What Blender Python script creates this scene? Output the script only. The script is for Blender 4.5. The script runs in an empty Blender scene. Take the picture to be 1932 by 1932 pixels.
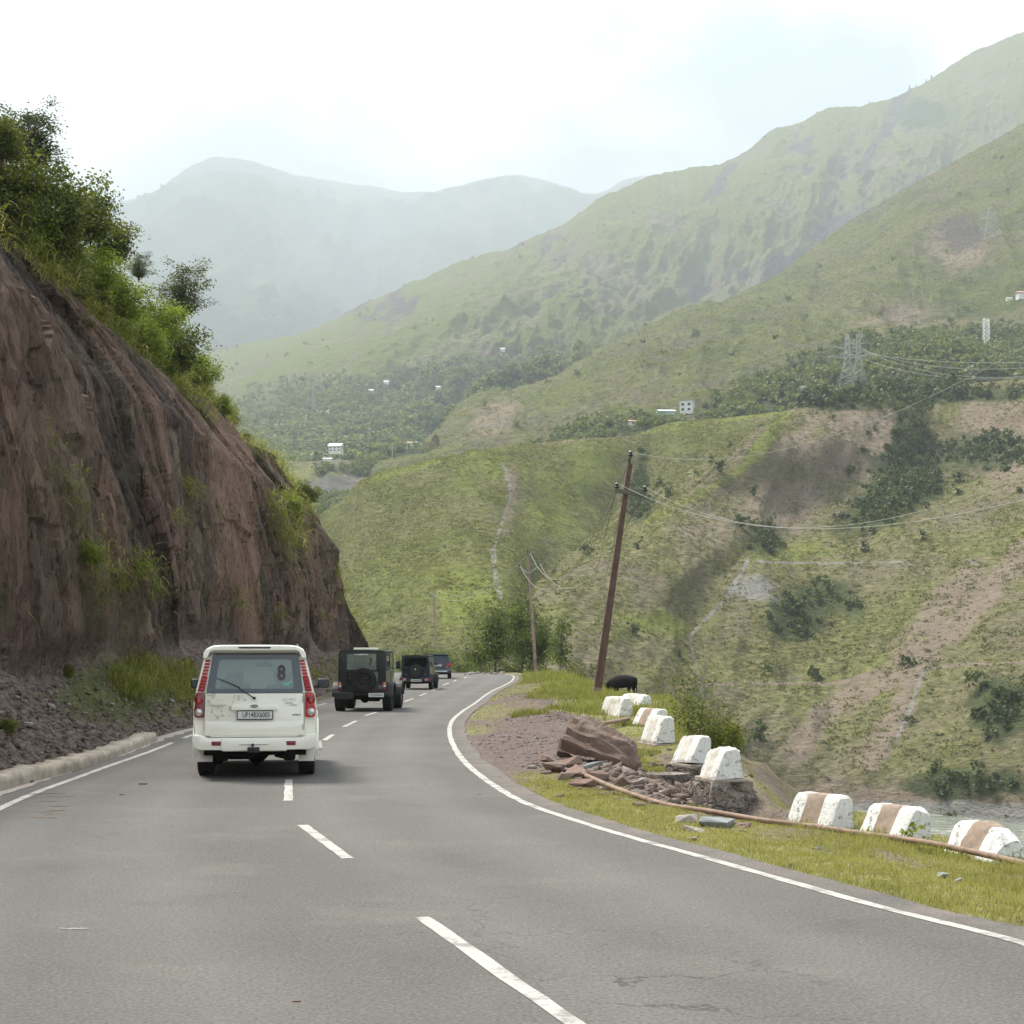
import bpy, bmesh, math, random
import numpy as np
from mathutils import Vector, Matrix

sc = bpy.context.scene
COL = sc.collection
R = math.radians
H_EYE = 1.87
# ---------------------------------------------------------------- camera
cam_d = bpy.data.cameras.new("camera")
cam = bpy.data.objects.new("camera", cam_d)
COL.objects.link(cam)
cam.location = (0, 0, H_EYE)
cam.rotation_euler = (R(90), 0, 0)
cam_d.sensor_width = 36.0
cam_d.sensor_height = 36.0
cam_d.lens = 36.0 * 3000 / 1932
cam_d.shift_y = 264 / 1932
cam_d.clip_start = 0.1
cam_d.clip_end = 60000
sc.camera = cam
# ---------------------------------------------------------------- sky
SUN_EL, SUN_AZ = R(58), R(-46)          # azimuth measured from +Y towards +X
world = bpy.data.worlds.new("World")
sc.world = world
world.use_nodes = True
wt = world.node_tree
wt.nodes.clear()
def wn(t, **k):
    n = wt.nodes.new(t)
    for a, b in k.items():
        setattr(n, a, b)
    return n
wo = wn('ShaderNodeOutputWorld')
wb = wn('ShaderNodeBackground')
sky = wn('ShaderNodeTexSky', sky_type='NISHITA')
sky.sun_disc = False
sky.sun_elevation = SUN_EL
sky.sun_rotation = SUN_AZ
sky.dust_density = 2.5
sky.air_density = 1.0
sky.altitude = 1200
tc = wn('ShaderNodeTexCoord')
sep = wn('ShaderNodeSeparateXYZ')
wt.links.new(tc.outputs['Generated'], sep.inputs[0])
mz = wn('ShaderNodeMath', operation='ADD'); mz.inputs[1].default_value = 0.22
wt.links.new(sep.outputs['Z'], mz.inputs[0])
dv = wn('ShaderNodeVectorMath', operation='DIVIDE')
cb = wn('ShaderNodeCombineXYZ')
wt.links.new(mz.outputs[0], cb.inputs[0]); wt.links.new(mz.outputs[0], cb.inputs[1])
cb.inputs[2].default_value = 1.0
wt.links.new(tc.outputs['Generated'], dv.inputs[0]); wt.links.new(cb.outputs[0], dv.inputs[1])
mp = wn('ShaderNodeMapping')
mp.inputs['Scale'].default_value = (-1.15, 0.9, 1.2)
mp.inputs['Location'].default_value = (3.05, 1.4, 0.3)
wt.links.new(dv.outputs[0], mp.inputs['Vector'])
cn = wn('ShaderNodeTexNoise')
cn.inputs['Scale'].default_value = 1.3
cn.inputs['Detail'].default_value = 9
cn.inputs['Roughness'].default_value = 0.55
cn.inputs['Distortion'].default_value = 0.25
wt.links.new(mp.outputs[0], cn.inputs['Vector'])
cr = wn('ShaderNodeValToRGB')
cr.color_ramp.elements[0].position = 0.44
cr.color_ramp.elements[0].color = (0.0, 0.0, 0.0, 1)
cr.color_ramp.elements[1].position = 0.53
cr.color_ramp.elements[1].color = (1, 1, 1, 1)
wt.links.new(cn.outputs['Fac'], cr.inputs[0])
cmx = wn('ShaderNodeMixRGB')
CLOUD_COL = (5.2, 5.15, 5.1, 1)
cmx.inputs[2].default_value = CLOUD_COL
wt.links.new(cr.outputs[0], cmx.inputs[0])
sdk = wn('ShaderNodeMixRGB', blend_type='MULTIPLY'); sdk.inputs[0].default_value = 1.0; sdk.inputs[2].default_value = (0.17, 0.26, 0.33, 1)
wt.links.new(sky.outputs[0], sdk.inputs[1]); wt.links.new(sdk.outputs[0], cmx.inputs[1])
wt.links.new(cmx.outputs[0], wb.inputs['Color'])
wb.inputs['Strength'].default_value = 0.12
wt.links.new(wb.outputs[0], wo.inputs['Surface'])
# ---------------------------------------------------------------- sun
sd = bpy.data.lights.new("sun", 'SUN')
sd.energy = 3.5
sd.angle = R(17)
sd.color = (1.0, 0.95, 0.86)
sun = bpy.data.objects.new("sun", sd)
COL.objects.link(sun)
sv = Vector((math.sin(SUN_AZ) * math.cos(SUN_EL), math.cos(SUN_AZ) * math.cos(SUN_EL), math.sin(SUN_EL)))
sun.rotation_euler = sv.to_track_quat('Z', 'Y').to_euler()
sun.location = (0, 0, 60)
sc.view_settings.view_transform = 'Standard'
sc.view_settings.look = 'None'
sc.view_settings.gamma = 1
sc.view_settings.exposure = 2.28
sc.render.engine = 'CYCLES'
sc.cycles.max_bounces = 7
sc.cycles.volume_bounces = 0
sc.cycles.transparent_max_bounces = 12
# ---------------------------------------------------------------- helpers
rng = np.random.RandomState(11)
F = 3000.0
def P(x, y, D):
    return ((x - 966) / F * D, D, H_EYE - (y - 1230) / F * D)
def PG(x, y, z=0.0):
    D = F * (H_EYE - z) / (y - 1230)
    return ((x - 966) / F * D, D, z)

_perm = np.random.RandomState(5).permutation(512)
_perm = np.concatenate([_perm, _perm, _perm])
_val = np.random.RandomState(6).rand(512)
def vnoise(x, y, z=0.0):
    x, y, z = np.broadcast_arrays(np.asarray(x, float), np.asarray(y, float), np.asarray(z, float))
    xi, yi, zi = np.floor(x).astype(int), np.floor(y).astype(int), np.floor(z).astype(int)
    fx, fy, fz = x - xi, y - yi, z - zi
    fx = fx * fx * (3 - 2 * fx); fy = fy * fy * (3 - 2 * fy); fz = fz * fz * (3 - 2 * fz)
    def h(a, b, c):
        return _val[_perm[(_perm[(_perm[a & 511] + b) & 511] + c) & 511]]
    def lp(a, b, t): return a + (b - a) * t
    r = lp(lp(lp(h(xi, yi, zi), h(xi + 1, yi, zi), fx), lp(h(xi, yi + 1, zi), h(xi + 1, yi + 1, zi), fx), fy),
           lp(lp(h(xi, yi, zi + 1), h(xi + 1, yi, zi + 1), fx), lp(h(xi, yi + 1, zi + 1), h(xi + 1, yi + 1, zi + 1), fx), fy), fz)
    return r * 2 - 1
def fbm(x, y, z=0.0, o=4, g=0.5):
    s = 0; a = 1; n = 0
    for i in range(o):
        f = 2 ** i
        s = s + a * vnoise(np.asarray(x) * f + 17 * i, np.asarray(y) * f + 31 * i, np.asarray(z) * f)
        n += a; a *= g
    return s / n
def ridged(x, y, z=0.0, o=4):
    s = 0; a = 1; n = 0
    for i in range(o):
        f = 2 ** i
        s = s + a * (1 - 2 * np.abs(vnoise(np.asarray(x) * f + 7 * i, np.asarray(y) * f + 3 * i, np.asarray(z) * f)))
        n += a; a *= 0.5
    return s / n
def sstep(a, b, x):
    t = np.clip((x - a) / (b - a), 0, 1)
    return t * t * (3 - 2 * t)

def mesh_np(name, V, quads=None, tris=None, smooth=False, mat=None, mats=None, fmat=None):
    V = np.asarray(V, np.float32).reshape(-1, 3)
    loops = []; starts = []; tot = []
    n = 0
    if quads is not None and len(quads):
        q = np.asarray(quads, np.int32).reshape(-1, 4)
        loops.append(q.ravel()); starts.append(np.arange(len(q)) * 4); tot.append(np.full(len(q), 4)); n = len(q) * 4
    if tris is not None and len(tris):
        t = np.asarray(tris, np.int32).reshape(-1, 3)
        loops.append(t.ravel()); starts.append(n + np.arange(len(t)) * 3); tot.append(np.full(len(t), 3))
    loops = np.concatenate(loops); starts = np.concatenate(starts); tot = np.concatenate(tot)
    m = bpy.data.meshes.new(name)
    m.vertices.add(len(V)); m.vertices.foreach_set('co', V.ravel())
    m.loops.add(len(loops)); m.loops.foreach_set('vertex_index', loops.astype(np.int32))
    m.polygons.add(len(starts)); m.polygons.foreach_set('loop_start', starts.astype(np.int32))
    m.polygons.foreach_set('loop_total', tot.astype(np.int32))
    if smooth:
        m.polygons.foreach_set('use_smooth', np.ones(len(starts), bool))
    if mat: m.materials.append(mat)
    if mats:
        for a in mats: m.materials.append(a)
    if fmat is not None: m.polygons.foreach_set('material_index', np.asarray(fmat, np.int32))
    m.update(calc_edges=True)
    m.validate()
    return m
def link(name, mesh, parent=None, loc=None, rot=None, scale=None):
    o = bpy.data.objects.new(name, mesh)
    COL.objects.link(o)
    if parent: o.parent = parent
    if loc is not None: o.location = loc
    if rot is not None: o.rotation_euler = rot
    if scale is not None: o.scale = scale if hasattr(scale, '__len__') else (scale,) * 3
    return o
def tag(o, label=None, cat=None, group=None, kind=None):
    if label: o['label'] = label
    if cat: o['category'] = cat
    if group: o['group'] = group
    if kind: o['kind'] = kind
    return o
def thing(name, label, cat, loc=(0, 0, 0), rz=0, group=None):
    o = bpy.data.objects.new(name, None); COL.objects.link(o)
    o.empty_display_size = 0.3
    o.location = loc; o.rotation_euler = (0, 0, rz)
    return tag(o, label, cat, group)
def dup(root, loc, rot=(0, 0, 0), scale=1.0, label=None, group=None):
    r = root.copy(); COL.objects.link(r)
    r.location = loc; r.rotation_euler = rot; r.scale = (scale,) * 3 if not hasattr(scale, '__len__') else scale
    if label: r['label'] = label
    if group: r['group'] = group
    for ch in list(root.children):
        c = ch.copy(); COL.objects.link(c); c.parent = r
        for g in ch.children:
            d = g.copy(); COL.objects.link(d); d.parent = c
    return r

class MB:
    """collects primitives (verts, faces) into ONE mesh"""
    def __init__(s): s.v = []; s.f = []
    def add(s, vs, fs, M=None):
        k = len(s.v)
        for p in vs:
            s.v.append(tuple(M @ Vector(p)) if M is not None else tuple(p))
        for f in fs: s.f.append([i + k for i in f])
        return s
    def bm(s, b, M=None):
        b.verts.ensure_lookup_table()
        s.add([tuple(v.co) for v in b.verts], [[v.index for v in f.verts] for f in b.faces], M)
        b.free(); return s
    def box(s, c, d, bev=0.0, M=None, taper=None, seg=2):
        b = bmesh.new()
        bmesh.ops.create_cube(b, size=1)
        for v in b.verts:
            v.co = Vector((v.co.x * d[0], v.co.y * d[1], v.co.z * d[2]))
            if taper and v.co.z > 0:
                v.co.x *= taper[0]; v.co.y *= taper[1]
            v.co += Vector(c)
        if bev > 0:
            bmesh.ops.bevel(b, geom=b.edges[:], offset=bev, segments=seg, affect='EDGES', profile=0.6)
        b.verts.index_update()
        return s.bm(b, M)
    def tube(s, pts, r, n=8, cap=True):
        pts = [Vector(p) for p in pts]
        rs = r if hasattr(r, '__len__') else [r] * len(pts)
        k = len(s.v); up = Vector((0, 0, 1))
        prev = None
        for i, p in enumerate(pts):
            d = (pts[min(i + 1, len(pts) - 1)] - pts[max(i - 1, 0)])
            if d.length < 1e-9: d = Vector((0, 0, 1))
            d.normalize()
            if prev is None:
                a = d.cross(up if abs(d.z) < 0.95 else Vector((1, 0, 0))).normalized()
            else:
                a = (prev - d * prev.dot(d)).normalized()
            prev = a
            b = d.cross(a)
            for j in range(n):
                t = 2 * math.pi * j / n
                s.v.append(tuple(p + (a * math.cos(t) + b * math.sin(t)) * rs[i]))
        for i in range(len(pts) - 1):
            for j in range(n):
                s.f.append([k + i * n + j, k + i * n + (j + 1) % n, k + (i + 1) * n + (j + 1) % n, k + (i + 1) * n + j])
        if cap:
            s.f.append([k + j for j in range(n)][::-1])
            s.f.append([k + (len(pts) - 1) * n + j for j in range(n)])
        return s
    def prism(s, poly, y0, y1, axis='y', bev=0.0, M=None):
        """poly in (x,z) extruded in y (or (y,z) extruded in x)"""
        b = bmesh.new()
        n = len(poly)
        def mk(u, w, e):
            return (u, e, w) if axis == 'y' else ((e, u, w) if axis == 'x' else (u, w, e))
        A = [b.verts.new(mk(u, w, y0)) for u, w in poly]
        B = [b.verts.new(mk(u, w, y1)) for u, w in poly]
        b.faces.new(A); b.faces.new(B[::-1])
        for i in range(n):
            b.faces.new([A[i], B[i], B[(i + 1) % n], A[(i + 1) % n]])
        bmesh.ops.recalc_face_normals(b, faces=b.faces[:])
        if bev > 0:
            bmesh.ops.bevel(b, geom=b.edges[:], offset=bev, segments=2, affect='EDGES', profile=0.6)
        b.verts.index_update()
        return s.bm(b, M)
    def loft(s, secs, cap=True):
        """secs: list of closed 3D loops with equal counts"""
        k = len(s.v); n = len(secs[0])
        for q in secs: s.v.extend([tuple(p) for p in q])
        for i in range(len(secs) - 1):
            for j in range(n):
                s.f.append([k + i * n + j, k + (i + 1) * n + j, k + (i + 1) * n + (j + 1) % n, k + i * n + (j + 1) % n])
        if cap:
            s.f.append([k + j for j in range(n)])
            s.f.append([k + (len(secs) - 1) * n + j for j in range(n)][::-1])
        return s
    def lathe(s, prof, c, axis='x', n=28, M=None):
        """prof: (offset along axis, radius) closed"""
        vs = []; fs = []
        m = len(prof)
        for j in range(n):
            t = 2 * math.pi * j / n
            for a, r in prof:
                u, w = r * math.cos(t), r * math.sin(t)
                p = (a, u, w) if axis == 'x' else ((u, a, w) if axis == 'y' else (u, w, a))
                vs.append((p[0] + c[0], p[1] + c[1], p[2] + c[2]))
        for j in range(n):
            for i in range(m):
                fs.append([j * m + i, ((j + 1) % n) * m + i, ((j + 1) % n) * m + (i + 1) % m, j * m + (i + 1) % m])
        return s.add(vs, fs, M)
    def build(s, name, mat=None, parent=None, smooth=False, angle=None, loc=None, rz=None):
        m = bpy.data.meshes.new(name)
        m.from_pydata(s.v, [], s.f)
        b = bmesh.new(); b.from_mesh(m)
        bmesh.ops.recalc_face_normals(b, faces=b.faces[:])
        b.to_mesh(m); b.free()
        if mat: m.materials.append(mat)
        m.update()
        if smooth or angle:
            m.polygons.foreach_set('use_smooth', [True] * len(m.polygons))
            m.set_sharp_from_angle(angle=R(angle or 35))
        o = link(name, m, parent, loc)
        if rz is not None: o.rotation_euler = (0, 0, rz)
        return o

def text_obj(name, body, size, loc, rot, mat, parent=None, ext=0.002, bold=0.0, sx=1.0, shear=0.0, align='CENTER'):
    cu = bpy.data.curves.new(name, 'FONT')
    cu.body = body; cu.size = size; cu.extrude = ext; cu.offset = bold; cu.shear = shear
    cu.align_x = align; cu.align_y = 'CENTER'; cu.resolution_u = 3
    t = bpy.data.objects.new("tmp_text", cu); COL.objects.link(t)
    bpy.context.view_layer.update()
    dg = bpy.context.evaluated_depsgraph_get()
    me = bpy.data.meshes.new_from_object(t.evaluated_get(dg))
    bpy.data.objects.remove(t); bpy.data.curves.remove(cu)
    me.materials.clear(); me.materials.append(mat)
    o = link(name, me, parent, loc, rot, (sx, 1, 1))
    return o

# ---------------------------------------------------------------- materials
def nmat(name):
    m = bpy.data.materials.new(name); m.use_nodes = True
    nt = m.node_tree; nt.nodes.clear()
    out = nt.nodes.new('ShaderNodeOutputMaterial')
    b = nt.nodes.new('ShaderNodeBsdfPrincipled')
    nt.links.new(b.outputs[0], out.inputs['Surface'])
    return m, nt, b, out
def N(nt, t, inp=None, **k):
    n = nt.nodes.new(t)
    for a, b in k.items(): setattr(n, a, b)
    if inp:
        for a, b in inp.items():
            if isinstance(b, bpy.types.NodeSocket): nt.links.new(b, n.inputs[a])
            else: n.inputs[a].default_value = b
    return n
def rgba(c): return (c[0], c[1], c[2], 1)
def ramp(nt, fac, stops):
    n = nt.nodes.new('ShaderNodeValToRGB')
    e = n.color_ramp.elements
    while len(e) < len(stops): e.new(0.5)
    for i, (p, c) in enumerate(stops):
        e[i].position = p; e[i].color = rgba(c) if hasattr(c, '__len__') else (c, c, c, 1)
    nt.links.new(fac, n.inputs[0])
    return n.outputs[0]
def noise(nt, vec, scale, detail=5, rough=0.55, dist=0.0, map_=None):
    if map_:
        mp_ = N(nt, 'ShaderNodeMapping', {'Scale': map_}); nt.links.new(vec, mp_.inputs['Vector']); vec = mp_.outputs[0]
    n = N(nt, 'ShaderNodeTexNoise', {'Scale': scale, 'Detail': detail, 'Roughness': rough, 'Distortion': dist})
    nt.links.new(vec, n.inputs['Vector'])
    return n.outputs['Fac']
def mixc(nt, fac, a, b, blend='MIX'):
    n = nt.nodes.new('ShaderNodeMixRGB'); n.blend_type = blend
    for i, v in enumerate((fac, a, b)):
        if isinstance(v, bpy.types.NodeSocket): nt.links.new(v, n.inputs[i])
        elif hasattr(v, '__len__'): n.inputs[i].default_value = rgba(v)
        else: n.inputs[i].default_value = v
    return n.outputs[0]
def bump(nt, b, h, strength, dist):
    n = N(nt, 'ShaderNodeBump', {'Strength': strength, 'Distance': dist, 'Height': h})
    nt.links.new(n.outputs[0], b.inputs['Normal'])
    return n
def paint(name, col, rough=0.4, metal=0.0, var=0.12, scale=6.0, coat=0.0, spec=0.5, bumps=0.0, dirt=None):
    m, nt, b, out = nmat(name)
    tcn = N(nt, 'ShaderNodeTexCoord')
    f = noise(nt, tcn.outputs['Object'], scale, 4)
    c = ramp(nt, f, [(0.3, [x * (1 - var) for x in col]), (0.7, [min(1, x * (1 + var)) for x in col])])
    if dirt:
        g = N(nt, 'ShaderNodeSeparateXYZ'); nt.links.new(tcn.outputs['Object'], g.inputs[0])
        f2 = noise(nt, tcn.outputs['Object'], 9, 5)
        am = N(nt, 'ShaderNodeMath', {0: g.outputs['Z'], 1: -1.1}, operation='MULTIPLY')
        ad = N(nt, 'ShaderNodeMath', {0: am.outputs[0], 1: f2}, operation='ADD')
        fc = ramp(nt, ad.outputs[0], [(0.0, 0.0), (0.45, 0.35)])
        c = mixc(nt, fc, c, dirt)
    nt.links.new(c, b.inputs['Base Color'])
    b.inputs['Roughness'].default_value = rough
    b.inputs['Metallic'].default_value = metal
    b.inputs['Coat Weight'].default_value = coat
    b.inputs['Specular IOR Level'].default_value = spec
    if bumps: bump(nt, b, noise(nt, tcn.outputs['Object'], scale * 6, 4), bumps, 0.01)
    return m
def glass(name, tint=(0.6, 0.65, 0.66), refl=0.12, op=0.0, opc=(0.4, 0.45, 0.45)):
    m = bpy.data.materials.new(name); m.use_nodes = True
    nt = m.node_tree; nt.nodes.clear()
    out = nt.nodes.new('ShaderNodeOutputMaterial')
    t = N(nt, 'ShaderNodeBsdfTransparent', {'Color': rgba(tint)})
    g = N(nt, 'ShaderNodeBsdfGlossy', {'Roughness': 0.03, 'Color': (0.9, 0.95, 1, 1)})
    d = N(nt, 'ShaderNodeBsdfDiffuse', {'Color': rgba(opc)})
    lw = N(nt, 'ShaderNodeFresnel', {'IOR': 1.5})
    ad = N(nt, 'ShaderNodeMath', {0: lw.outputs[0], 1: refl}, operation='ADD')
    m1 = N(nt, 'ShaderNodeMixShader', {0: op}); nt.links.new(t.outputs[0], m1.inputs[1]); nt.links.new(d.outputs[0], m1.inputs[2])
    m2 = N(nt, 'ShaderNodeMixShader'); nt.links.new(ad.outputs[0], m2.inputs[0])
    nt.links.new(m1.outputs[0], m2.inputs[1]); nt.links.new(g.outputs[0], m2.inputs[2])
    nt.links.new(m2.outputs[0], out.inputs['Surface'])
    return m
# ================================================================ TERRAIN
def lerp_poly(pts, x):
    pts = np.array(pts, float)
    return np.interp(x, pts[:, 0], pts[:, 1])
# --- road edge lines (depth -> X)
LEFT_LINE = [(-12, -1.0), (0, -2.2), (6, -3.2), (10, -4.3), (14, -5.2), (19.3, -6.15), (24.2, -6.5), (30, -6.8), (36, -7.2), (48, -6.9), (60, -6.75), (80, -7.0),
             (97, -7.3), (112, -8.2), (125, -10.5), (135, -15.0), (142, -24), (146, -40)]
RIGHT_LINE = [(-12, 8.2), (0, 5.5), (6, 4.1), (9, 3.5), (10.2, 3.28), (11.4, 2.79), (12.9, 2.27), (14.76, 1.64), (16.17, 1.15), (17.4, 0.77), (19.5, 0.2), (22.4, -0.27), (26.7, -0.77), (32.1, -1.19),
              (37.4, -1.47), (43, -1.62), (50, -1.56), (58, -1.35), (66, -1.2), (76, -0.95), (90, -0.4), (100, -0.07), (112, 0.1), (122, 0.1), (130, -0.35), (135, -1.6), (138.5, -4.0), (141, -8), (144, -14), (150, -24), (156, -40)]
def smooth_line(pts, n=400):
    pts = np.array(pts, float)
    d = np.concatenate([[0], np.cumsum(np.hypot(np.diff(pts[:, 0]), np.diff(pts[:, 1])))])
    # catmull-rom through points, parameterised by arc length
    t = np.linspace(0, d[-1], n)
    out = np.zeros((n, 2))
    for k in range(2):
        y = pts[:, k]
        m = np.gradient(y, d)
        i = np.clip(np.searchsorted(d, t, 'right') - 1, 0, len(d) - 2)
        h = d[i + 1] - d[i]; u = (t - d[i]) / h
        out[:, k] = (2*u**3-3*u**2+1)*y[i] + (u**3-2*u**2+u)*h*m[i] + (-2*u**3+3*u**2)*y[i+1] + (u**3-u**2)*h*m[i+1]
    return out                      # columns: depth, X
LL = smooth_line(LEFT_LINE, 520)
RL = smooth_line(RIGHT_LINE, 520)
def offs(line, o):
    """offset a (depth,X) line sideways by o metres (positive = to the right of travel)"""
    t = np.gradient(line, axis=0); t /= np.linalg.norm(t, axis=1)[:, None]
    nrm = np.stack([-t[:, 1], t[:, 0]], 1)
    return line + nrm * o
def strip(name, a, b, z, mat, za=None):
    n = len(a)
    V = np.zeros((n, 2, 3)); V[:, 0, 0] = a[:, 1]; V[:, 0, 1] = a[:, 0]; V[:, 1, 0] = b[:, 1]; V[:, 1, 1] = b[:, 0]; V[:, :, 2] = z
    i = np.arange(n - 1)
    q = np.stack([2*i, 2*i+1, 2*i+3, 2*i+2], 1)
    return mesh_np(name, V, q, mat=mat)
def road_mesh(a, b, mat):
    n, m = len(a), 13
    f = np.linspace(0, 1, m)[None, :, None]
    P2 = a[:, None, :] * (1 - f) + b[:, None, :] * f
    V = np.zeros((n, m, 3)); V[..., 0] = P2[..., 1]; V[..., 1] = P2[..., 0]
    i = np.arange(n - 1)[:, None] * m + np.arange(m - 1)[None, :]
    me = mesh_np('road', V, np.stack([i, i + 1, i + m + 1, i + m], -1).reshape(-1, 4), mat=mat)
    at = me.attributes.new('lat', 'FLOAT', 'POINT'); at.data.foreach_set('value', np.broadcast_to(f[..., 0], (n, m)).ravel().astype(np.float32))
    return me

# ---- asphalt
def m_asphalt():
    m, nt, b, out = nmat('asphalt')
    g = N(nt, 'ShaderNodeNewGeometry').outputs['Position']
    big = noise(nt, g, 0.22, 4)
    c = ramp(nt, big, [(0.3, (0.088, 0.083, 0.076)), (0.7, (0.124, 0.117, 0.107))])
    streak = noise(nt, g, 1.0, 3, map_=(2.2, 0.10, 1))
    c = mixc(nt, ramp(nt, streak, [(0.5, 0.0), (0.75, 0.22)]), c, (0.075, 0.070, 0.066))
    la = N(nt, 'ShaderNodeAttribute', attribute_name='lat').outputs['Fac']
    lw = N(nt, 'ShaderNodeMath', {0: noise(nt, g, 0.25, 3), 1: 0.05}, operation='MULTIPLY')
    l2 = N(nt, 'ShaderNodeMath', {0: la, 1: lw.outputs[0]}, operation='ADD').outputs[0]
    tr = ramp(nt, l2, [(0.10, 0.0), (0.17, 1.0), (0.24, 0.1), (0.36, 1.0), (0.44, 0.0), (0.54, 0.05), (0.62, 1.0), (0.70, 0.1), (0.82, 1.0), (0.9, 0.0)])
    c = mixc(nt, N(nt, 'ShaderNodeMath', {0: tr, 1: 0.26}, operation='MULTIPLY').outputs[0], c, (0.215, 0.205, 0.19))
    pt = noise(nt, g, 0.6, 6, 0.65)
    c = mixc(nt, ramp(nt, pt, [(0.54, 0.0), (0.68, 0.55)]), c, (0.175, 0.160, 0.143))
    ed = ramp(nt, la, [(0.0, 1.0), (0.075, 0.0), (0.93, 0.0), (0.985, 1.0)])
    em = N(nt, 'ShaderNodeMath', {0: ed, 1: ramp(nt, noise(nt, g, 1.6, 6, 0.7), [(0.38, 0.1), (0.6, 0.85)])}, operation='MULTIPLY').outputs[0]
    c = mixc(nt, em, c, (0.20, 0.165, 0.14))
    c = mixc(nt, ramp(nt, pt, [(0.30, 0.4), (0.42, 0.0)]), c, (0.062, 0.059, 0.056))
    v = N(nt, 'ShaderNodeTexVoronoi', {'Scale': 70.0}); nt.links.new(g, v.inputs['Vector'])
    c = mixc(nt, ramp(nt, v.outputs['Color'], [(0.45, 0.0), (0.95, 0.5)]), c, (0.19, 0.18, 0.175))
    fine = noise(nt, g, 38, 3)
    c = mixc(nt, ramp(nt, fine, [(0.35, 0.55), (0.6, 0.0)]), c, (0.048, 0.046, 0.045))
    # thin cracks
    vc = N(nt, 'ShaderNodeTexVoronoi', {'Scale': 0.55}, feature='DISTANCE_TO_EDGE')
    wv = N(nt, 'ShaderNodeTexNoise', {'Scale': 2.5, 'Detail': 5})
    nt.links.new(g, wv.inputs['Vector'])
    ad = N(nt, 'ShaderNodeVectorMath', {0: g, 1: wv.outputs['Color']}, operation='ADD')
    nt.links.new(ad.outputs[0], vc.inputs['Vector'])
    cm = noise(nt, g, 0.16, 2)
    ck = N(nt, 'ShaderNodeMath', {0: ramp(nt, vc.outputs['Distance'], [(0.0, 1.0), (0.011, 0.0)]), 1: ramp(nt, cm, [(0.51, 0.0), (0.60, 0.7)])}, operation='MULTIPLY')
    c = mixc(nt, ck.outputs[0], c, (0.03, 0.028, 0.027))
    nt.links.new(c, b.inputs['Base Color'])
    b.inputs['Roughness'].default_value = 0.88
    b.inputs['Specular IOR Level'].default_value = 0.25
    bump(nt, b, fine, 0.5, 0.02)
    return m
M_ASPH = m_asphalt()
def m_line():
    m, nt, b, out = nmat('road_paint')
    g = N(nt, 'ShaderNodeNewGeometry').outputs['Position']
    f = noise(nt, g, 30, 5)
    c = ramp(nt, f, [(0.3, (0.28, 0.265, 0.245)), (0.5, (0.40, 0.385, 0.355))])
    w = noise(nt, g, 3.0, 6, 0.7)
    c = mixc(nt, ramp(nt, w, [(0.40, 0.85), (0.50, 0.0)]), c, (0.17, 0.16, 0.15))
    w3_ = noise(nt, g, 14.0, 5, 0.75)
    c = mixc(nt, ramp(nt, w3_, [(0.36, 0.7), (0.43, 0.0)]), c, (0.13, 0.125, 0.12))
    nt.links.new(c, b.inputs['Base Color']); b.inputs['Roughness'].default_value = 0.8
    return m
M_LINE = m_line()
sel = (LL[:, 0] > -13)
road_a, road_b = offs(LL, -0.55), offs(RL, 0.38)
# wobble outer asphalt edge
wob = 0.07 * fbm(road_b[:, 0] * 1.3, road_b[:, 1] * 1.3, o=3)
road_b = road_b + np.stack([wob * 0.3, wob], 1)
tag(link('road', road_mesh(road_a, road_b, M_ASPH)), kind='structure')
def line_strip(name, ctr, w, z=0.004, wear=0.0):
    a, b = offs(ctr, -w / 2), offs(ctr, w / 2)
    if wear:
        a[:, 1] += wear * fbm(a[:, 0] * 3, 0, o=3); b[:, 1] += wear * fbm(b[:, 0] * 3, 5.5, o=3)
    return strip(name, a, b, z, M_LINE)
RLf = smooth_line(RIGHT_LINE[:-4], 900)
tag(link('edge_line_right', line_strip('edge_line_right', RLf, 0.108, wear=0.014)), kind='structure')
LLa = LL[(LL[:, 0] < 33.0)]
tag(link('edge_line_left', line_strip('edge_line_left', LLa, 0.108, wear=0.012)), kind='structure')
for k, (d0, d1) in enumerate([(34.2, 37.5), (39, 45), (50, 58), (62, 72), (80, 99)]):
    seg = LL[(LL[:, 0] > d0) & (LL[:, 0] < d1)]
    tag(link('edge_line_left', line_strip('edge_line_left', seg, 0.12, wear=0.03)), kind='structure')
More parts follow.
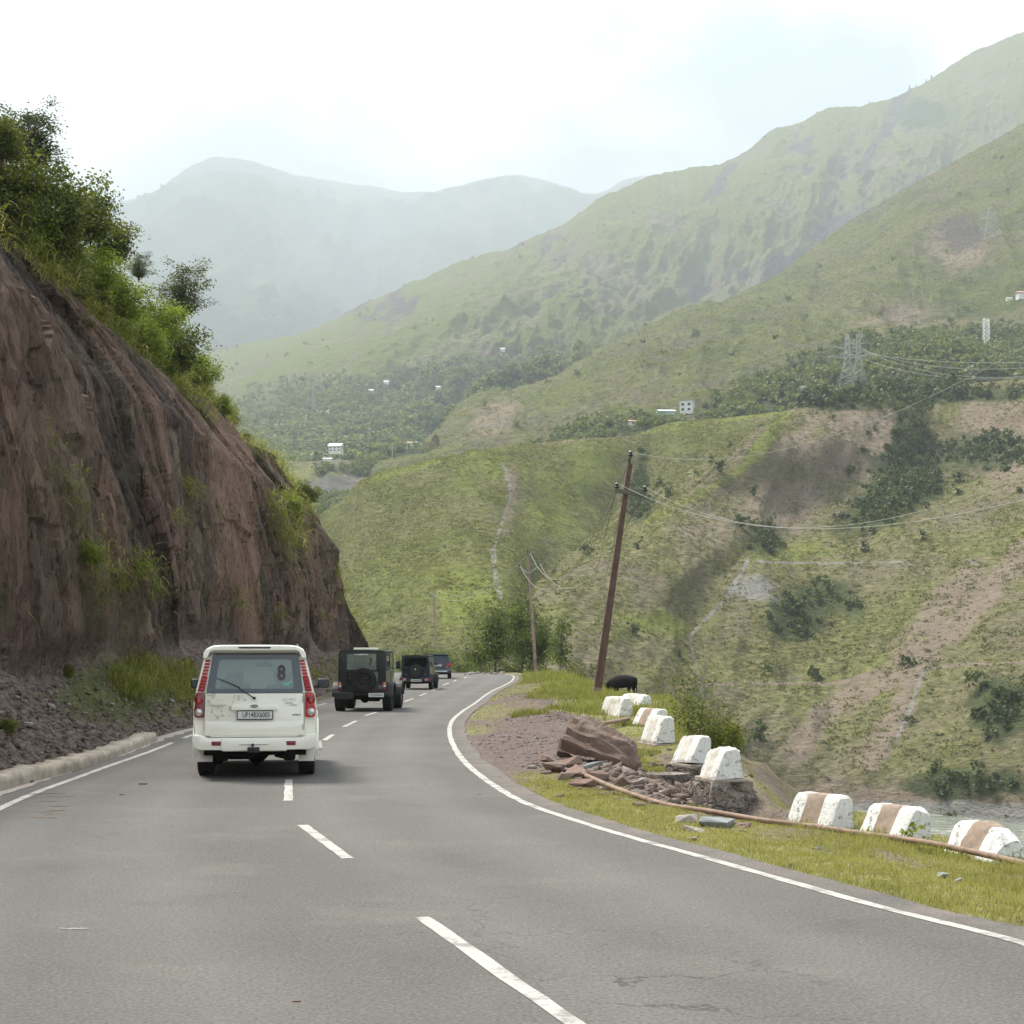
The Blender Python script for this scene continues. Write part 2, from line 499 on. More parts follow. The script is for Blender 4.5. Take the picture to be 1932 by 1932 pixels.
# centre dashes: pixel ends on the flat road
DASH = [((1108, 1950), (797, 1731)), ((656, 1620), (571, 1557)), ((544, 1511), (545, 1471)), ((612, 1397), (628, 1386)), ((649, 1371.3), (672.5, 1360)), ((689, 1350.5), (712.3, 1343.2)),
        ((726, 1337), (742, 1331)), ((762.8, 1324), (780, 1317.9)), ((791.2, 1313), (804.8, 1308)), ((815.5, 1303), (828, 1298.4)), ((835.8, 1292.9), (847, 1288.5)),
        ((855.3, 1286.2), (861, 1283)), ((876, 1279.3), (880, 1277))]
mbD = []
for k, (a, b) in enumerate(DASH):
    A = np.array(PG(*a)); B = np.array(PG(*b))
    n = 14
    t = np.linspace(0, 1, n)[:, None]
    c = A + (B - A) * t
    ctr = c[:, [1, 0]]
    # slight curvature of the road
    w = 0.112
    nm = np.stack([-(B - A)[0:1], (B - A)[1:2]], 1)
    a_, b_ = offs(ctr, -w / 2), offs(ctr, w / 2)
    a_[:, 1] += 0.012 * fbm(a_[:, 0] * 4 + k, 0, o=3); b_[:, 1] += 0.012 * fbm(b_[:, 0] * 4 + k, 7, o=3)
    V = np.zeros((n, 2, 3)); V[:, 0, 0] = a_[:, 1]; V[:, 0, 1] = a_[:, 0]; V[:, 1, 0] = b_[:, 1]; V[:, 1, 1] = b_[:, 0]; V[:, :, 2] = 0.004
    i = np.arange(n - 1); q = np.stack([2*i, 2*i+1, 2*i+3, 2*i+2], 1)
    tag(link('centre_line_dash', mesh_np('centre_line_dash', V, q, mat=M_LINE)), kind='structure')

# ---------------------------------------------------------------- near ground (terrace + drop to river)
EDGE = [(-12, 12.0), (0, 8.6), (10, 6.9), (14, 6.3), (17, 5.75), (19, 5.3), (21, 4.5), (23.3, 3.75), (26, 3.75), (30, 3.7), (36, 3.75), (42, 4.1), (50, 4.9), (60, 5.6), (75, 7.6), (90, 8.6), (105, 7.2), (118, 6.0), (140, 4.5), (150, 3.5), (165, -2.0), (180, -20)]
def ground_z(X, D):
    X = np.asarray(X, float); D = np.asarray(D, float)
    xe = lerp_poly(EDGE, D)
    xr = np.interp(D, RL[:, 0][RL[:, 0] < 134], RL[:, 1][RL[:, 0] < 134])
    s = X - xe                                    # >0 beyond the edge
    r = np.clip((X - xr - 0.35) / np.maximum(xe - xr - 0.35, .3), 0, 1)
    z = -0.02 + 0 * X
    z = z - 0.36 * sstep(0.15, 1, r) * sstep(23, 19, D)            # verge falls towards the blocks
    z = z - 0.9 * sstep(0.2, 1.0, r) * sstep(62, 90, D)
    # washed out hollow inside the plinths
    h = np.exp(-(((X - 3.15) / 0.85) ** 2 + ((D - 22.3) / 1.9) ** 2)) * 0.78 + np.exp(-(((X - 2.5) / 0.9) ** 2 + ((D - 24.8) / 2.6) ** 2)) * 0.22 + np.exp(-(((X - 2.75) / 0.8) ** 2 + ((D - 29) / 3.2) ** 2)) * 0.35
    z = z - h
    m1 = np.exp(-(((X - 0.9) / 0.9) ** 2 + ((D - 44) / 5.0) ** 2)) * 0.20 + np.exp(-(((X - 1.3) / 1.6) ** 2 + ((D - 61) / 7) ** 2)) * 0.32 + np.exp(-(((X - 3.0) / 1.5) ** 2 + ((D - 95) / 14) ** 2)) * 0.55
    z = z + m1 * sstep(0.1, 0.9, X - xr)
    rough = sstep(0.25, 1.2, X - xr) + sstep(0.2, 1.0, np.interp(D, LL[:, 0], LL[:, 1]) - X)
    z = z + rough * (0.05 * fbm(X * 1.1, D * 1.1, o=4) + 0.02 * fbm(X * 6, D * 6, o=2))
    drop = np.clip(s, 0, None)
    z = z - drop * 0.80 - 0.25 * sstep(0, 1.2, drop) + np.minimum(drop, 4) * 0.35 * fbm(X * 0.35, D * 0.35, o=4)
    z = z - 3.0 * sstep(146, 160, D) * sstep(-30, 0, X - 6)
    left = np.interp(D, LL[:, 0], LL[:, 1]) - 0.5 - X
    return np.maximum(z, -36.5)
def ground_mesh():
    gx = np.concatenate([np.arange(-60, -12, 3.0), np.arange(-12, -8, 0.5), np.arange(-8, 8.0, 0.12), np.arange(8, 14, 0.5), np.arange(14, 70, 2.0)])
    gd = np.concatenate([np.arange(-14, 8, 1.0), np.arange(8, 40, 0.13), np.arange(40, 80, 0.35), np.arange(80, 190, 1.0)])
    X, D = np.meshgrid(gx, gd)
    Z = ground_z(X, D)
    xl = np.interp(gd, LL[:, 0][LL[:, 0] < 141], LL[:, 1][LL[:, 0] < 141])[:, None]
    xr = np.interp(gd, RL[:, 0][RL[:, 0] < 138], RL[:, 1][RL[:, 0] < 138])[:, None]
    onroad = (X > xl - 0.55) & (X < xr + 0.3) & (D < 141)
    onroad |= (D > 128) & (D < 147) & (X < 0)
    Z = np.where(onroad, -0.05, Z)
    V = np.stack([X, D, Z], -1)
    nr, nc = X.shape
    i = np.arange(nr - 1)[:, None] * nc + np.arange(nc - 1)[None, :]
    q = np.stack([i, i + 1, i + nc + 1, i + nc], -1).reshape(-1, 4)
    return V, q, X, D
# grass density on the terrace (0..1), shared by the soil colour and the blades
def grass_amt(X, D):
    xe = lerp_poly(EDGE, D)
    xr = np.interp(D, RL[:, 0][RL[:, 0] < 134], RL[:, 1][RL[:, 0] < 134])
    r = X - xr - 0.35
    n1 = fbm(X * 0.9, D * 0.45, 3.3, o=4)
    n2 = fbm(X * 2.7 + 9, D * 1.6, 1.3, o=3)
    g = 0.55 + 0.9 * n1 + 0.4 * n2
    near = sstep(24.5, 20.5, D)
    gn = 0.72 + 0.8 * n1 + 1.0 * n2
    bay = np.exp(-(((X - 0.2) / 1.15) ** 2 + ((D - 31) / 7.5) ** 2)) * 2.0          # gravel lay-by
    bay = bay + np.exp(-(((X - 2.6) / 1.0) ** 2 + ((D - 24.0) / 4.6) ** 2)) * 2.2
    bay = bay + np.exp(-(((X - 1.3) / 1.1) ** 2 + ((D - 43) / 5) ** 2)) * 1.0 + np.exp(-(((X - 1.2) / 1.2) ** 2 + ((D - 60) / 6) ** 2)) * 1.2
    g = gn * near + g * (1 - near)
    strip_ = np.exp(-((r - 0.55) / 0.45) ** 2) * sstep(29, 21, D) * 0.9
    g = g - bay + strip_
    g = g + 0.7 * sstep(62, 75, D) * sstep(1.2, 2.4, r) + 0.35 * sstep(34, 40, D) * sstep(2.2, 3.2, r)
    g = g * sstep(-0.02, 0.10, r + 0.05 * n2)
    # left side: sparse patch between kerb end and the cliff
    xl = np.interp(D, LL[:, 0], LL[:, 1])
    gl = sstep(0.7, 1.5, xl - X) * sstep(36, 42, D) * (0.75 + n1)
    return np.clip(np.where(X < xl, gl, g), 0, 1)
def m_ground():
    m, nt, b, out = nmat('dirt_and_grass')
    g = N(nt, 'ShaderNodeNewGeometry').outputs['Position']
    at = N(nt, 'ShaderNodeAttribute', attribute_name='grass')
    f = noise(nt, g, 2.2, 6, 0.65)
    dirt = ramp(nt, f, [(0.3, (0.085, 0.062, 0.054)), (0.55, (0.13, 0.098, 0.085)), (0.75, (0.18, 0.145, 0.128))])
    v = N(nt, 'ShaderNodeTexVoronoi', {'Scale': 22.0}); nt.links.new(g, v.inputs['Vector'])
    dirt = mixc(nt, ramp(nt, v.outputs['Color'], [(0.35, 0.0), (0.9, 0.6)]), dirt, (0.24, 0.20, 0.185))
    dirt = mixc(nt, ramp(nt, v.outputs['Distance'], [(0.35, 0.0), (0.8, 0.6)]), dirt, (0.06, 0.045, 0.04))
    f2 = noise(nt, g, 5, 5, 0.6)
    gr = ramp(nt, f2, [(0.3, (0.11, 0.105, 0.045)), (0.5, (0.18, 0.175, 0.07)), (0.72, (0.24, 0.22, 0.10))])
    c = mixc(nt, at.outputs['Fac'], dirt, gr)
    nt.links.new(c, b.inputs['Base Color']); b.inputs['Roughness'].default_value = 0.95
    b.inputs['Specular IOR Level'].default_value = 0.15
    hb = N(nt, 'ShaderNodeMath', {0: v.outputs['Distance'], 1: -0.6}, operation='MULTIPLY')
    h2 = N(nt, 'ShaderNodeMath', {0: hb.outputs[0], 1: f}, operation='ADD')
    bump(nt, b, h2.outputs[0], 0.8, 0.05)
    return m
V, q, GX, GD = ground_mesh()
gm = mesh_np('ground', V, q, smooth=True, mat=m_ground())
ga = gm.attributes.new('grass', 'FLOAT', 'POINT')
GA = grass_amt(GX, GD)
xe_ = lerp_poly(EDGE, GD)
GA = np.where(GX > xe_, np.clip(0.6 + fbm(GX * .5, GD * .5, o=3), 0, 1), GA)
ga.data.foreach_set('value', GA.ravel().astype(np.float32))
tag(link('ground', gm), kind='structure')

# ---------------------------------------------------------------- far hills
def resamp(row, n):
    row = np.array(row, float)
    t = (row[:, 0] - row[0, 0]) / (row[-1, 0] - row[0, 0])
    s = np.linspace(0, 1, n)
    out = np.zeros((n, 3))
    out[:, 0] = np.interp(s, t, row[:, 0])
    for k in (1, 2):
        y = row[:, k]; m = np.gradient(y, t)
        # limit slopes (monotone-ish)
        dd = np.diff(y) / np.diff(t)
        for i in range(1, len(y) - 1):
            if dd[i-1] * dd[i] <= 0: m[i] = 0
            else: m[i] = np.sign(dd[i]) * min(abs(m[i]), 3 * min(abs(dd[i-1]), abs(dd[i])))
        i = np.clip(np.searchsorted(t, s, 'right') - 1, 0, len(t) - 2)
        h = t[i+1] - t[i]; u = (s - t[i]) / h
        out[:, k] = (2*u**3-3*u**2+1)*y[i] + (u**3-2*u**2+u)*h*m[i] + (-2*u**3+3*u**2)*y[i+1] + (u**3-u**2)*h*m[i+1]
    return out
def seg_mask(xs, ys, pts, w):
    best = np.full(xs.shape, 1e9)
    for (x0, y0), (x1, y1) in zip(pts[:-1], pts[1:]):
        dx, dy = x1 - x0, y1 - y0
        t = np.clip(((xs - x0) * dx + (ys - y0) * dy) / (dx * dx + dy * dy), 0, 1)
        best = np.minimum(best, np.hypot(xs - x0 - t * dx, ys - y0 - t * dy))
    return np.clip(1 - best / w, 0, 1)
def blob(xs, ys, x, y, rx, ry, ang=0):
    c, s = math.cos(ang), math.sin(ang)
    u = ((xs - x) * c + (ys - y) * s) / rx; v = (-(xs - x) * s + (ys - y) * c) / ry
    return np.exp(-(u * u + v * v))
class Sheet: pass
def hill(name, rows, nc, nr, mat, amp, freq, rid=0.5, back=(300, 40), masks=None, edgekeep=0.25, label=None, shear=0.0, vs=0.35, hf=0.12, kw=0.12, gully_shade=0.15, ridge_light=0.12, lx=None, crest=1.0, ridgeline=False):
    nets = np.stack([resamp(r, nc) for r in rows])         # k,nc,3 (x,y,D)
    W = np.zeros_like(nets)
    W[..., 0] = (nets[..., 0] - 966) / F * nets[..., 2]
    W[..., 1] = nets[..., 2]
    W[..., 2] = H_EYE - (nets[..., 1] - 1230) / F * nets[..., 2]
    k = len(rows)
    d = np.arange(k, dtype=float)
    t = np.linspace(0, k - 1, nr)
    i = np.clip(np.floor(t).astype(int), 0, k - 2); u = (t - i)[:, None, None]
    m = np.gradient(W, axis=0); mi = np.gradient(nets, axis=0)
    h00, h10, h01, h11 = 2*u**3-3*u**2+1, u**3-2*u**2+u, -2*u**3+3*u**2, u**3-u**2
    S = h00*W[i] + h10*m[i] + h01*W[i+1] + h11*m[i+1]
    # normals
    du = np.gradient(S, axis=1); dv_ = np.gradient(S, axis=0)
    nn = np.cross(du, dv_); nn /= np.linalg.norm(nn, axis=2, keepdims=True) + 1e-9
    flip = np.where((nn * -S).sum(2) < 0, -1, 1)[..., None]
    nn = nn * flip
    rowf = (t / (k - 1))[:, None]
    keep = np.minimum(1, (1 - rowf) / kw + edgekeep) * np.minimum(1, rowf / 0.08 + 0.2)
    X, Y, Z = S[..., 0], S[..., 1], S[..., 2]
    a = (1 - rid) * fbm(X * freq, Y * freq, Z * freq, o=6, g=0.52)
    b = rid * ridged((X + shear * Z) * freq * 1.6, Y * freq * 0.25, Z * freq * vs, o=5)
    c3 = ridged((X + shear * Z) * freq * 5 + a, Y * freq * 1.5, Z * freq * vs * 3.4, o=4)
    if lx: keep = keep * (0.12 + 0.88 * sstep(lx[0], lx[1], 966 + F * S[..., 0] / S[..., 1]))
    if ridgeline: b = np.minimum(b, 0.22 + 0.15 * b)
    disp = amp * (a + b) * keep + amp * hf * c3 * np.minimum(1, keep + .04)
    c4 = ridged((X + shear * Z) * freq * 17 + 3, Y * freq * 6, Z * freq * vs * 12, o=3)
    disp = disp + amp * hf * 0.22 * c4 * np.minimum(1, keep + .1)
    S = S + nn * disp[..., None]
    if ridgeline:                     # the crest stays the skyline: no foreslope bump rises past it
        lim = H_EYE + (S[-1:, :, 2] - H_EYE) / S[-1:, :, 1] * S[..., 1] - 0.004 * S[..., 1] * (1 - rowf)
        over = np.clip(S[..., 2] - lim, 0, None); S[..., 2] -= over * 0.9 * (rowf < .995)
    pxx = 966 + F * S[..., 0] / S[..., 1]
    S[..., 2] += S[..., 1] / F * crest * (2.2 * fbm(pxx * .022, 3.1, freq * 900, o=3) + 1.3 * fbm(pxx * .11, 1.7, freq * 900, o=3)) * rowf ** 3
    px = 966 + F * S[..., 0] / S[..., 1]; py = 1230 - F * (S[..., 2] - H_EYE) / S[..., 1]
    # back side rows
    back_rows = []
    last = S[-1]
    for f, g in ((0.25, 0.0), (0.6, 0.45), (1.0, 1.0)):
        b_ = last.copy(); b_[:, 1] += back[0] * f; b_[:, 0] *= b_[:, 1] / last[:, 1]; b_[:, 2] -= back[1] * g
        back_rows.append(b_)
    SS = np.concatenate([S, np.stack(back_rows)], 0)
    n_r, n_c = SS.shape[:2]
    i = np.arange(n_r - 1)[:, None] * n_c + np.arange(n_c - 1)[None, :]
    q = np.stack([i, i + 1, i + n_c + 1, i + n_c], -1).reshape(-1, 4)
    me = mesh_np(name, SS, q, smooth=True, mat=mat)
    PX = np.concatenate([px] + [px[-1:]] * 3); PY = np.concatenate([py] + [py[-1:] - 5] * 3)
    mk = masks(PX, PY, SS) if masks else np.zeros(PX.shape + (3,))
    if mk.shape[-1] == 3: mk = np.concatenate([mk, np.zeros(mk.shape[:-1] + (1,))], -1)
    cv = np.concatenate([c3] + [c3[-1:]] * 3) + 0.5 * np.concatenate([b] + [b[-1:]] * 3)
    mk[..., 2] += gully_shade * sstep(-0.05, -0.55, cv) * (mk[..., 1] < .4); mk[..., 3] += ridge_light * sstep(0.15, 0.6, cv)  # shade painted as dark rock in gullies, sunlight as bright grass on ridges
    ca = me.color_attributes.new('mask', 'FLOAT_COLOR', 'POINT')
    cc = np.zeros(PX.shape + (4,), np.float32); cc[..., :mk.shape[-1]] = np.clip(mk, 0, 1)
    ca.data.foreach_set('color', cc.ravel())
    o = link(name, me)
    tag(o, kind='structure')
    s = Sheet(); s.S = S; s.px = px; s.py = py; s.n = nn; s.mask = mk[:len(S)]; s.obj = o
    s.woods = s.mask[..., 1]
    return s
def m_hill(name, k=1.0, green=((0.062, 0.066, 0.026), (0.128, 0.128, 0.050), (0.21, 0.20, 0.086)), brown=(0.175, 0.145, 0.105), dirt=(0.19, 0.15, 0.118),
           wood=(0.05, 0.062, 0.03), rock=(0.22, 0.21, 0.195), brownamt=0.5, bstr=0.8, lush_lit=((0.085, 0.105, 0.022), (0.19, 0.205, 0.05))):
    """k = metres per grass clump"""
    m, nt, b, out = nmat(name)
    g = N(nt, 'ShaderNodeNewGeometry').outputs['Position']
    at = N(nt, 'ShaderNodeAttribute', attribute_name='mask')
    sp = N(nt, 'ShaderNodeSeparateColor'); nt.links.new(at.outputs['Color'], sp.inputs[0])
    big = noise(nt, g, 0.018 / k, 6, 0.6)
    fine = noise(nt, g, 0.36 / k, 5, 0.65, 0.5, map_=(1, 1, 3.4))
    med = noise(nt, g, 0.11 / k, 5, 0.6)
    c = ramp(nt, fine, [(0.28, green[0]), (0.5, green[1]), (0.70, green[2])])
    szz = N(nt, 'ShaderNodeSeparateXYZ'); nt.links.new(g, szz.inputs[0])
    t1 = N(nt, 'ShaderNodeMath', {0: szz.outputs['Z'], 1: 0.33 / k}, operation='MULTIPLY')
    t2 = N(nt, 'ShaderNodeMath', {0: noise(nt, g, 0.05 / k, 4, 0.6), 1: 9.0}, operation='MULTIPLY')
    t3 = N(nt, 'ShaderNodeMath', {0: t1.outputs[0], 1: t2.outputs[0]}, operation='ADD')
    t4 = N(nt, 'ShaderNodeMath', {0: t3.outputs[0], 1: 0.5}, operation='PINGPONG')
    tm = N(nt, 'ShaderNodeMath', {0: ramp(nt, t4.outputs[0], [(0.0, 1.0), (0.16, 0.0)]), 1: ramp(nt, med, [(0.42, 0.0), (0.56, 0.55)])}, operation='MULTIPLY').outputs[0]
    c = mixc(nt, tm, c, [x * 0.8 for x in green[0]])
    bf = ramp(nt, big, [(0.37, 0.0), (0.58, brownamt)])
    bc = mixc(nt, ramp(nt, fine, [(0.35, 0.0), (0.65, 1.0)]), [x * 0.6 for x in brown], brown)
    c = mixc(nt, bf, c, bc)
    c = mixc(nt, ramp(nt, med, [(0.56, 0.0), (0.68, 0.55)]), c, [x * 0.62 for x in green[0]])
    # masks with broken edges
    def brk(ch, lo, hi, amt=1.0, nz=med):
        ad = N(nt, 'ShaderNodeMath', {0: sp.outputs[ch], 1: nz}, operation='ADD')
        return ramp(nt, ad.outputs[0], [(lo, 0.0), (hi, amt)])
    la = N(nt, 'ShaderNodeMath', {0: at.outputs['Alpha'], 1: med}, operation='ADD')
    c = mixc(nt, ramp(nt, la.outputs[0], [(0.6, 0.0), (0.95, 0.85)]), c, mixc(nt, fine, lush_lit[0], lush_lit[1]))  # lush grass colour, also carries the sunlight painted on ridges
    dc = mixc(nt, fine, [x * 0.7 for x in dirt], [x * 1.25 for x in dirt])
    c = mixc(nt, brk('Red', 0.62, 0.9, 0.9), c, dc)
    c = mixc(nt, brk('Green', 0.72, 0.95, 0.85), c, wood)
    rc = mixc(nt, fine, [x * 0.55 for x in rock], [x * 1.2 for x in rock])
    c = mixc(nt, brk('Blue', 0.68, 0.88, 0.95), c, rc)  # bare rock colour, also carries the shade painted into gullies
    nt.links.new(c, b.inputs['Base Color'])
    b.inputs['Roughness'].default_value = 1.0
    b.inputs['Specular IOR Level'].default_value = 0.05
    hh = N(nt, 'ShaderNodeMath', {0: med, 1: 2.0}, operation='MULTIPLY')
    h2 = N(nt, 'ShaderNodeMath', {0: fine, 1: hh.outputs[0]}, operation='ADD')
    bump(nt, b, h2.outputs[0], bstr, 1.6 * k)
    return m
def nzp(px, py, f): return fbm(px * f, py * f, 2.2, o=4)
# E : right-hand slope over the river
def maskE(px, py, S):
    n = nzp(px, py, 0.018); n2 = nzp(px, py, 0.006)
    r = seg_mask(px, py, [(1932, 1040), (1850, 1130), (1770, 1210), (1720, 1275), (1690, 1360), (1640, 1430)], 34) * 0.8
    r = np.maximum(r, seg_mask(px, py, [(1840, 1080), (1760, 1150), (1690, 1270), (1560, 1340), (1500, 1420)], 40) * 0.55)
    r = np.maximum(r, blob(px, py, 1620, 830, 130, 75, -0.3) * 0.75)
    r = np.maximum(r, blob(px, py, 1880, 820, 70, 80) * 0.8)
    r = np.maximum(r, blob(px, py, 1480, 960, 90, 60, -0.6) * 0.55)
    r = np.maximum(r, blob(px, py, 1330, 1000, 60, 60, -0.6) * 0.35)
    r = np.maximum(r, seg_mask(px, py, [(1240, 1300), (1400, 1288), (1560, 1290), (1700, 1270), (1800, 1255), (1932, 1250)], 4) * .8)
    r = np.maximum(r, sstep(1440, 1520, py) * 0.5)
    w = blob(px, py, 1720, 830, 35, 70) + blob(px, py, 1700, 890, 60, 45) + blob(px, py, 1860, 850, 90, 40) * 0.9 + blob(px, py, 1660, 960, 110, 38, -0.35) * 0.75
    w = w + blob(px, py, 1600, 760, 90, 14) + blob(px, py, 1800, 745, 160, 16) + blob(px, py, 1440, 1020, 40, 30) + blob(px, py, 1200, 958, 26, 34) * 1.1
    w = w + blob(px, py, 1560, 1130, 90, 35) * 0.65 + blob(px, py, 1500, 1180, 60, 30) * 0.5 + blob(px, py, 1900, 1340, 60, 60) * 0.9 + blob(px, py, 1850, 1480, 130, 30) * 0.6
    rk = blob(px, py, 1425, 1110, 45, 26) * 0.55 + seg_mask(px, py, [(1330, 1330), (1300, 1200), (1370, 1130), (1410, 1060)], 7) * 0.45 + sstep(1500, 1535, py) * 0.75
    rk = rk + seg_mask(px, py, [(1430, 1060), (1560, 1063), (1700, 1060)], 4) * 0.5 + seg_mask(px, py, [(1740, 1270), (1720, 1330), (1690, 1400)], 7) * 0.5
    lu = seg_mask(px, py, [(1415, 868), (1450, 825), (1490, 785)], 16) * 1.1 + seg_mask(px, py, [(1215, 985), (1330, 928), (1400, 885)], 9) * .6 + blob(px, py, 1700, 960, 60, 20, -.8) * .5 + blob(px, py, 1500, 1040, 80, 26) * .5 + blob(px, py, 1250, 1180, 90, 26) * .5
    r = r * (1.05 + 0.7 * fbm(px * .05, py * .05, 1, o=4))
    return np.stack([r + 0.25 * n * (r > 0.1), np.clip(w, 0, 1) + 0.3 * n2 * (w > 0.15), rk, lu], -1)
rowsE = [
 [(820, 1589, 300), (1000, 1570, 317), (1200, 1540, 347), (1400, 1513, 380), (1600, 1527, 362), (1800, 1540, 347), (1932, 1556, 330), (2400, 1620, 276)],
 [(780, 1330, 350), (860, 1290, 345), (1000, 1290, 350), (1200, 1310, 372), (1400, 1350, 400), (1600, 1390, 392), (1800, 1390, 372), (1932, 1390, 352), (2400, 1420, 295)],
 [(880, 1200, 500), (960, 1150, 450), (1040, 1115, 432), (1200, 1150, 432), (1400, 1190, 452), (1600, 1230, 440), (1800, 1240, 410), (1932, 1240, 388), (2400, 1240, 330)],
 [(1020, 1075, 620), (1120, 1062, 505), (1215, 1030, 492), (1330, 1040, 490), (1410, 1058, 515), (1560, 1085, 505), (1700, 1092, 486), (1932, 1080, 445), (2400, 1070, 370)],
 [(1140, 985, 740), (1222, 978, 565), (1330, 930, 562), (1400, 940, 572), (1470, 970, 578), (1600, 950, 592), (1750, 920, 600), (1932, 900, 560), (2400, 880, 470)],
 [(1300, 905, 790), (1405, 872, 615), (1450, 830, 614), (1540, 830, 618), (1650, 840, 645), (1740, 850, 668), (1850, 820, 690), (1932, 800, 650), (2400, 770, 550)],
 [(1445, 805, 860), (1495, 775, 690), (1520, 755, 700), (1600, 745, 715), (1700, 735, 760), (1800, 728, 770), (1932, 718, 730), (2400, 690, 620)]]
rowsE[0] = [(x, y + 22, D_) for x, y, D_ in rowsE[0]]
M_E = m_hill('hill_grass', 1.0, brownamt=0.85)
E = hill('hillside_right', rowsE, 520, 460, M_E, 11.0, 0.014, 0.45, back=(260, -4), masks=maskE, shear=-0.5)
def maskD(px, py, S):
    n = nzp(px, py, 0.02)
    r = seg_mask(px, py, [(965, 880), (968, 930), (955, 1000)], 16) * 0.5 + seg_mask(px, py, [(1010, 838), (1120, 826), (1200, 822)], 4) * 0.9
    rk = seg_mask(px, py, [(930, 1040), (935, 1090), (945, 1130)], 7) * 1.0 + seg_mask(px, py, [(950, 870), (965, 930), (930, 1040)], 6) * 0.5
    w = blob(px, py, 1205, 960, 22, 60) * 1.1 + seg_mask(px, py, [(1220, 830), (1205, 900), (1195, 980)], 16) * 0.8 + blob(px, py, 1130, 1090, 40, 30) * 0.5 + sstep(1180, 1260, py) * 0.4
    lu = seg_mask(px, py, [(1200, 812), (1350, 790), (1500, 772)], 10) * 1.0 + seg_mask(px, py, [(700, 905), (770, 878), (850, 866)], 14) * .6 + blob(px, py, 1060, 950, 60, 60) * .4 + blob(px, py, 880, 1110, 120, 40) * .4 + sstep(0.1, .6, nzp(px, py, .008)) * .4
    return np.stack([r, w, rk, lu], -1)
rowsD = [
 [(380, 1700, 220), (640, 1600, 280), (900, 1600, 300), (1050, 1660, 400), (1500, 1680, 430)],
 [(400, 1400, 360), (640, 1330, 350), (820, 1280, 340), (950, 1265, 345), (1050, 1275, 385), (1200, 1290, 410), (1500, 1300, 440)],
 [(420, 1230, 560), (600, 1190, 480), (760, 1120, 440), (940, 1110, 430), (1020, 1130, 500), (1100, 1120, 520), (1300, 1120, 560), (1500, 1120, 590)],
 [(440, 1150, 680), (600, 1060, 590), (760, 1000, 560), (900, 985, 555), (1000, 990, 590), (1090, 1000, 625), (1180, 1010, 650), (1300, 1010, 650), (1500, 1010, 660)],
 [(450, 1100, 760), (600, 1000, 700), (700, 930, 650), (860, 905, 630), (960, 900, 640), (1080, 900, 690), (1205, 915, 740), (1300, 880, 720), (1400, 870, 720), (1540, 850, 740)],
 [(460, 1080, 800), (610, 985, 745), (640, 955, 735), (700, 908, 725), (770, 880, 715), (840, 868, 710), (900, 852, 720), (1000, 838, 740), (1100, 829, 760), (1200, 820, 790), (1250, 803, 800), (1350, 791, 800), (1440, 781, 800), (1540, 770, 810)]]
M_D = m_hill('hill_grass_dome', 1.0, green=((0.040, 0.048, 0.017), (0.095, 0.104, 0.033), (0.165, 0.168, 0.058)), brownamt=0.35)
Dh = hill('hillside_middle', rowsD, 420, 330, M_D, 11.0, 0.014, 0.55, back=(240, -3), masks=maskD, edgekeep=0.05, shear=0.8)
# C : third ridge with pylons
def maskC(px, py, S):
    r = blob(px, py, 1500, 720, 60, 16) * 0.5 + blob(px, py, 1810, 460, 60, 45) * 0.7 + blob(px, py, 930, 790, 60, 30, -0.5) * 0.6 + blob(px, py, 1700, 600, 120, 30) * 0.35
    n = nzp(px, py, 0.01)
    lim = np.interp(px, [840, 1000, 1200, 1400, 1600, 1932], [880, 800, 735, 690, 620, 560])
    w = sstep(0, 110, py - lim) * 0.62 + 0.25 * n + blob(px, py, 1700, 690, 200, 40) * 0.4
    rk = blob(px, py, 1815, 440, 50, 40) * 0.6
    return np.stack([r, w * sstep(0, 60, py - lim + 40), rk], -1)
rowsC = [
 [(700, 925, 1000), (840, 880, 930), (950, 862, 880), (1100, 845, 850), (1250, 815, 850), (1500, 790, 860), (1600, 765, 880), (1932, 740, 900), (2400, 715, 850)],
 [(745, 905, 1180), (845, 862, 1080), (930, 820, 1060), (1050, 790, 1050), (1200, 762, 1060), (1400, 730, 1080), (1600, 690, 1100), (1932, 655, 1120), (2400, 620, 1050)],
 [(770, 905, 1350), (842, 860, 1230), (900, 805, 1280), (1020, 760, 1290), (1180, 710, 1320), (1400, 650, 1350), (1600, 590, 1400), (1800, 560, 1420), (1932, 540, 1420), (2400, 500, 1300)],
 [(780, 905, 1500), (841, 858, 1400), (900, 802, 1500), (1000, 752, 1560), (1130, 697, 1620), (1300, 620, 1700), (1480, 560, 1780), (1700, 460, 1850), (1860, 400, 1850), (1932, 370, 1850), (2400, 250, 1700)],
 [(790, 905, 1600), (842, 858, 1480), (900, 800, 1580), (960, 769, 1640), (1040, 735, 1700), (1130, 694, 1760), (1200, 660, 1800), (1300, 600, 1880), (1380, 560, 1930), (1480, 508, 2000), (1530, 470, 2050), (1600, 420, 2120), (1700, 362, 2180), (1800, 306, 2230), (1860, 275, 2250), (1932, 234, 2250), (2400, 0, 2200)]]
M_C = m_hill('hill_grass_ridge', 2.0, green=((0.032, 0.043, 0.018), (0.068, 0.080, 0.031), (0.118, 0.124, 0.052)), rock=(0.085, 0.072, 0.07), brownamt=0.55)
Ch = hill('hillside_upper', rowsC, 600, 340, M_C, 34.0, 0.006, 0.6, back=(700, 120), masks=maskC, edgekeep=0.05, hf=0.2, gully_shade=.35, ridge_light=.2, kw=.3, shear=-0.6)
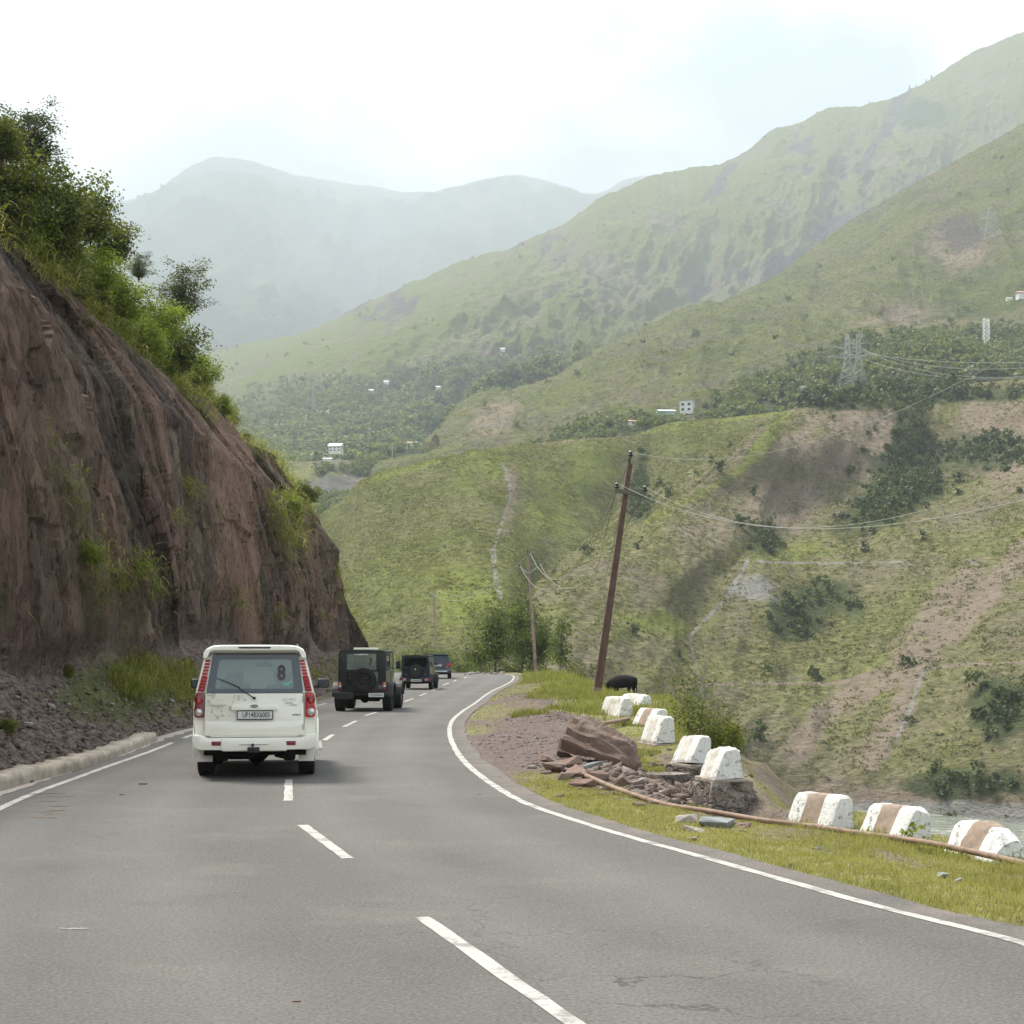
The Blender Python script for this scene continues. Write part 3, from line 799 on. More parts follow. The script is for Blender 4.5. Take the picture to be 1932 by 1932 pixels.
# B : the big sunlit mountain
def maskB(px, py, S):
    n = nzp(px, py, 0.008)
    rk = sstep(0.25, 0.6, nzp(px + 0.6 * py, py * 0.7, 0.016)) * sstep(760, 500, py) * 0.8
    w = blob(px, py, 700, 790, 220, 75) * 0.7 + blob(px, py, 860, 720, 130, 55) * 0.5 + 0.3 * n * (py > 640) + sstep(800, 860, py) * 0.35
    w = w + blob(px, py, 1740, 215, 60, 35) * 0.7 + blob(px, py, 1010, 700, 90, 40) * 0.35
    r = blob(px, py, 560, 810, 60, 30) * 0.5 + 0.3 * sstep(0.1, 0.5, nzp(px, py, 0.012))
    return np.stack([r, w * (py > 150), rk], -1)
rowsB = [
 [(250, 960, 1350), (450, 905, 1300), (600, 892, 1280), (800, 880, 1280), (1000, 860, 1400), (1400, 800, 1700), (1932, 650, 2300), (2400, 500, 2400)],
 [(250, 900, 1800), (450, 842, 1700), (600, 830, 1600), (800, 815, 1620), (1000, 790, 1750), (1400, 700, 2200), (1932, 520, 2700), (2400, 350, 2800)],
 [(260, 830, 2200), (450, 770, 2100), (600, 745, 2000), (800, 715, 2000), (1000, 690, 2150), (1300, 620, 2500), (1600, 500, 2900), (1932, 380, 3100), (2400, 200, 3100)],
 [(280, 760, 2600), (450, 700, 2500), (600, 665, 2400), (800, 620, 2400), (1000, 570, 2500), (1200, 500, 2750), (1500, 400, 3100), (1700, 320, 3300), (1932, 220, 3400), (2400, 60, 3400)],
 [(300, 720, 2900), (400, 664, 2900), (480, 647, 2900), (560, 631, 2900), (640, 600, 2950), (700, 566, 3000), (780, 533, 3000), (860, 500, 3050), (960, 468, 3100), (1060, 425, 3200), (1140, 372, 3300), (1200, 345, 3400), (1280, 321, 3500), (1345, 315, 3500), (1400, 290, 3550), (1450, 250, 3600), (1530, 225, 3650), (1570, 205, 3700), (1640, 200, 3700), (1700, 180, 3750), (1760, 150, 3750), (1820, 108, 3800), (1870, 85, 3800), (1932, 62, 3800), (2400, -120, 3700)]]
rowsB = [[(x, y, D_ * k_) for x, y, D_ in r] for r, k_ in zip(rowsB, (1.0, 1.15, 1.28, 1.36, 1.42))]
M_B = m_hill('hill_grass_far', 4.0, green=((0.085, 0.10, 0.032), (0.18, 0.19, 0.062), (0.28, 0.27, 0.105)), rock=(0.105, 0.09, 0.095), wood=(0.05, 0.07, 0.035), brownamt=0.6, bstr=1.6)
Bh = hill('mountain_middle', rowsB, 800, 460, M_B, 150.0, 0.0022, 0.7, back=(1200, 300), masks=maskB, edgekeep=0.03, hf=0.36, kw=0.5, gully_shade=1.15, ridge_light=.9, lx=(520, 1000), crest=2.4, ridgeline=True, shear=-0.5, vs=0.6)
# F : eroded bluff and valley shelf at left
rowsF = [
 [(380, 1180, 700), (500, 1150, 740), (700, 1120, 780), (900, 1090, 800), (1100, 1080, 820)],
 [(380, 1030, 900), (500, 1010, 900), (640, 985, 900), (760, 960, 920), (900, 950, 940), (1100, 940, 950)],
 [(380, 985, 1000), (500, 965, 1020), (600, 950, 1030), (700, 945, 1040), (900, 930, 1050), (1100, 920, 1060)],
 [(380, 920, 1090), (500, 905, 1100), (600, 905, 1110), (700, 900, 1120), (850, 905, 1140), (1100, 900, 1150)],
 [(380, 875, 1120), (500, 867, 1150), (600, 870, 1150), (700, 868, 1160), (800, 878, 1170), (900, 885, 1190), (1100, 880, 1200)]]
def maskF(px, py, S):
    r = blob(px, py, 700, 910, 80, 22) * 0.6 + blob(px, py, 640, 875, 60, 6) * 0.4
    w = blob(px, py, 700, 885, 60, 16) * 0.9 + blob(px, py, 680, 950, 90, 24) * 0.7 + blob(px, py, 610, 890, 20, 25) * 0.5 + sstep(940, 1000, py) * 0.5
    rk = blob(px, py, 620, 915, 50, 22) * 0.5
    return np.stack([r, w, rk], -1)
M_F = m_hill('valley_grass', 1.6, green=((0.07, 0.085, 0.03), (0.13, 0.145, 0.05), (0.20, 0.20, 0.08)), dirt=(0.17, 0.15, 0.13), rock=(0.12, 0.115, 0.11))
Fh = hill('valley_shelf', rowsF, 260, 150, M_F, 12.0, 0.012, 0.5, back=(300, -6), masks=maskF, edgekeep=0.05)
# A : the pale far mountains
rowsA = [
 [(-500, 900, 5200), (200, 880, 5200), (700, 820, 5200), (1300, 700, 5600), (2400, 600, 5600)],
 [(-500, 700, 7000), (200, 650, 6800), (420, 620, 6500), (700, 640, 7400), (900, 560, 7600), (1300, 560, 7600), (2400, 500, 7600)],
 [(-500, 560, 8600), (200, 500, 8600), (420, 450, 8200), (700, 480, 9400), (900, 430, 9600), (1100, 440, 9200), (1400, 440, 9600), (2400, 400, 9600)],
 [(-500, 470, 10000), (-100, 420, 10000), (120, 400, 10000), (215, 384, 10000), (290, 365, 10000), (345, 326, 10000), (410, 298, 10000), (470, 304, 10100), (530, 322, 10300), (600, 340, 10800), (700, 352, 11000), (790, 366, 11000), (850, 354, 11000), (910, 342, 11000), (965, 331, 11000), (1010, 338, 11000), (1060, 354, 11000), (1110, 366, 11000), (1140, 362, 11500), (1180, 342, 11800), (1260, 330, 11800), (1500, 360, 11800), (2400, 380, 11800)]]
rowsA = [[(x, y, D_ * 1.2) for x, y, D_ in r] for r in rowsA]
def maskA(px, py, S):
    n = nzp(px, py, 0.012)
    return np.stack([0 * n, 0.45 + 0.6 * n, sstep(0.3, 0.7, -n) * 0.6], -1)
M_A = m_hill('mountain_far', 18.0, green=((0.04, 0.055, 0.028), (0.08, 0.095, 0.045), (0.15, 0.16, 0.08)), rock=(0.05, 0.05, 0.05), wood=(0.02, 0.035, 0.02), brownamt=0.4, bstr=2.0)  # very dark rock tone so the painted gully shade reads as relief
Ah = hill('mountain_far', rowsA, 360, 200, M_A, 420.0, 0.0009, 0.7, back=(1500, 400), masks=maskA, edgekeep=0.02, hf=0.5, kw=0.3, gully_shade=1.6, ridge_light=1.2, crest=1.6, ridgeline=True, vs=0.6)

# valley floor sheet and river
def m_floor():
    m, nt, b, out = nmat('valley_floor')
    g = N(nt, 'ShaderNodeNewGeometry').outputs['Position']
    f = noise(nt, g, 0.01, 6)
    nt.links.new(ramp(nt, f, [(0.35, (0.06, 0.08, 0.03)), (0.65, (0.13, 0.13, 0.06))]), b.inputs['Base Color'])
    b.inputs['Roughness'].default_value = 1.0
    return m
V = [(-19000, -1500, -37), (19000, -1500, -37), (19000, 19500, -37), (-19000, 19500, -37)]
tag(link('valley_floor', mesh_np('valley_floor', V, [(0, 1, 2, 3)], mat=m_floor())), kind='structure')
def m_water():
    m, nt, b, out = nmat('river_water')
    g = N(nt, 'ShaderNodeNewGeometry').outputs['Position']
    w = noise(nt, g, 0.35, 6, 0.65, 1.2, map_=(0.5, 1.4, 1))
    c = ramp(nt, w, [(0.40, (0.155, 0.17, 0.125)), (0.57, (0.21, 0.225, 0.18)), (0.64, (0.62, 0.63, 0.58))])
    nt.links.new(c, b.inputs['Base Color'])
    b.inputs['Roughness'].default_value = 0.18
    bump(nt, b, w, 0.8, 0.9)
    return m
V = [(-40, 150, -34), (400, 150, -34), (400, 420, -34), (-40, 420, -34)]
tag(link('river', mesh_np('river', V, [(0, 1, 2, 3)], mat=m_water())), kind='structure')

# ---------------------------------------------------------------- roadside cliff
TOE = [(-14, -4.6), (0, -5.3), (8, -6.0), (14, -6.75), (20, -7.25), (25, -7.3), (34, -8.0), (45, -8.5), (60, -8.2), (75, -8.3), (97, -8.7), (110, -9.2), (118, -9.9), (126, -10.8)]
ZC = [(-14, 12.5), (30, 13.2), (43, 13.3), (49, 13.2), (58, 12.6), (66, 12.6), (77, 13.6), (88, 12.9), (100, 12.4), (110, 11.6), (114, 10.4), (117, 7.4), (120, 4.2), (123, 2.0), (126, 0.05)]
XC = [(-14, -12.5), (20, -13.5), (40, -14), (115, -14), (118, -12.7), (121, -11.3), (126, -11.0)]
nt_, nv_ = 1050, 250
T = np.linspace(-14, 133, nt_)
vk = np.array([0, 0.10, 0.22, 0.42, 0.66, 0.84, 0.87, 0.91, 0.95, 0.98, 1.0])
vv = np.linspace(0, 1, nv_)
idx = np.clip(np.searchsorted(vk, vv, 'right') - 1, 0, len(vk) - 2)
uu = ((vv - vk[idx]) / (vk[idx + 1] - vk[idx]))[:, None]
SHEAR = 0.38
def profile(T):
    """T is (nv, nt): distance along the road of every grid point"""
    toe, zc_, xc_ = lerp_poly(TOE, T), lerp_poly(ZC, T), lerp_poly(XC, T)
    fade = sstep(126, 113, T)
    scr_h = np.minimum(2.1 * (0.8 + 0.5 * fbm(T * 0.16, 4.4, o=3)) * fade, zc_ * 0.5)
    scr_w = 2.5 * (0.85 + 0.4 * fbm(T * 0.13, 9.4, o=3)) * np.clip(fade + .1, 0, 1)
    tz = np.interp(T, [-14, 70, 88, 126], [1, 1, 0.35, 0.1])
    c_pts = [(toe, 0 * T - 0.04), (toe - scr_w * 0.5, scr_h * 0.42), (toe - scr_w, scr_h),
             (np.minimum(toe - scr_w - 0.2, toe * .75 + xc_ * .25), scr_h + (zc_ - scr_h) * 0.3), (toe * .42 + xc_ * .58, scr_h + (zc_ - scr_h) * 0.7), (xc_, zc_),
             (xc_ - 1.2, zc_ + 1.0 * tz), (xc_ - 3.5, zc_ + 3.0 * tz), (xc_ - 8, zc_ + 6.0 * tz), (xc_ - 26, zc_ + 11 * tz), (xc_ - 60, zc_ + 13 * tz)]
    CX = np.stack([c[0] for c in c_pts]); CZ = np.stack([c[1] for c in c_pts])
    r = np.arange(nv_)
    return CX[idx, r] * (1 - uu) + CX[idx + 1, r] * uu, CZ[idx, r] * (1 - uu) + CZ[idx + 1, r] * uu, fade
TT = np.broadcast_to(T, (nv_, nt_)).copy()
for _ in range(3):
    SX, SZ, fade = profile(TT)
    TT = np.clip(T[None, :] - SHEAR * np.clip(SZ, 0, 15), -14 - 0.01 * np.arange(nt_)[::-1][None] * 0, 126)
SX, SZ, fade = profile(TT)
face = sstep(0.20, 0.27, vv)[:, None] * sstep(0.88, 0.82, vv)[:, None] * fade
scree = sstep(0.26, 0.2, vv)[:, None] * sstep(0, 0.03, vv)[:, None]
top = sstep(0.84, 0.88, vv)[:, None] * fade
# slabby facets : stretched cells in sheared coordinates
def cells(u, v, seed):
    ui, vi = np.floor(u).astype(int), np.floor(v).astype(int)
    best = np.full(u.shape, 1e9); bid = np.zeros(u.shape); bx = np.zeros(u.shape); by = np.zeros(u.shape); sec = np.full(u.shape, 1e9)
    for a in (-1, 0, 1):
        for b in (-1, 0, 1):
            A, B = ui + a, vi + b
            h1 = _val[_perm[(_perm[(A + seed) & 511] + B) & 511]]; h2 = _val[_perm[(_perm[(A + seed + 77) & 511] + B + 13) & 511]]
            h3 = _val[_perm[(_perm[(A + seed + 140) & 511] + B + 57) & 511]]
            cx, cy = A + 0.15 + 0.7 * h1, B + 0.15 + 0.7 * h2
            d = np.abs(u - cx) + 0.8 * np.abs(v - cy)
            upd = d < best
            sec = np.where(upd, best, np.minimum(sec, d))
            bid = np.where(upd, h3, bid); bx = np.where(upd, u - cx, bx); by = np.where(upd, v - cy, by); best = np.where(upd, d, best)
    return bid, bx, by, sec - best
wu = 0.25 * fbm(TT * 0.4, SZ * 0.4, 3, o=3)
u1 = (TT + 0.42 * SZ) / 4.2 + wu; v1 = SZ / 24.0 + wu * .3
id1, bx1, by1, e1 = cells(u1, v1, 3)
u2 = (TT + 0.34 * SZ) / 1.25 + wu * 2; v2 = SZ / 8.5 + wu * .5
id2, bx2, by2, e2 = cells(u2, v2, 40)
def slabs(u, amp, sl, seed):
    ui = np.floor(u).astype(int)
    jit = _val[_perm[(ui + seed) & 511]] ; uf = u - ui
    cut = 0.3 + 0.4 * jit                                   # each cell split at a jittered line
    k = ui * 2 + (uf > cut)
    r1 = _val[_perm[(k + seed * 3) & 511]]; r2 = _val[_perm[(k + seed * 7 + 90) & 511]]
    lo = np.where(uf > cut, cut, 0); hi = np.where(uf > cut, 1, cut)
    loc = (uf - lo) / (hi - lo) - 0.5
    return (r1 - .5) * amp + loc * (r2 - .35) * sl, np.minimum(np.abs(loc + .5), np.abs(.5 - loc)) * (hi - lo), r1
wz_ = 0.35 * vnoise(SZ * 0.35, TT * 0.12, 4) + 0.12 * vnoise(SZ * 1.3, TT * 0.3, 9)
q1, w1_, ra = slabs((TT + SHEAR * SZ) / 8.5 + wz_ * .5, 1.0, 0.9, 5)
q2, w2_, rb = slabs((TT + SHEAR * SZ + 2.5 * np.floor(SZ / 4.7 + vnoise(TT * .3, SZ * .1, 2)) * .37) / 2.3 + wz_, 0.34, 0.36, 31)
q3, w3_, rc_ = slabs((TT + SHEAR * SZ + 1.7 * np.floor(SZ / 1.9 + vnoise(TT * .7, SZ * .2, 3) * 1.5)) / 0.9 + wz_ * 1.5, 0.16, 0.12, 77)
dsp = q1 + q2 + q3 + 0.5 * fbm(TT * 0.09, SZ * 0.10, 7, o=3) + 0.035 * fbm(TT * 5, SZ * 5, 1, o=3) + 0.06 * fbm(TT * 2.0, SZ * 0.9, 5, o=3)
id1, id2 = ra, rb
e1 = w1_ * 1.4; e2 = w2_ * .5
crack = np.minimum(np.clip(e1 / 0.05, 0, 1), np.clip(e2 / 0.04, 0, 1) * 0.5 + 0.5)
dsp = dsp - 0.12 * (1 - crack)
sd_ = 0.22 * fbm(TT * 0.8, SZ * 1.5 + SX, 1, o=4) + 0.08 * fbm(TT * 5, SX * 5, 1, o=3)
NX, NZ = 0.93, 0.36
OX = face * dsp * NX + scree * sd_ * 0.5
OZ = face * dsp * NZ * 0.5 + scree * sd_ * 0.8 + top * (0.5 * fbm(TT * 0.5, SX * 0.5, 3, o=4))
EROD = 0.35 * face * fbm(SZ * 0.5, TT * 0.6, 9, o=3)
CV = np.stack([SX + OX, TT + EROD, SZ + OZ], -1)
def cliff_at(D, v):
    """point on the cliff at depth D and profile position v"""
    i = int(np.clip(v * (nv_ - 1), 0, nv_ - 1)); j = int(np.abs(TT[i] - D).argmin())
    return CV[i, j]
def m_rock():
    m, nt, b, out = nmat('purple_brown_shale')
    g = N(nt, 'ShaderNodeNewGeometry').outputs['Position']
    at = N(nt, 'ShaderNodeAttribute', attribute_name='mask')
    sp = N(nt, 'ShaderNodeSeparateColor'); nt.links.new(at.outputs['Color'], sp.inputs[0])
    wob = N(nt, 'ShaderNodeTexNoise', {'Scale': 0.9, 'Detail': 4}); nt.links.new(g, wob.inputs['Vector'])
    wsc = N(nt, 'ShaderNodeVectorMath', {0: wob.outputs['Color'], 1: (0.7, 0.7, 0.7)}, operation='MULTIPLY')
    gw = N(nt, 'ShaderNodeVectorMath', {0: g, 1: wsc.outputs[0]}, operation='ADD').outputs[0]
    def mapped(rx, sc, src=gw):
        m_ = N(nt, 'ShaderNodeMapping', {'Rotation': (R(rx), 0, 0), 'Scale': sc}); nt.links.new(src, m_.inputs['Vector']); return m_.outputs[0]
    va = mapped(-18, (1, 1, 0.30)); vb = mapped(-20, (1, 1, 0.42)); vc_ = mapped(14, (1, 1, 0.7))
    def vor(v, sc, feat='F1'):
        n_ = N(nt, 'ShaderNodeTexVoronoi', {'Scale': sc}, feature=feat); nt.links.new(v, n_.inputs['Vector']); return n_
    A1, A2 = vor(va, .75), vor(va, .75, 'DISTANCE_TO_EDGE'); B1, B2 = vor(vb, 2.6), vor(vb, 2.6, 'DISTANCE_TO_EDGE'); C1 = vor(vc_, 9.0)
    sa = N(nt, 'ShaderNodeSeparateColor'); nt.links.new(A1.outputs['Color'], sa.inputs[0])
    sb_ = N(nt, 'ShaderNodeSeparateColor'); nt.links.new(B1.outputs['Color'], sb_.inputs[0])
    st = noise(nt, mapped(-16, (1, 1, 0.28), g), 3.2, 8, 0.7, 0.2)
    st2 = noise(nt, mapped(-16, (1, 1, 0.25), g), 11, 7, 0.75)
    big = noise(nt, g, 0.35, 5, 0.6)
    c = ramp(nt, st, [(0.34, (0.058, 0.043, 0.037)), (0.48, (0.118, 0.088, 0.075)), (0.58, (0.165, 0.124, 0.105)), (0.72, (0.26, 0.198, 0.162))])
    c = mixc(nt, ramp(nt, big, [(0.40, 0.0), (0.60, 0.65)]), c, mixc(nt, st, (0.115, 0.074, 0.058), (0.29, 0.19, 0.146)))
    c = mixc(nt, ramp(nt, sa.outputs['Green'], [(0.62, 0.0), (0.7, 0.55)]), c, mixc(nt, st2, (0.075, 0.072, 0.055), (0.17, 0.155, 0.12)))
    c = mixc(nt, 1.0, c, ramp(nt, sa.outputs['Red'], [(0.0, 0.62), (1.0, 1.35)]), 'MULTIPLY')
    c = mixc(nt, 1.0, c, ramp(nt, sb_.outputs['Red'], [(0.0, 0.72), (1.0, 1.3)]), 'MULTIPLY')
    c = mixc(nt, ramp(nt, st2, [(0.36, 0.85), (0.45, 0.0)]), c, (0.036, 0.027, 0.023))
    c = mixc(nt, ramp(nt, st2, [(0.58, 0.0), (0.68, 0.5)]), c, (0.27, 0.215, 0.18))
    fr = noise(nt, g, 1.3, 3)
    c = mixc(nt, N(nt, 'ShaderNodeMath', {0: ramp(nt, A2.outputs['Distance'], [(0.0, 1.0), (0.035, 0.0)]), 1: ramp(nt, fr, [(0.42, 0.0), (0.5, 0.95)])}, operation='MULTIPLY').outputs[0], c, (0.022, 0.016, 0.014))
    c = mixc(nt, N(nt, 'ShaderNodeMath', {0: ramp(nt, B2.outputs['Distance'], [(0.0, 1.0), (0.04, 0.0)]), 1: ramp(nt, big, [(0.42, 0.0), (0.52, 0.8)])}, operation='MULTIPLY').outputs[0], c, (0.03, 0.022, 0.02))
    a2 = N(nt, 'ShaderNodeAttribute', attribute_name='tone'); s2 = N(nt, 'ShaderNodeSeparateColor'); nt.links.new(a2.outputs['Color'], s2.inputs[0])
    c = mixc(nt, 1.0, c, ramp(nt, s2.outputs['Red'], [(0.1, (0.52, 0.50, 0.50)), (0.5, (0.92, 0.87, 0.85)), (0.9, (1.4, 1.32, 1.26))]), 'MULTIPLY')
    redc = mixc(nt, 1.0, mixc(nt, st2, (0.24, 0.145, 0.11), (0.42, 0.275, 0.21)), ramp(nt, sb_.outputs['Red'], [(0.0, 0.8), (1.0, 1.15)]), 'MULTIPLY')
    c = mixc(nt, N(nt, 'ShaderNodeMath', {0: sp.outputs['Blue'], 1: ramp(nt, st2, [(0.38, 0.1), (0.46, 1.0)])}, operation='MULTIPLY').outputs[0], c, redc)
    # scree
    v = N(nt, 'ShaderNodeTexVoronoi', {'Scale': 9.0, 'Randomness': 1.0}); nt.links.new(g, v.inputs['Vector'])
    fs = noise(nt, g, 2.5, 6, 0.7)
    s = ramp(nt, fs, [(0.3, (0.10, 0.070, 0.056)), (0.5, (0.165, 0.118, 0.096)), (0.7, (0.225, 0.165, 0.136))])
    s = mixc(nt, ramp(nt, v.outputs['Color'], [(0.3, 0.0), (0.9, 0.65)]), s, (0.24, 0.20, 0.185))
    s = mixc(nt, ramp(nt, v.outputs['Distance'], [(0.4, 0.0), (0.85, 0.7)]), s, (0.05, 0.038, 0.034))
    c = mixc(nt, sp.outputs['Red'], c, s)
    f2 = noise(nt, g, 3, 5)
    gr = ramp(nt, f2, [(0.3, (0.05, 0.065, 0.02)), (0.7, (0.14, 0.15, 0.05))])
    ad = N(nt, 'ShaderNodeMath', {0: sp.outputs['Green'], 1: fs}, operation='ADD')
    c = mixc(nt, ramp(nt, ad.outputs[0], [(0.75, 0.0), (1.0, 0.9)]), c, gr)
    nt.links.new(c, b.inputs['Base Color'])
    b.inputs['Roughness'].default_value = 0.9
    b.inputs['Specular IOR Level'].default_value = 0.2
    h = N(nt, 'ShaderNodeMath', {0: sa.outputs['Red'], 1: 1.2}, operation='MULTIPLY')
    hb = N(nt, 'ShaderNodeMath', {0: sb_.outputs['Red'], 1: 0.6}, operation='MULTIPLY')
    h0 = N(nt, 'ShaderNodeMath', {0: h.outputs[0], 1: hb.outputs[0]}, operation='ADD')
    h1 = N(nt, 'ShaderNodeMath', {0: h0.outputs[0], 1: st2}, operation='ADD')
    h2_ = N(nt, 'ShaderNodeMath', {0: h1.outputs[0], 1: st}, operation='ADD')
    h3 = mixc(nt, sp.outputs['Red'], h2_.outputs[0], fs)
    bump(nt, b, h3, 1.0, 0.3)
    return m
i = np.arange(nv_ - 1)[:, None] * nt_ + np.arange(nt_ - 1)[None, :]
q = np.stack([i, i + 1, i + nt_ + 1, i + nt_], -1).reshape(-1, 4)
M_ROCK = m_rock()
cm_ = mesh_np('cliff', CV, q, smooth=True, mat=M_ROCK)
cm_.set_sharp_from_angle(angle=R(24))
ca = cm_.color_attributes.new('mask', 'FLOAT_COLOR', 'POINT')
cc = np.ones(CV.shape[:2] + (4,), np.float32)
cc[..., 0] = sstep(0.29, 0.20, vv)[:, None] * np.ones_like(TT)
gpatch = np.exp(-(((TT - 41) / 9) ** 2 + ((vv[:, None] - 0.12) / 0.09) ** 2)) * 0.9
cc[..., 1] = np.clip(top * 1.0 + gpatch + 0.30 * sstep(0.1, 0.6, fbm(TT * 0.3, SZ * 0.3, 12, o=4)) * face + 0.3 * sstep(60, 100, TT) * scree, 0, 1)
cx_ = 966 + F * CV[..., 0] / np.maximum(CV[..., 1], .5); cy_ = 1230 - F * (CV[..., 2] - H_EYE) / np.maximum(CV[..., 1], .5)
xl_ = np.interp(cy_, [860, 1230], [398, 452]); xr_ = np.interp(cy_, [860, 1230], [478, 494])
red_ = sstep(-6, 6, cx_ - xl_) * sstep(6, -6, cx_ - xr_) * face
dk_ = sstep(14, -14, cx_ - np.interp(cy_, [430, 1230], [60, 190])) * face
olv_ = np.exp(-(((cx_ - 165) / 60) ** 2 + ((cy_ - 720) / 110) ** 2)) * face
slab = (id1 > 0.66) * sstep(0.02, 0.06, e1) * face
cc[..., 2] = np.maximum(red_ * 1.0, slab * 0.3)
ca.data.foreach_set('color', cc.ravel())
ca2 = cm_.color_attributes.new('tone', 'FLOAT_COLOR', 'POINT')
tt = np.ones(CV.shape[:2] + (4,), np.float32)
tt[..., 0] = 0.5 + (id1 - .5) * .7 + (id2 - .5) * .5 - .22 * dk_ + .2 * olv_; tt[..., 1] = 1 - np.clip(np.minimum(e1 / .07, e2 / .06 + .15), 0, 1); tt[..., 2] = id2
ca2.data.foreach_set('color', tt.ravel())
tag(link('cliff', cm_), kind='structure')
# ================================================================ VEGETATION
def m_leaf(name, cols, trans=0.35, scale=1.5, pos=True):
    m = bpy.data.materials.new(name); m.use_nodes = True
    nt = m.node_tree; nt.nodes.clear()
    out = nt.nodes.new('ShaderNodeOutputMaterial')
    g = N(nt, 'ShaderNodeNewGeometry')
    f = noise(nt, g.outputs['Position'], scale, 3, 0.6)
    rr = N(nt, 'ShaderNodeMath', {0: g.outputs['Random Per Island'], 1: 0.42}, operation='MULTIPLY')
    oi = N(nt, 'ShaderNodeObjectInfo')
    r2 = N(nt, 'ShaderNodeMath', {0: oi.outputs['Random'], 1: 0.18}, operation='MULTIPLY')
    a = N(nt, 'ShaderNodeMath', {0: f, 1: rr.outputs[0]}, operation='ADD')
    a2 = N(nt, 'ShaderNodeMath', {0: a.outputs[0], 1: r2.outputs[0]}, operation='ADD')
    c = ramp(nt, a2.outputs[0], [(0.45, cols[0]), (0.75, cols[1]), (1.02, cols[2])])
    d = N(nt, 'ShaderNodeBsdfPrincipled', {'Roughness': 0.6, 'Specular IOR Level': 0.25}); nt.links.new(c, d.inputs['Base Color'])
    t = N(nt, 'ShaderNodeBsdfTranslucent')
    ct = mixc(nt, 1.0, c, (1.3, 1.35, 0.6), 'MULTIPLY'); nt.links.new(ct, t.inputs['Color'])
    mx = N(nt, 'ShaderNodeMixShader', {0: trans}); nt.links.new(d.outputs[0], mx.inputs[1]); nt.links.new(t.outputs[0], mx.inputs[2])
    nt.links.new(mx.outputs[0], out.inputs['Surface'])
    return m
M_BUSH = m_leaf('bush_leaves', [(0.03, 0.042, 0.013), (0.08, 0.098, 0.025), (0.175, 0.19, 0.045)])
M_BUSHY = m_leaf('bright_bush_leaves', [(0.06, 0.085, 0.014), (0.14, 0.18, 0.026), (0.25, 0.29, 0.05)])
M_GREY = m_leaf('grey_green_leaves', [(0.035, 0.045, 0.028), (0.07, 0.085, 0.048), (0.13, 0.15, 0.085)])
M_TREE = m_leaf('roadside_tree_leaves', [(0.035, 0.05, 0.015), (0.08, 0.105, 0.028), (0.16, 0.19, 0.05)])
M_WOOD = m_leaf('hill_wood_leaves', [(0.05, 0.066, 0.034), (0.10, 0.122, 0.055), (0.17, 0.185, 0.08)], 0.35, 0.05)
M_DWOOD = m_leaf('dark_shrub_leaves', [(0.024, 0.036, 0.015), (0.052, 0.07, 0.027), (0.10, 0.12, 0.042)], 0.25, 0.05)
M_FWOOD = m_leaf('far_wood_leaves', [(0.07, 0.09, 0.05), (0.13, 0.155, 0.075), (0.21, 0.225, 0.105)], 0.4, 0.02)
M_SCRUB = m_leaf('hill_scrub_leaves', [(0.065, 0.072, 0.028), (0.13, 0.135, 0.050), (0.21, 0.205, 0.083)], 0.4, 0.06)
M_BLADE = m_leaf('grass_blades', [(0.15, 0.145, 0.05), (0.25, 0.24, 0.09), (0.36, 0.33, 0.15)], 0.4, 1.2)
M_TALL = m_leaf('tall_grass_blades', [(0.085, 0.095, 0.025), (0.165, 0.175, 0.05), (0.27, 0.26, 0.10)], 0.4, 0.9)
M_HANG = m_leaf('hanging_grass_blades', [(0.07, 0.085, 0.018), (0.15, 0.17, 0.035), (0.27, 0.25, 0.08)], 0.35, 0.8)
M_BARK = paint('bark', (0.10, 0.075, 0.055), 0.9, var=0.3)
M_PALEBARK = paint('pale_bark', (0.22, 0.18, 0.14), 0.9, var=0.3)

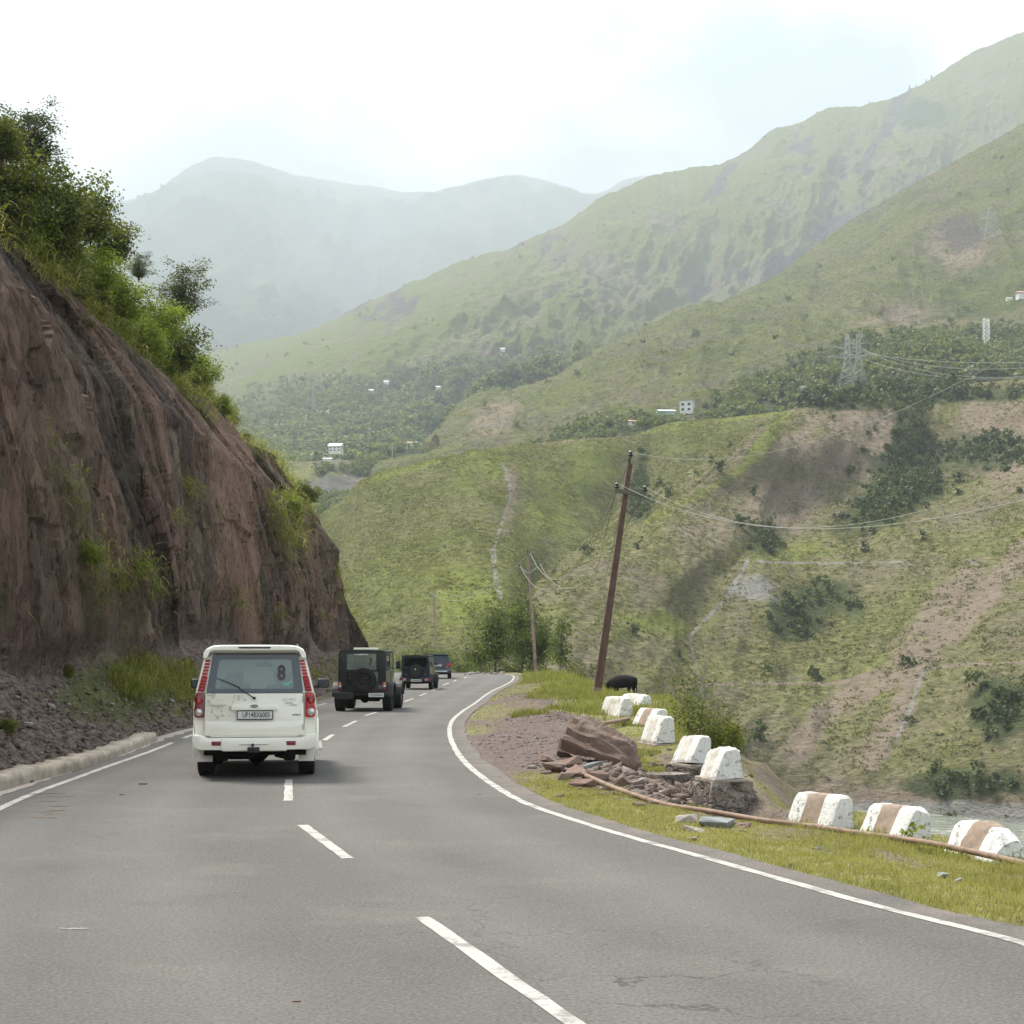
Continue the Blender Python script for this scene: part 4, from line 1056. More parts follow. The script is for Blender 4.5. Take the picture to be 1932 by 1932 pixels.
def leaf_quads(c, size, rs, up=0.3, asp=0.55):
    n = len(c)
    a = rs.normal(size=(n, 3)); a[:, 2] *= 0.7; a /= np.linalg.norm(a, axis=1)[:, None] + 1e-9
    b = rs.normal(size=(n, 3)); b = np.cross(a, b); b /= np.linalg.norm(b, axis=1)[:, None] + 1e-9
    s = size * rs.uniform(0.6, 1.3, n)[:, None]
    V = np.stack([c - a * s * 0.5, c + b * s * asp * 0.5 - a * s * 0.05, c + a * s * 0.5, c - b * s * asp * 0.5 - a * s * 0.05], 1).reshape(-1, 3)
    return V, np.arange(n * 4).reshape(-1, 4)
def make_plant(name, seed, R_, H_, nstem, ntip, nleaf, lsize, trunk_h=0.0, trunk_r=0.05, spread=0.22, fol_mat=None, bark=None, flat=1.0, loose=1.0, droop=0.0):
    """returns (foliage mesh, branch mesh): base at the origin"""
    rs = np.random.RandomState(seed)
    mb = MB(); tips = []
    if trunk_h > 0:
        top = np.array([rs.uniform(-.1, .1) * trunk_h, rs.uniform(-.1, .1) * trunk_h, trunk_h])
        mid = top * 0.5 + np.array([rs.uniform(-.06, .06), rs.uniform(-.06, .06), 0]) * trunk_h
        mb.tube([(0, 0, -0.5), (0, 0, 0), mid, top], [trunk_r * 1.15, trunk_r, trunk_r * 0.8, trunk_r * 0.6], 7)
    else:
        top = np.zeros(3)
    for i in range(nstem):
        th = 2 * math.pi * (i + rs.uniform(-.35, .35)) / nstem; el = rs.uniform(0.15, 1.45)
        start = top * rs.uniform(0.55, 1.0) if trunk_h > 0 else np.array([rs.uniform(-.1, .1) * R_, rs.uniform(-.1, .1) * R_, -0.3])
        end = top * 0.9 + np.array([math.cos(th) * math.cos(el) * R_, math.sin(th) * math.cos(el) * R_, 0.25 * (H_ - trunk_h) + math.sin(el) * (H_ - trunk_h) * 0.75]) * rs.uniform(0.7, 1.0)
        mid = (start + end) / 2 + np.array([0, 0, 0.12 * H_]) + rs.normal(size=3) * 0.06 * R_
        r0 = trunk_r * (0.5 if trunk_h > 0 else 0.7)
        mb.tube([start, mid, end], [r0, r0 * 0.6, r0 * 0.2], 5, cap=False)
        for k in range(ntip):
            f = rs.uniform(0.35, 1.05)
            p = (start * (1 - f) + end * f) if f > 0.6 else (start * (1 - f) + mid * f)
            q = p + rs.normal(size=3) * np.array([R_, R_, H_ * 0.5 * flat]) * 0.26 * loose
            q[2] = max(q[2], 0.12 * H_)
            mb.tube([p, (p + q) / 2 + rs.normal(size=3) * 0.03 * R_, q], [r0 * 0.3, r0 * 0.18, r0 * 0.06], 3, cap=False)
            tips.append(q)
    tips = np.array(tips)
    per = max(1, nleaf // len(tips))
    wts = rs.uniform(0.3, 1.7, len(tips))
    C = []
    for t, w in zip(tips, wts):
        n = int(per * w)
        d = rs.normal(size=(n, 3)) * np.array([1, 1, 0.75]) * spread * R_ * (0.6 + 0.5 * w)
        d[:, 2] -= droop * np.abs(d[:, 0])
        C.append(t + d)
    C = np.concatenate(C)
    C = C[C[:, 2] > -0.1]
    V, q = leaf_quads(C, lsize, rs)
    fm = mesh_np(name + '_foliage', V, q, mat=fol_mat)
    k = MB(); bo = mb.build('tmp', bark or M_BARK)
    bm_ = bo.data; bm_.name = name + '_branches'; bpy.data.objects.remove(bo)
    return fm, bm_
def place_plant(tmpl, name, loc, s=1.0, rz=0.0, label=None, cat='shrub', group=None, tilt=(0, 0), fol='foliage', br='stem'):
    t = thing(name, label, cat, loc, 0, group)
    t.rotation_euler = (tilt[0], tilt[1], rz); t.scale = (s, s, s) if not hasattr(s, '__len__') else s
    link(br, tmpl[1], t); link(fol, tmpl[0], t)
    return t

def blades(base, L, W, lean, droop, rs, nrm=None, z0=-0.01):
    """base (n,3); lean (n,2) horizontal lean as fraction of L; returns V,quads,tris"""
    n = len(base)
    ss = np.array([0, 0.4, 0.75, 1.0])
    th = rs.uniform(0, math.pi, n)
    side = np.stack([np.cos(th), np.sin(th), 0 * th], 1)
    V = np.zeros((n, 7, 3))
    for i, s in enumerate(ss):
        p = base.copy()
        p[:, 0] += lean[:, 0] * L * s ** 1.3; p[:, 1] += lean[:, 1] * L * s ** 1.3
        up = np.sqrt(np.clip(1 - (lean ** 2).sum(1), 0.05, 1))
        p[:, 2] += L * up * s - droop * L * s ** 2.2 + z0 * (s == 0)
        w = W * (1 - s * 0.8) * 0.5
        if i < 3:
            V[:, 2 * i] = p - side * w[:, None]; V[:, 2 * i + 1] = p + side * w[:, None]
        else: V[:, 6] = p
    k = (np.arange(n) * 7)[:, None]
    q = np.concatenate([k + np.array([0, 1, 3, 2]), k + np.array([2, 3, 5, 4])], 0)
    t = k + np.array([4, 5, 6])
    return V.reshape(-1, 3), q, t
# ---- short verge grass
def scatter_ground(n, x0, x1, d0, d1, rs, pw=1.0):
    X = rs.uniform(x0, x1, n); D = d0 + (d1 - d0) * rs.uniform(0, 1, n) ** pw
    return X, D
rs = np.random.RandomState(3)
X, D = scatter_ground(430000, -1.0, 7.4, 9.0, 36, rs, 1.35)
g = grass_amt(X, D); keep = (rs.rand(len(X)) < g * 1.1) & (X < lerp_poly(EDGE, D) + 0.5) & (g > 0.15)
X, D, g = X[keep], D[keep], g[keep]
base = np.stack([X, D, ground_z(X, D)], 1)
n = len(X)
L = (0.02 + 0.035 * rs.rand(n) ** 1.5) * (0.6 + 0.7 * g) * (1 + 0.5 * fbm(X * 4, D * 4, 2, o=2)) * (1 + 2.0 * (fbm(X * 1.5, D * 1.5, 8, o=2) > 0.32) * sstep(0.9, 2.6, X - np.interp(D, RL[:, 0][RL[:, 0] < 134], RL[:, 1][RL[:, 0] < 134])))
ln = rs.normal(size=(n, 2)) * 0.35
V, q, t = blades(base, L, 0.007 + 0 * L, np.clip(ln, -.8, .8), 0.1, rs)
print('short blades', n)
tag(link('verge_grass', mesh_np('verge_grass', V, q, t, mat=M_BLADE)), 'short yellow green grass covering the verge beside the edge line', 'grass', kind='stuff')
# ---- tall grass further along
cl = []
for (cx, cy, rr, nn, hh) in [(1085, 1290, 3.0, 2600, .55), (1060, 1283, 3.4, 2600, .6), (1040, 1275, 3.5, 2400, .6), (1110, 1300, 2.4, 1500, .5), (1135, 1318, 1.4, 1300, .36), (1165, 1322, 1.2, 1100, .35), (1090, 1325, 1.0, 900, .3),
                     (1035, 1328, 0.9, 800, .28), (1120, 1345, .9, 900, .3), (1150, 1350, .7, 800, .28), (1000, 1360, .55, 700, .22), (1070, 1342, .7, 500, .22), (1195, 1370, .5, 500, .24), (1215, 1350, .6, 600, .3),
                     (1235, 1440, .25, 260, .16), (1220, 1425, .28, 260, .16), (1255, 1395, .4, 400, .22), (1290, 1410, .5, 500, .3), (1300, 1385, .6, 600, .3), (985, 1290, 1.2, 500, .2), (1180, 1300, 2.5, 900, .4),
                     (1290, 1520, .3, 200, .14), (1335, 1540, .25, 220, .14), (1800, 1590, .35, 300, .16), (1655, 1580, .35, 260, .12), (1780, 1610, .3, 220, .12), (1460, 1545, .4, 260, .14), (1900, 1600, .3, 200, .14)]:
    c = PG(cx, cy + 4, -0.1 if cy < 1400 else -0.25)
    ang = rs.uniform(0, 2 * math.pi, nn); r_ = rr * np.sqrt(rs.rand(nn))
    x_ = c[0] + r_ * np.cos(ang); d_ = c[1] + r_ * np.sin(ang) * (2.0 if cy < 1330 else 1.3)
    xr_ = np.interp(d_, RL[:, 0][RL[:, 0] < 134], RL[:, 1][RL[:, 0] < 134])
    k = x_ > xr_ + 0.7; x_, d_ = x_[k], d_[k]
    b_ = np.stack([x_, d_, ground_z(x_, d_)], 1)
    cl.append((b_, hh * rs.uniform(0.45, 1.15, len(x_)) * (0.7 + 0.6 * sstep(-.3, .4, fbm(x_ * 1.4, d_ * .9, 1, o=2)))))
X, D = scatter_ground(60000, -1.5, 10, 34, 130, rs, 0.9)
g = grass_amt(X, D); xr_ = np.interp(D, RL[:, 0][RL[:, 0] < 134], RL[:, 1][RL[:, 0] < 134])
keep = (rs.rand(len(X)) < g) & (X > xr_ + 0.4) & (X < lerp_poly(EDGE, D) + 3)
X, D = X[keep], D[keep]; r = X - xr_[keep]
cl.append((np.stack([X, D, ground_z(X, D)], 1), (0.05 + 0.20 * sstep(1.5, 3.2, r) * sstep(36, 55, D)) * rs.uniform(0.5, 1.4, len(X))))
base = np.concatenate([c[0] for c in cl]); L = np.concatenate([c[1] for c in cl]); n = len(L)
V, q, t = blades(base, L, np.clip(0.012 + base[:, 1] * 0.00025, 0, .05), np.clip(rs.normal(size=(n, 2)) * 0.32 + np.array([0.1, 0]), -.8, .8), 0.22 + 0 * L, rs)
tag(link('tall_grass', mesh_np('tall_grass', V, q, t, mat=M_TALL)), 'tall tufted green grass along the outer edge of the verge', 'grass', kind='stuff')

# ---- plants on the cliff
cpx = 966 + F * CV[..., 0] / np.maximum(CV[..., 1], .5); cpy = 1230 - F * (CV[..., 2] - H_EYE) / np.maximum(CV[..., 1], .5)
def cliff_px(x, y):
    d = np.hypot(cpx - x, cpy - y) + (CV[..., 1] < 5) * 1e6
    near = d < max(d.min() + 2, 6)
    dd = np.where(near, CV[..., 1] + d * 0.3, 1e9)
    i, j = np.unravel_index(dd.argmin(), dd.shape)
    return CV[i, j]
tb, tL, tl, td = [], [], [], []
def tuft(p, n, L_, r_, out=(0.55, -0.35), drp=0.75):
    b = np.array(p) + rs.normal(size=(n, 3)) * np.array([r_, r_, r_ * 0.8])
    th = rs.uniform(0, 2 * math.pi, n)
    ln_ = np.stack([np.cos(th), np.sin(th)], 1) * rs.uniform(0.15, 0.75, n)[:, None] + np.array(out)
    nn = np.linalg.norm(ln_, axis=1)[:, None]; ln_ = np.where(nn > 0.92, ln_ / nn * 0.92, ln_)
    tb.append(b); tL.append(L_ * rs.uniform(0.5, 1.2, n)); tl.append(ln_); td.append(drp * rs.uniform(0.6, 1.5, n))
# crest band
for D_ in np.arange(40, 119.5, 0.5):
    gap_ = float(vnoise(D_ * .35, 1.7)) 
    for v in (0.81, 0.84, 0.87, 0.90):
        if rs.rand() < (0.75 if v > 0.82 else 0.3) + gap_ * .5:
            j = D_ + rs.uniform(-.4, .4)
            p = cliff_at(j, v + rs.uniform(-.015, .015))
            tuft(p, 60, rs.uniform(0.6, 1.15) * (1.0 if D_ < 112 else 0.6), 0.35)
for (x, y, n_, L_, r_) in [(350, 915, 90, .6, .2), (355, 930, 90, .6, .25), (332, 975, 70, .7, .2), (120, 900, 60, .5, .2), (130, 950, 80, .5, .25), (140, 990, 60, .4, .2), (168, 1040, 200, .45, .32), (172, 1075, 200, .45, .3), (215, 1085, 160, .7, .25), (258, 1060, 170, .55, .3), (268, 1095, 170, .6, .3), (280, 1110, 100, .6, .2),
                           (520, 1000, 260, 1.3, .6), (535, 1020, 240, 1.3, .5), (510, 960, 240, 1.3, .5), (560, 960, 200, 1.2, .4), (540, 940, 200, 1.1, .4), (445, 1135, 100, .9, .35), (520, 1160, 90, .7, .3), (555, 1090, 50, .7, .25), (635, 1085, 90, .8, .4), (645, 1110, 90, .8, .4), (665, 1160, 80, .8, .4), (680, 1180, 80, .8, .4), (690, 1200, 50, .6, .3), (610, 1165, 50, .5, .2), (640, 1200, 40, .5, .2),
                           (10, 1170, 40, .4, .15), (300, 1170, 30, .5, .2), (640, 1130, 50, .6, .3), (185, 1125, 60, .5, .25), (130, 920, 50, .5, .2), (95, 835, 40, .35, .15), (90, 890, 40, .4, .15)]:
    tuft(cliff_px(x, y), n_, L_, r_)
# green sweep of grass on the scree near the first vehicle
for k in range(130):
    a = rs.rand(); b = rs.normal() * 1.0
    x = 240 + 130 * a; y = 1248 + 60 * a + b * 16 + (10 if a < .5 else 0)
    if rs.rand() < 0.35: x, y = 235 + rs.normal() * 14, 1296 + rs.normal() * 10
    tuft(cliff_px(x, y), 50, 0.34, 0.22, out=(0.15, -0.1), drp=0.45)
for k in range(90):
    D_ = rs.uniform(44, 112); p = cliff_at(D_, rs.uniform(0.0, 0.16)); tuft(p, 36, 0.28, 0.2, out=(0.1, -.1), drp=.4)
base = np.concatenate(tb); L = np.concatenate(tL); n = len(L)
V, q, t = blades(base, L, 0.014 + 0.0004 * base[:, 1], np.concatenate(tl), np.concatenate(td), rs)
tag(link('cliff_grass', mesh_np('cliff_grass', V, q, t, mat=M_HANG)), 'long drooping grass tufts hanging over the top of the brown cliff', 'grass', kind='stuff')

BT = [make_plant('bush%d' % i, 20 + i, 1.0, 1.6, 8, 10, 7500, 0.115, fol_mat=M_BUSH, trunk_r=0.035, spread=0.165) for i in range(3)]
BY = [make_plant('bright_bush%d' % i, 40 + i, 1.0, 1.5, 8, 10, 7500, 0.105, fol_mat=M_BUSHY, trunk_r=0.035, spread=0.165) for i in range(2)]
GT = [make_plant('grey_tree%d' % i, 60 + i, 1.0, 2.6, 12, 11, 8000, 0.10, fol_mat=M_GREY, trunk_r=0.04, spread=0.14, loose=1.1) for i in range(2)]
CB = [  # x, y(centre), radius px, template, label
 (62, 268, 56, 0, GT[0], 'tall loose grey green tree at the upper left corner of the cliff top'),
 (0, 262, 50, 0, BT[0], 'green leafy tree cut by the left picture edge at the cliff top'),
 (30, 345, 66, 0, BT[1], 'dense dark green bush below the tallest tree on the cliff'),
 (100, 380, 70, 0, BT[2], 'broad dark bush left of the overhanging branches on the cliff'),
 (20, 410, 60, 0, BT[0], 'dark green bush at the rock edge on the far left of the cliff'),
 (165, 400, 58, 0, BT[1], 'spreading bush with branches reaching over the valley below the tallest tree'),
 (205, 455, 42, 0, BT[2], 'small airy bush with leafy twigs against the far mountain'),
 (115, 460, 45, 0, BT[1], 'dark bush growing over the loose rock block at the cliff top'),
 (175, 500, 52, 0, BY[0], 'bright green bush halfway up the cliff top slope'),
 (225, 560, 50, 0, BY[1], 'yellow green bush between the tall grass and the bare soil'),
 (262, 508, 22, 0, GT[1], 'small dark pointed shrub beside the bare soil on the cliff top'),
 (345, 560, 46, 0, GT[1], 'grey green rounded tree standing out against the pale mountain'),
 (290, 600, 52, 0, BY[0], 'bright leafy bush in front of the grey green rounded tree'),
 (320, 655, 52, 0, BT[2], 'large green bush hanging over the rock below the grey green tree'),
 (255, 640, 40, 0, BY[1], 'yellow green bush at the rock edge among hanging grass'),
 (370, 690, 40, 0, BY[0], 'small bright bush at the lower end of the cliff top bushes'),
 (355, 725, 30, 0, BT[0], 'dark low bush under the bright one where the cliff top narrows'),
 (420, 765, 22, 0, BY[1], 'tiny bright shrub in the hanging grass right of the bushes'),
 (580, 930, 22, 0, BT[1], 'small dark twiggy shrub on the outer tip of the cliff'),
 (545, 945, 22, 0, BY[0], 'low bright shrub in the grass near the outer tip of the cliff'),
 (168, 1050, 26, 1, BY[1], 'bright green shrub growing in the middle of the cliff face'),
 (262, 1075, 20, 1, BY[0], 'green shrub low on the cliff face right of the brighter one'),
 (15, 1374, 20, 1, BT[0], 'small round dark green bush on the scree at the left picture edge'),
 (127, 1272, 13, 1, BT[2], 'small green seedling bush on the bare scree under the cliff'),
 (355, 1255, 12, 1, BT[1], 'small dark bush on the grassy scree beside the white vehicle'),
]
for k, (x, y, r, md, tm, lb) in enumerate(CB):
    if md == 1:
        p = cliff_px(x, y + r * 0.5); Dp = p[1]
    else:
        Dp = 42800.0 / (966 - x); 
        if x > 400: Dp = cliff_px(x, y + 10)[1]
        p = np.array(P(x, y + r * 0.75, Dp))
    s = r * Dp / 3000 / 0.98
    zz = 1.0 if tm not in GT else 0.75
    place_plant(tm, 'cliff_bush', p, (s, s, s * zz), rs.uniform(0, 6), lb, 'bush', 'bushes on the cliff')
# filler bushes behind the visible edge so the top reads as a thicket
FB = 0
for k in range(60):
    D_ = rs.uniform(42, 86); v = rs.uniform(0.845, 0.93)
    p = cliff_at(D_, v)
    place_plant((BT + BY)[k % 5], 'cliff_bush', p, rs.uniform(0.5, 1.15) * (1 if D_ < 68 else .6), rs.uniform(0, 6), 'one of the low green bushes packed together along the cliff top slope', 'bush', 'low bushes packed along the cliff top')

# ---- bush outside the parapet
OB = make_plant('round_bush', 90, 1.0, 1.7, 9, 10, 4200, 0.085, fol_mat=M_BUSH, trunk_r=0.03, spread=0.17)
p = P(1318, 1425, 43)
place_plant(OB, 'bush', (p[0], p[1], p[2]), (1.05, 1.05, 1.02), 1.0, 'round green leafy bush growing outside the white parapet blocks', 'bush', fol='foliage')
p = P(1365, 1425, 44)
place_plant(BT[1], 'bush', p, 0.62, 1.0, 'lower dark right hand bush beside the round leafy one outside the blocks', 'bush')
# ---- trees at the bend
TT_ = [make_plant('bend_tree%d' % i, 110 + i, 2.1, 7.2, 13, 10, 5000, 0.27, trunk_h=2.6, trunk_r=0.13, fol_mat=M_TREE, spread=0.15, flat=0.8, droop=0.3) for i in range(3)]
SM = make_plant('bend_slim', 130, 1.3, 5.4, 9, 8, 1500, 0.24, trunk_h=2.4, trunk_r=0.08, fol_mat=M_TREE, spread=0.15, bark=M_PALEBARK)
BB = [make_plant('bend_bush%d' % i, 140 + i, 2.0, 3.0, 9, 9, 2600, 0.26, fol_mat=M_TREE, trunk_r=0.07, spread=0.17) for i in range(2)]
for (x, yt, yb, D_, tm, lb) in [
  (935, 1130, 1278, 152, TT_[0], 'tallest feathery green tree at the bend, behind the far poles'),
  (985, 1122, 1275, 160, TT_[1], 'dark forked tree right behind the middle pole at the bend'),
  (902, 1190, 1278, 158, TT_[2], 'shorter green tree left of the tallest one at the bend'),
  (1012, 1150, 1275, 150, TT_[2], 'dark leafy tree just right of the middle pole'),
  (1056, 1158, 1280, 140, SM, 'slim tree with a thin pale trunk standing alone at the right of the bend')]:
    b = P(x, yb + 8, D_)
    h = (yb - yt) * D_ / 3000
    th = 7.2 if tm is not SM else 5.4
    place_plant(tm, 'tree', b, h / th * 1.0, rs.uniform(0, 6), lb, 'tree', fol='crown', br='trunk')
for (x, y, w, D_, lb) in [(870, 1245, 50, 150, 'wide low green bush behind the dark grey car at the bend'), (905, 1255, 46, 148, 'green bush in front of the trees at the bend'),
                     (800, 1225, 40, 185, 'light green bush behind the thin far pole'), (840, 1228, 42, 178, 'rounded bush between the far pole and the trees'), (960, 1258, 44, 150, 'bush at the foot of the tall trees'),
                     (1015, 1255, 44, 148, 'bush behind the foot of the middle pole'), (1085, 1262, 34, 140, 'low bush right of the slim tree at the bend'), (765, 1240, 34, 190, 'leftmost bush at the bend beside the cliff'), (1045, 1266, 30, 142, 'small bush below the slim pale trunk')]:
    s = w * D_ / 3000 / 3.4
    place_plant(BB[int(x) % 2], 'bend_bush', P(x, y + w * .75, D_), (s, s, s), rs.uniform(0, 6), lb, 'bush', 'bushes at the bend', fol='foliage')
# weed in front of the second near block
WD = make_plant('weed', 170, 0.11, 0.3, 4, 4, 90, 0.07, fol_mat=M_BUSHY, trunk_r=0.006, spread=0.3)
p = PG(1722, 1600, -0.33)
place_plant(WD, 'weed', (p[0], p[1], p[2] - .02), 1.15, 0, 'leafy green weed growing in front of the middle near parapet block', 'weed', br='stem')

# ---- woods and scrub on the hills
def clump(seed, nq, R_, H_, leaf, cone=False):
    r_ = np.random.RandomState(seed)
    lob = r_.normal(size=(5, 3)) * np.array([.45, .45, .3]) + np.array([0, 0, 0.5])
    th = r_.uniform(0, 2 * math.pi, nq); z = r_.uniform(-0.55, 1, nq); rr = np.sqrt(np.clip(1 - z * z, 0, 1))
    d = np.stack([rr * np.cos(th), rr * np.sin(th), z], 1)
    li = r_.randint(0, 5, nq)
    c = lob[li] + d * r_.uniform(0.35, 0.62, nq)[:, None]
    if cone:
        z = r_.uniform(0, 1, nq); a = (1 - z) * 0.42
        c = np.stack([a * np.cos(th), a * np.sin(th), z * 1.3], 1)
    c = c * np.array([R_, R_, H_ * 0.62]); c[:, 2] += H_ * 0.1
    return leaf_quads(c, leaf, r_, asp=0.8)
def scatter(sheet, n, dens, rs, xlo=-80, xhi=2080):
    """sample points on a hill sheet"""
    S = sheet.S; nr, nc = S.shape[:2]
    e = S[1:, 1:] - S[:-1, :-1]; e2 = S[1:, :-1] - S[:-1, 1:]
    ar = np.linalg.norm(np.cross(e, e2), axis=2) * 0.5
    # weight by visible size so the density reads evenly
    D_ = S[:-1, :-1, 1]
    w = ar * dens(sheet.px[:-1, :-1], sheet.py[:-1, :-1], sheet.mask[:-1, :-1]) * ((sheet.px[:-1, :-1] > xlo) & (sheet.px[:-1, :-1] < xhi))
    w = w.ravel() / w.sum()
    k = rs.choice(len(w), n, p=w)
    i, j = k // (nc - 1), k % (nc - 1)
    u, v = rs.rand(n)[:, None], rs.rand(n)[:, None]
    p = S[i, j] * (1-u)*(1-v) + S[i, j+1] * u*(1-v) + S[i+1, j] * (1-u)*v + S[i+1, j+1] * u*v
    return p
def merged(name, tmpls, pts, scl, rs, mat):
    Vs, Qs = [], []; off = 0
    which = rs.randint(0, len(tmpls), len(pts))
    for ti, (tv, tq) in enumerate(tmpls):
        pp = pts[which == ti]; ss = scl[which == ti]
        if not len(pp): continue
        th = rs.uniform(0, 2 * math.pi, len(pp)); c, s = np.cos(th)[:, None], np.sin(th)[:, None]
        x = tv[None, :, 0] * c - tv[None, :, 1] * s; y = tv[None, :, 0] * s + tv[None, :, 1] * c
        z = np.broadcast_to(tv[None, :, 2], x.shape)
        V = np.stack([x, y, z], 2) * ss[:, None, None] + pp[:, None, :]
        q = tq[None] + (np.arange(len(pp)) * len(tv))[:, None, None]
        Vs.append(V.reshape(-1, 3)); Qs.append(q.reshape(-1, 4) + off); off += V.shape[0] * V.shape[1]
    return mesh_np(name, np.concatenate(Vs), np.concatenate(Qs), mat=mat)
def woods_d(px, py, m):
    d = np.clip(m[..., 1] - 0.2, 0, 1) ** 1.2 * (0.35 + sstep(-0.25, 0.25, fbm(px * .03, py * .05, 4, o=3)))
    for hx, hy in HOUSE_PX: d = d * (1 - np.exp(-(((px - hx) / 12) ** 2 + ((py - hy - 5) / 9) ** 2)))
    return d
HOUSE_PX = [(1297, 779), (1256, 782), (1195, 802), (1519, 741), (1606, 720), (1829, 697), (1928, 562), (1904, 566), (634, 853), (618, 870), (661, 962), (645, 968), (776, 843), (786, 842), (588, 782), (622, 780), (655, 781), (729, 724), (881, 749), (827, 734), (948, 662), (700, 740), (1598, 735), (1619, 725), (1860, 666)]
CT = [clump(i, 70, 2.6, 5.0, 1.5) for i in range(6)]
CTf = [clump(i + 20, 26, 3.2, 6.5, 2.8) for i in range(5)]
CTm = [clump(i + 40, 46, 2.8, 6.0, 1.9) for i in range(6)]
rs = np.random.RandomState(8)
# individual trees: the largest ones in view on the nearer slopes
TM = [mesh_np('hill_tree%d' % i, a[0], a[1], mat=M_DWOOD) for i, a in enumerate(CT)]
def indiv(sheet, n, dens, smin, smax, name, label, cat, group):
    pts = scatter(sheet, n, dens, rs)
    for k in range(n):
        s = rs.uniform(smin, smax)
        o = link(name, TM[rs.randint(6)], None, tuple(pts[k]), (0, 0, rs.uniform(0, 6.28)), (s, s, s * rs.uniform(.8, 1.25)))
        tag(o, label, cat, group)
indiv(E, 260, lambda px, py, m: (np.clip(m[..., 1] - 0.3, 0, 1) + .012) * (py > 790), 0.4, 1.0, 'hill_tree', 'dark green tree among the clumps on the slope across the river', 'tree', 'trees in clumps on the slope across the river')
indiv(E, 60, lambda px, py, m: np.clip(m[..., 1] - 0.3, 0, 1) * (py < 790), 0.9, 1.5, 'hill_tree', 'green tree in the row along the top edge of the eroded slope', 'tree', 'trees along the top edge of the eroded slope')
indiv(Dh, 40, lambda px, py, m: np.clip(m[..., 1] - 0.4, 0, 1), 0.5, 0.9, 'hill_tree', 'dark tree in the shaded gully of the rounded green hill', 'tree', 'trees in the gully of the rounded hill')
pts = scatter(Ch, 2600, lambda px, py, m: woods_d(px, py, m) * (py > 560) + 0.0006, rs)
tag(link('upper_wood', merged('upper_wood', CTm, pts, rs.uniform(0.55, 1.35, len(pts)) * 1.15, rs, M_WOOD)), 'wood of small green trees on the terrace and slope above the eroded bank', 'wood', kind='stuff')
pts = scatter(E, 800, lambda px, py, m: np.clip(m[..., 1] - .2, 0, 1), rs)
tag(link('slope_thicket', merged('slope_thicket', CTm, pts, rs.uniform(0.25, 0.6, len(pts)), rs, M_DWOOD)), 'dark green thicket between the trees across the river', 'thicket', kind='stuff')
pts = scatter(Bh, 7000, lambda px, py, m: woods_d(px, py, m) * (py > 640) + 0.0004 * (py > 150), rs, 380, 2000)
tag(link('far_wood', merged('far_wood', CTf, pts, rs.uniform(0.7, 1.5, len(pts)) * 1.25, rs, M_FWOOD)), 'hazy wood covering the foot of the middle mountain', 'wood', kind='stuff')
pts = scatter(Fh, 1500, lambda px, py, m: woods_d(px, py, m), rs)
tag(link('valley_wood', merged('valley_wood', CTm, pts, rs.uniform(0.5, 1.3, len(pts)) * 1.1, rs, M_WOOD)), 'blue green wood in the valley between the cliff and the rounded hill', 'wood', kind='stuff')
SC = [clump(i + 60, 9, 0.75, 0.42, 0.55) for i in range(6)]
ptsE = scatter(E, 36000, lambda px, py, m: np.clip(1.0 - 0.4 * m[..., 0] - 0.9 * m[..., 2], 0.05, 1) * (0.3 + sstep(-.3, .5, nzp(px, py, .03))), rs, 900, 2000)
tag(link('slope_scrub', merged('slope_scrub', SC, ptsE, rs.uniform(0.35, 1.22, len(ptsE)) ** 1.3, rs, M_SCRUB)), 'low tufted scrub and grass clumps on the slope across the river', 'scrub', kind='stuff')
ptsD = scatter(Dh, 40000, lambda px, py, m: 0.3 + sstep(-.3, .5, nzp(px, py, .03)), rs, 590, 1560)
tag(link('dome_scrub', merged('dome_scrub', SC, ptsD, rs.uniform(0.35, 1.25, len(ptsD)) ** 1.3, rs, M_SCRUB)), 'low tufted scrub covering the rounded green hill', 'scrub', kind='stuff')
ptsC = scatter(Ch, 22000, lambda px, py, m: 1.0 + 0 * px, rs)
tag(link('ridge_scrub', merged('ridge_scrub', SC, ptsC, rs.uniform(0.8, 2.6, len(ptsC)), rs, M_SCRUB)), 'dull green scrub on the ridge above the wood', 'scrub', kind='stuff')
# ================================================================ VEHICLES
M_WHITE = paint('cream_white_car_paint', (0.80, 0.775, 0.68), 0.25, var=0.02, coat=0.8, dirt=(0.50, 0.45, 0.38))
M_WHITE2 = paint('cream_white_trim', (0.74, 0.71, 0.62), 0.4, var=0.04, dirt=(0.36, 0.31, 0.25))
M_BLACKP = paint('black_car_paint', (0.012, 0.013, 0.013), 0.3, var=0.1, coat=0.5)
M_NAVY = paint('dark_blue_car_paint', (0.010, 0.014, 0.032), 0.25, var=0.1, coat=0.7)
M_SLATE = paint('slate_grey_car_paint', (0.035, 0.040, 0.052), 0.25, metal=0.3, var=0.08, coat=0.7)
M_TRIM = paint('black_plastic', (0.016, 0.016, 0.016), 0.6, var=0.2)
M_UNDER = paint('underbody_grime', (0.014, 0.013, 0.012), 0.95, var=0.4, spec=0.1)
M_TYRE = paint('tyre_rubber', (0.022, 0.021, 0.020), 0.9, var=0.3, scale=20, spec=0.2, bumps=0.4)
M_RIM = paint('alloy_rim', (0.30, 0.30, 0.30), 0.35, metal=0.8)
M_DRIM = paint('dark_rim', (0.02, 0.02, 0.02), 0.45, metal=0.3)
M_CHROME = paint('chrome', (0.6, 0.6, 0.6), 0.15, metal=1.0)
M_RED = paint('red_lamp_lens', (0.42, 0.012, 0.018), 0.3, var=0.15, coat=0.3)
M_DRED = paint('dark_red_lamp_lens', (0.16, 0.008, 0.012), 0.3, var=0.15, coat=0.3)
M_AMBER = paint('amber_lamp_lens', (0.65, 0.16, 0.02), 0.15, coat=1.0)
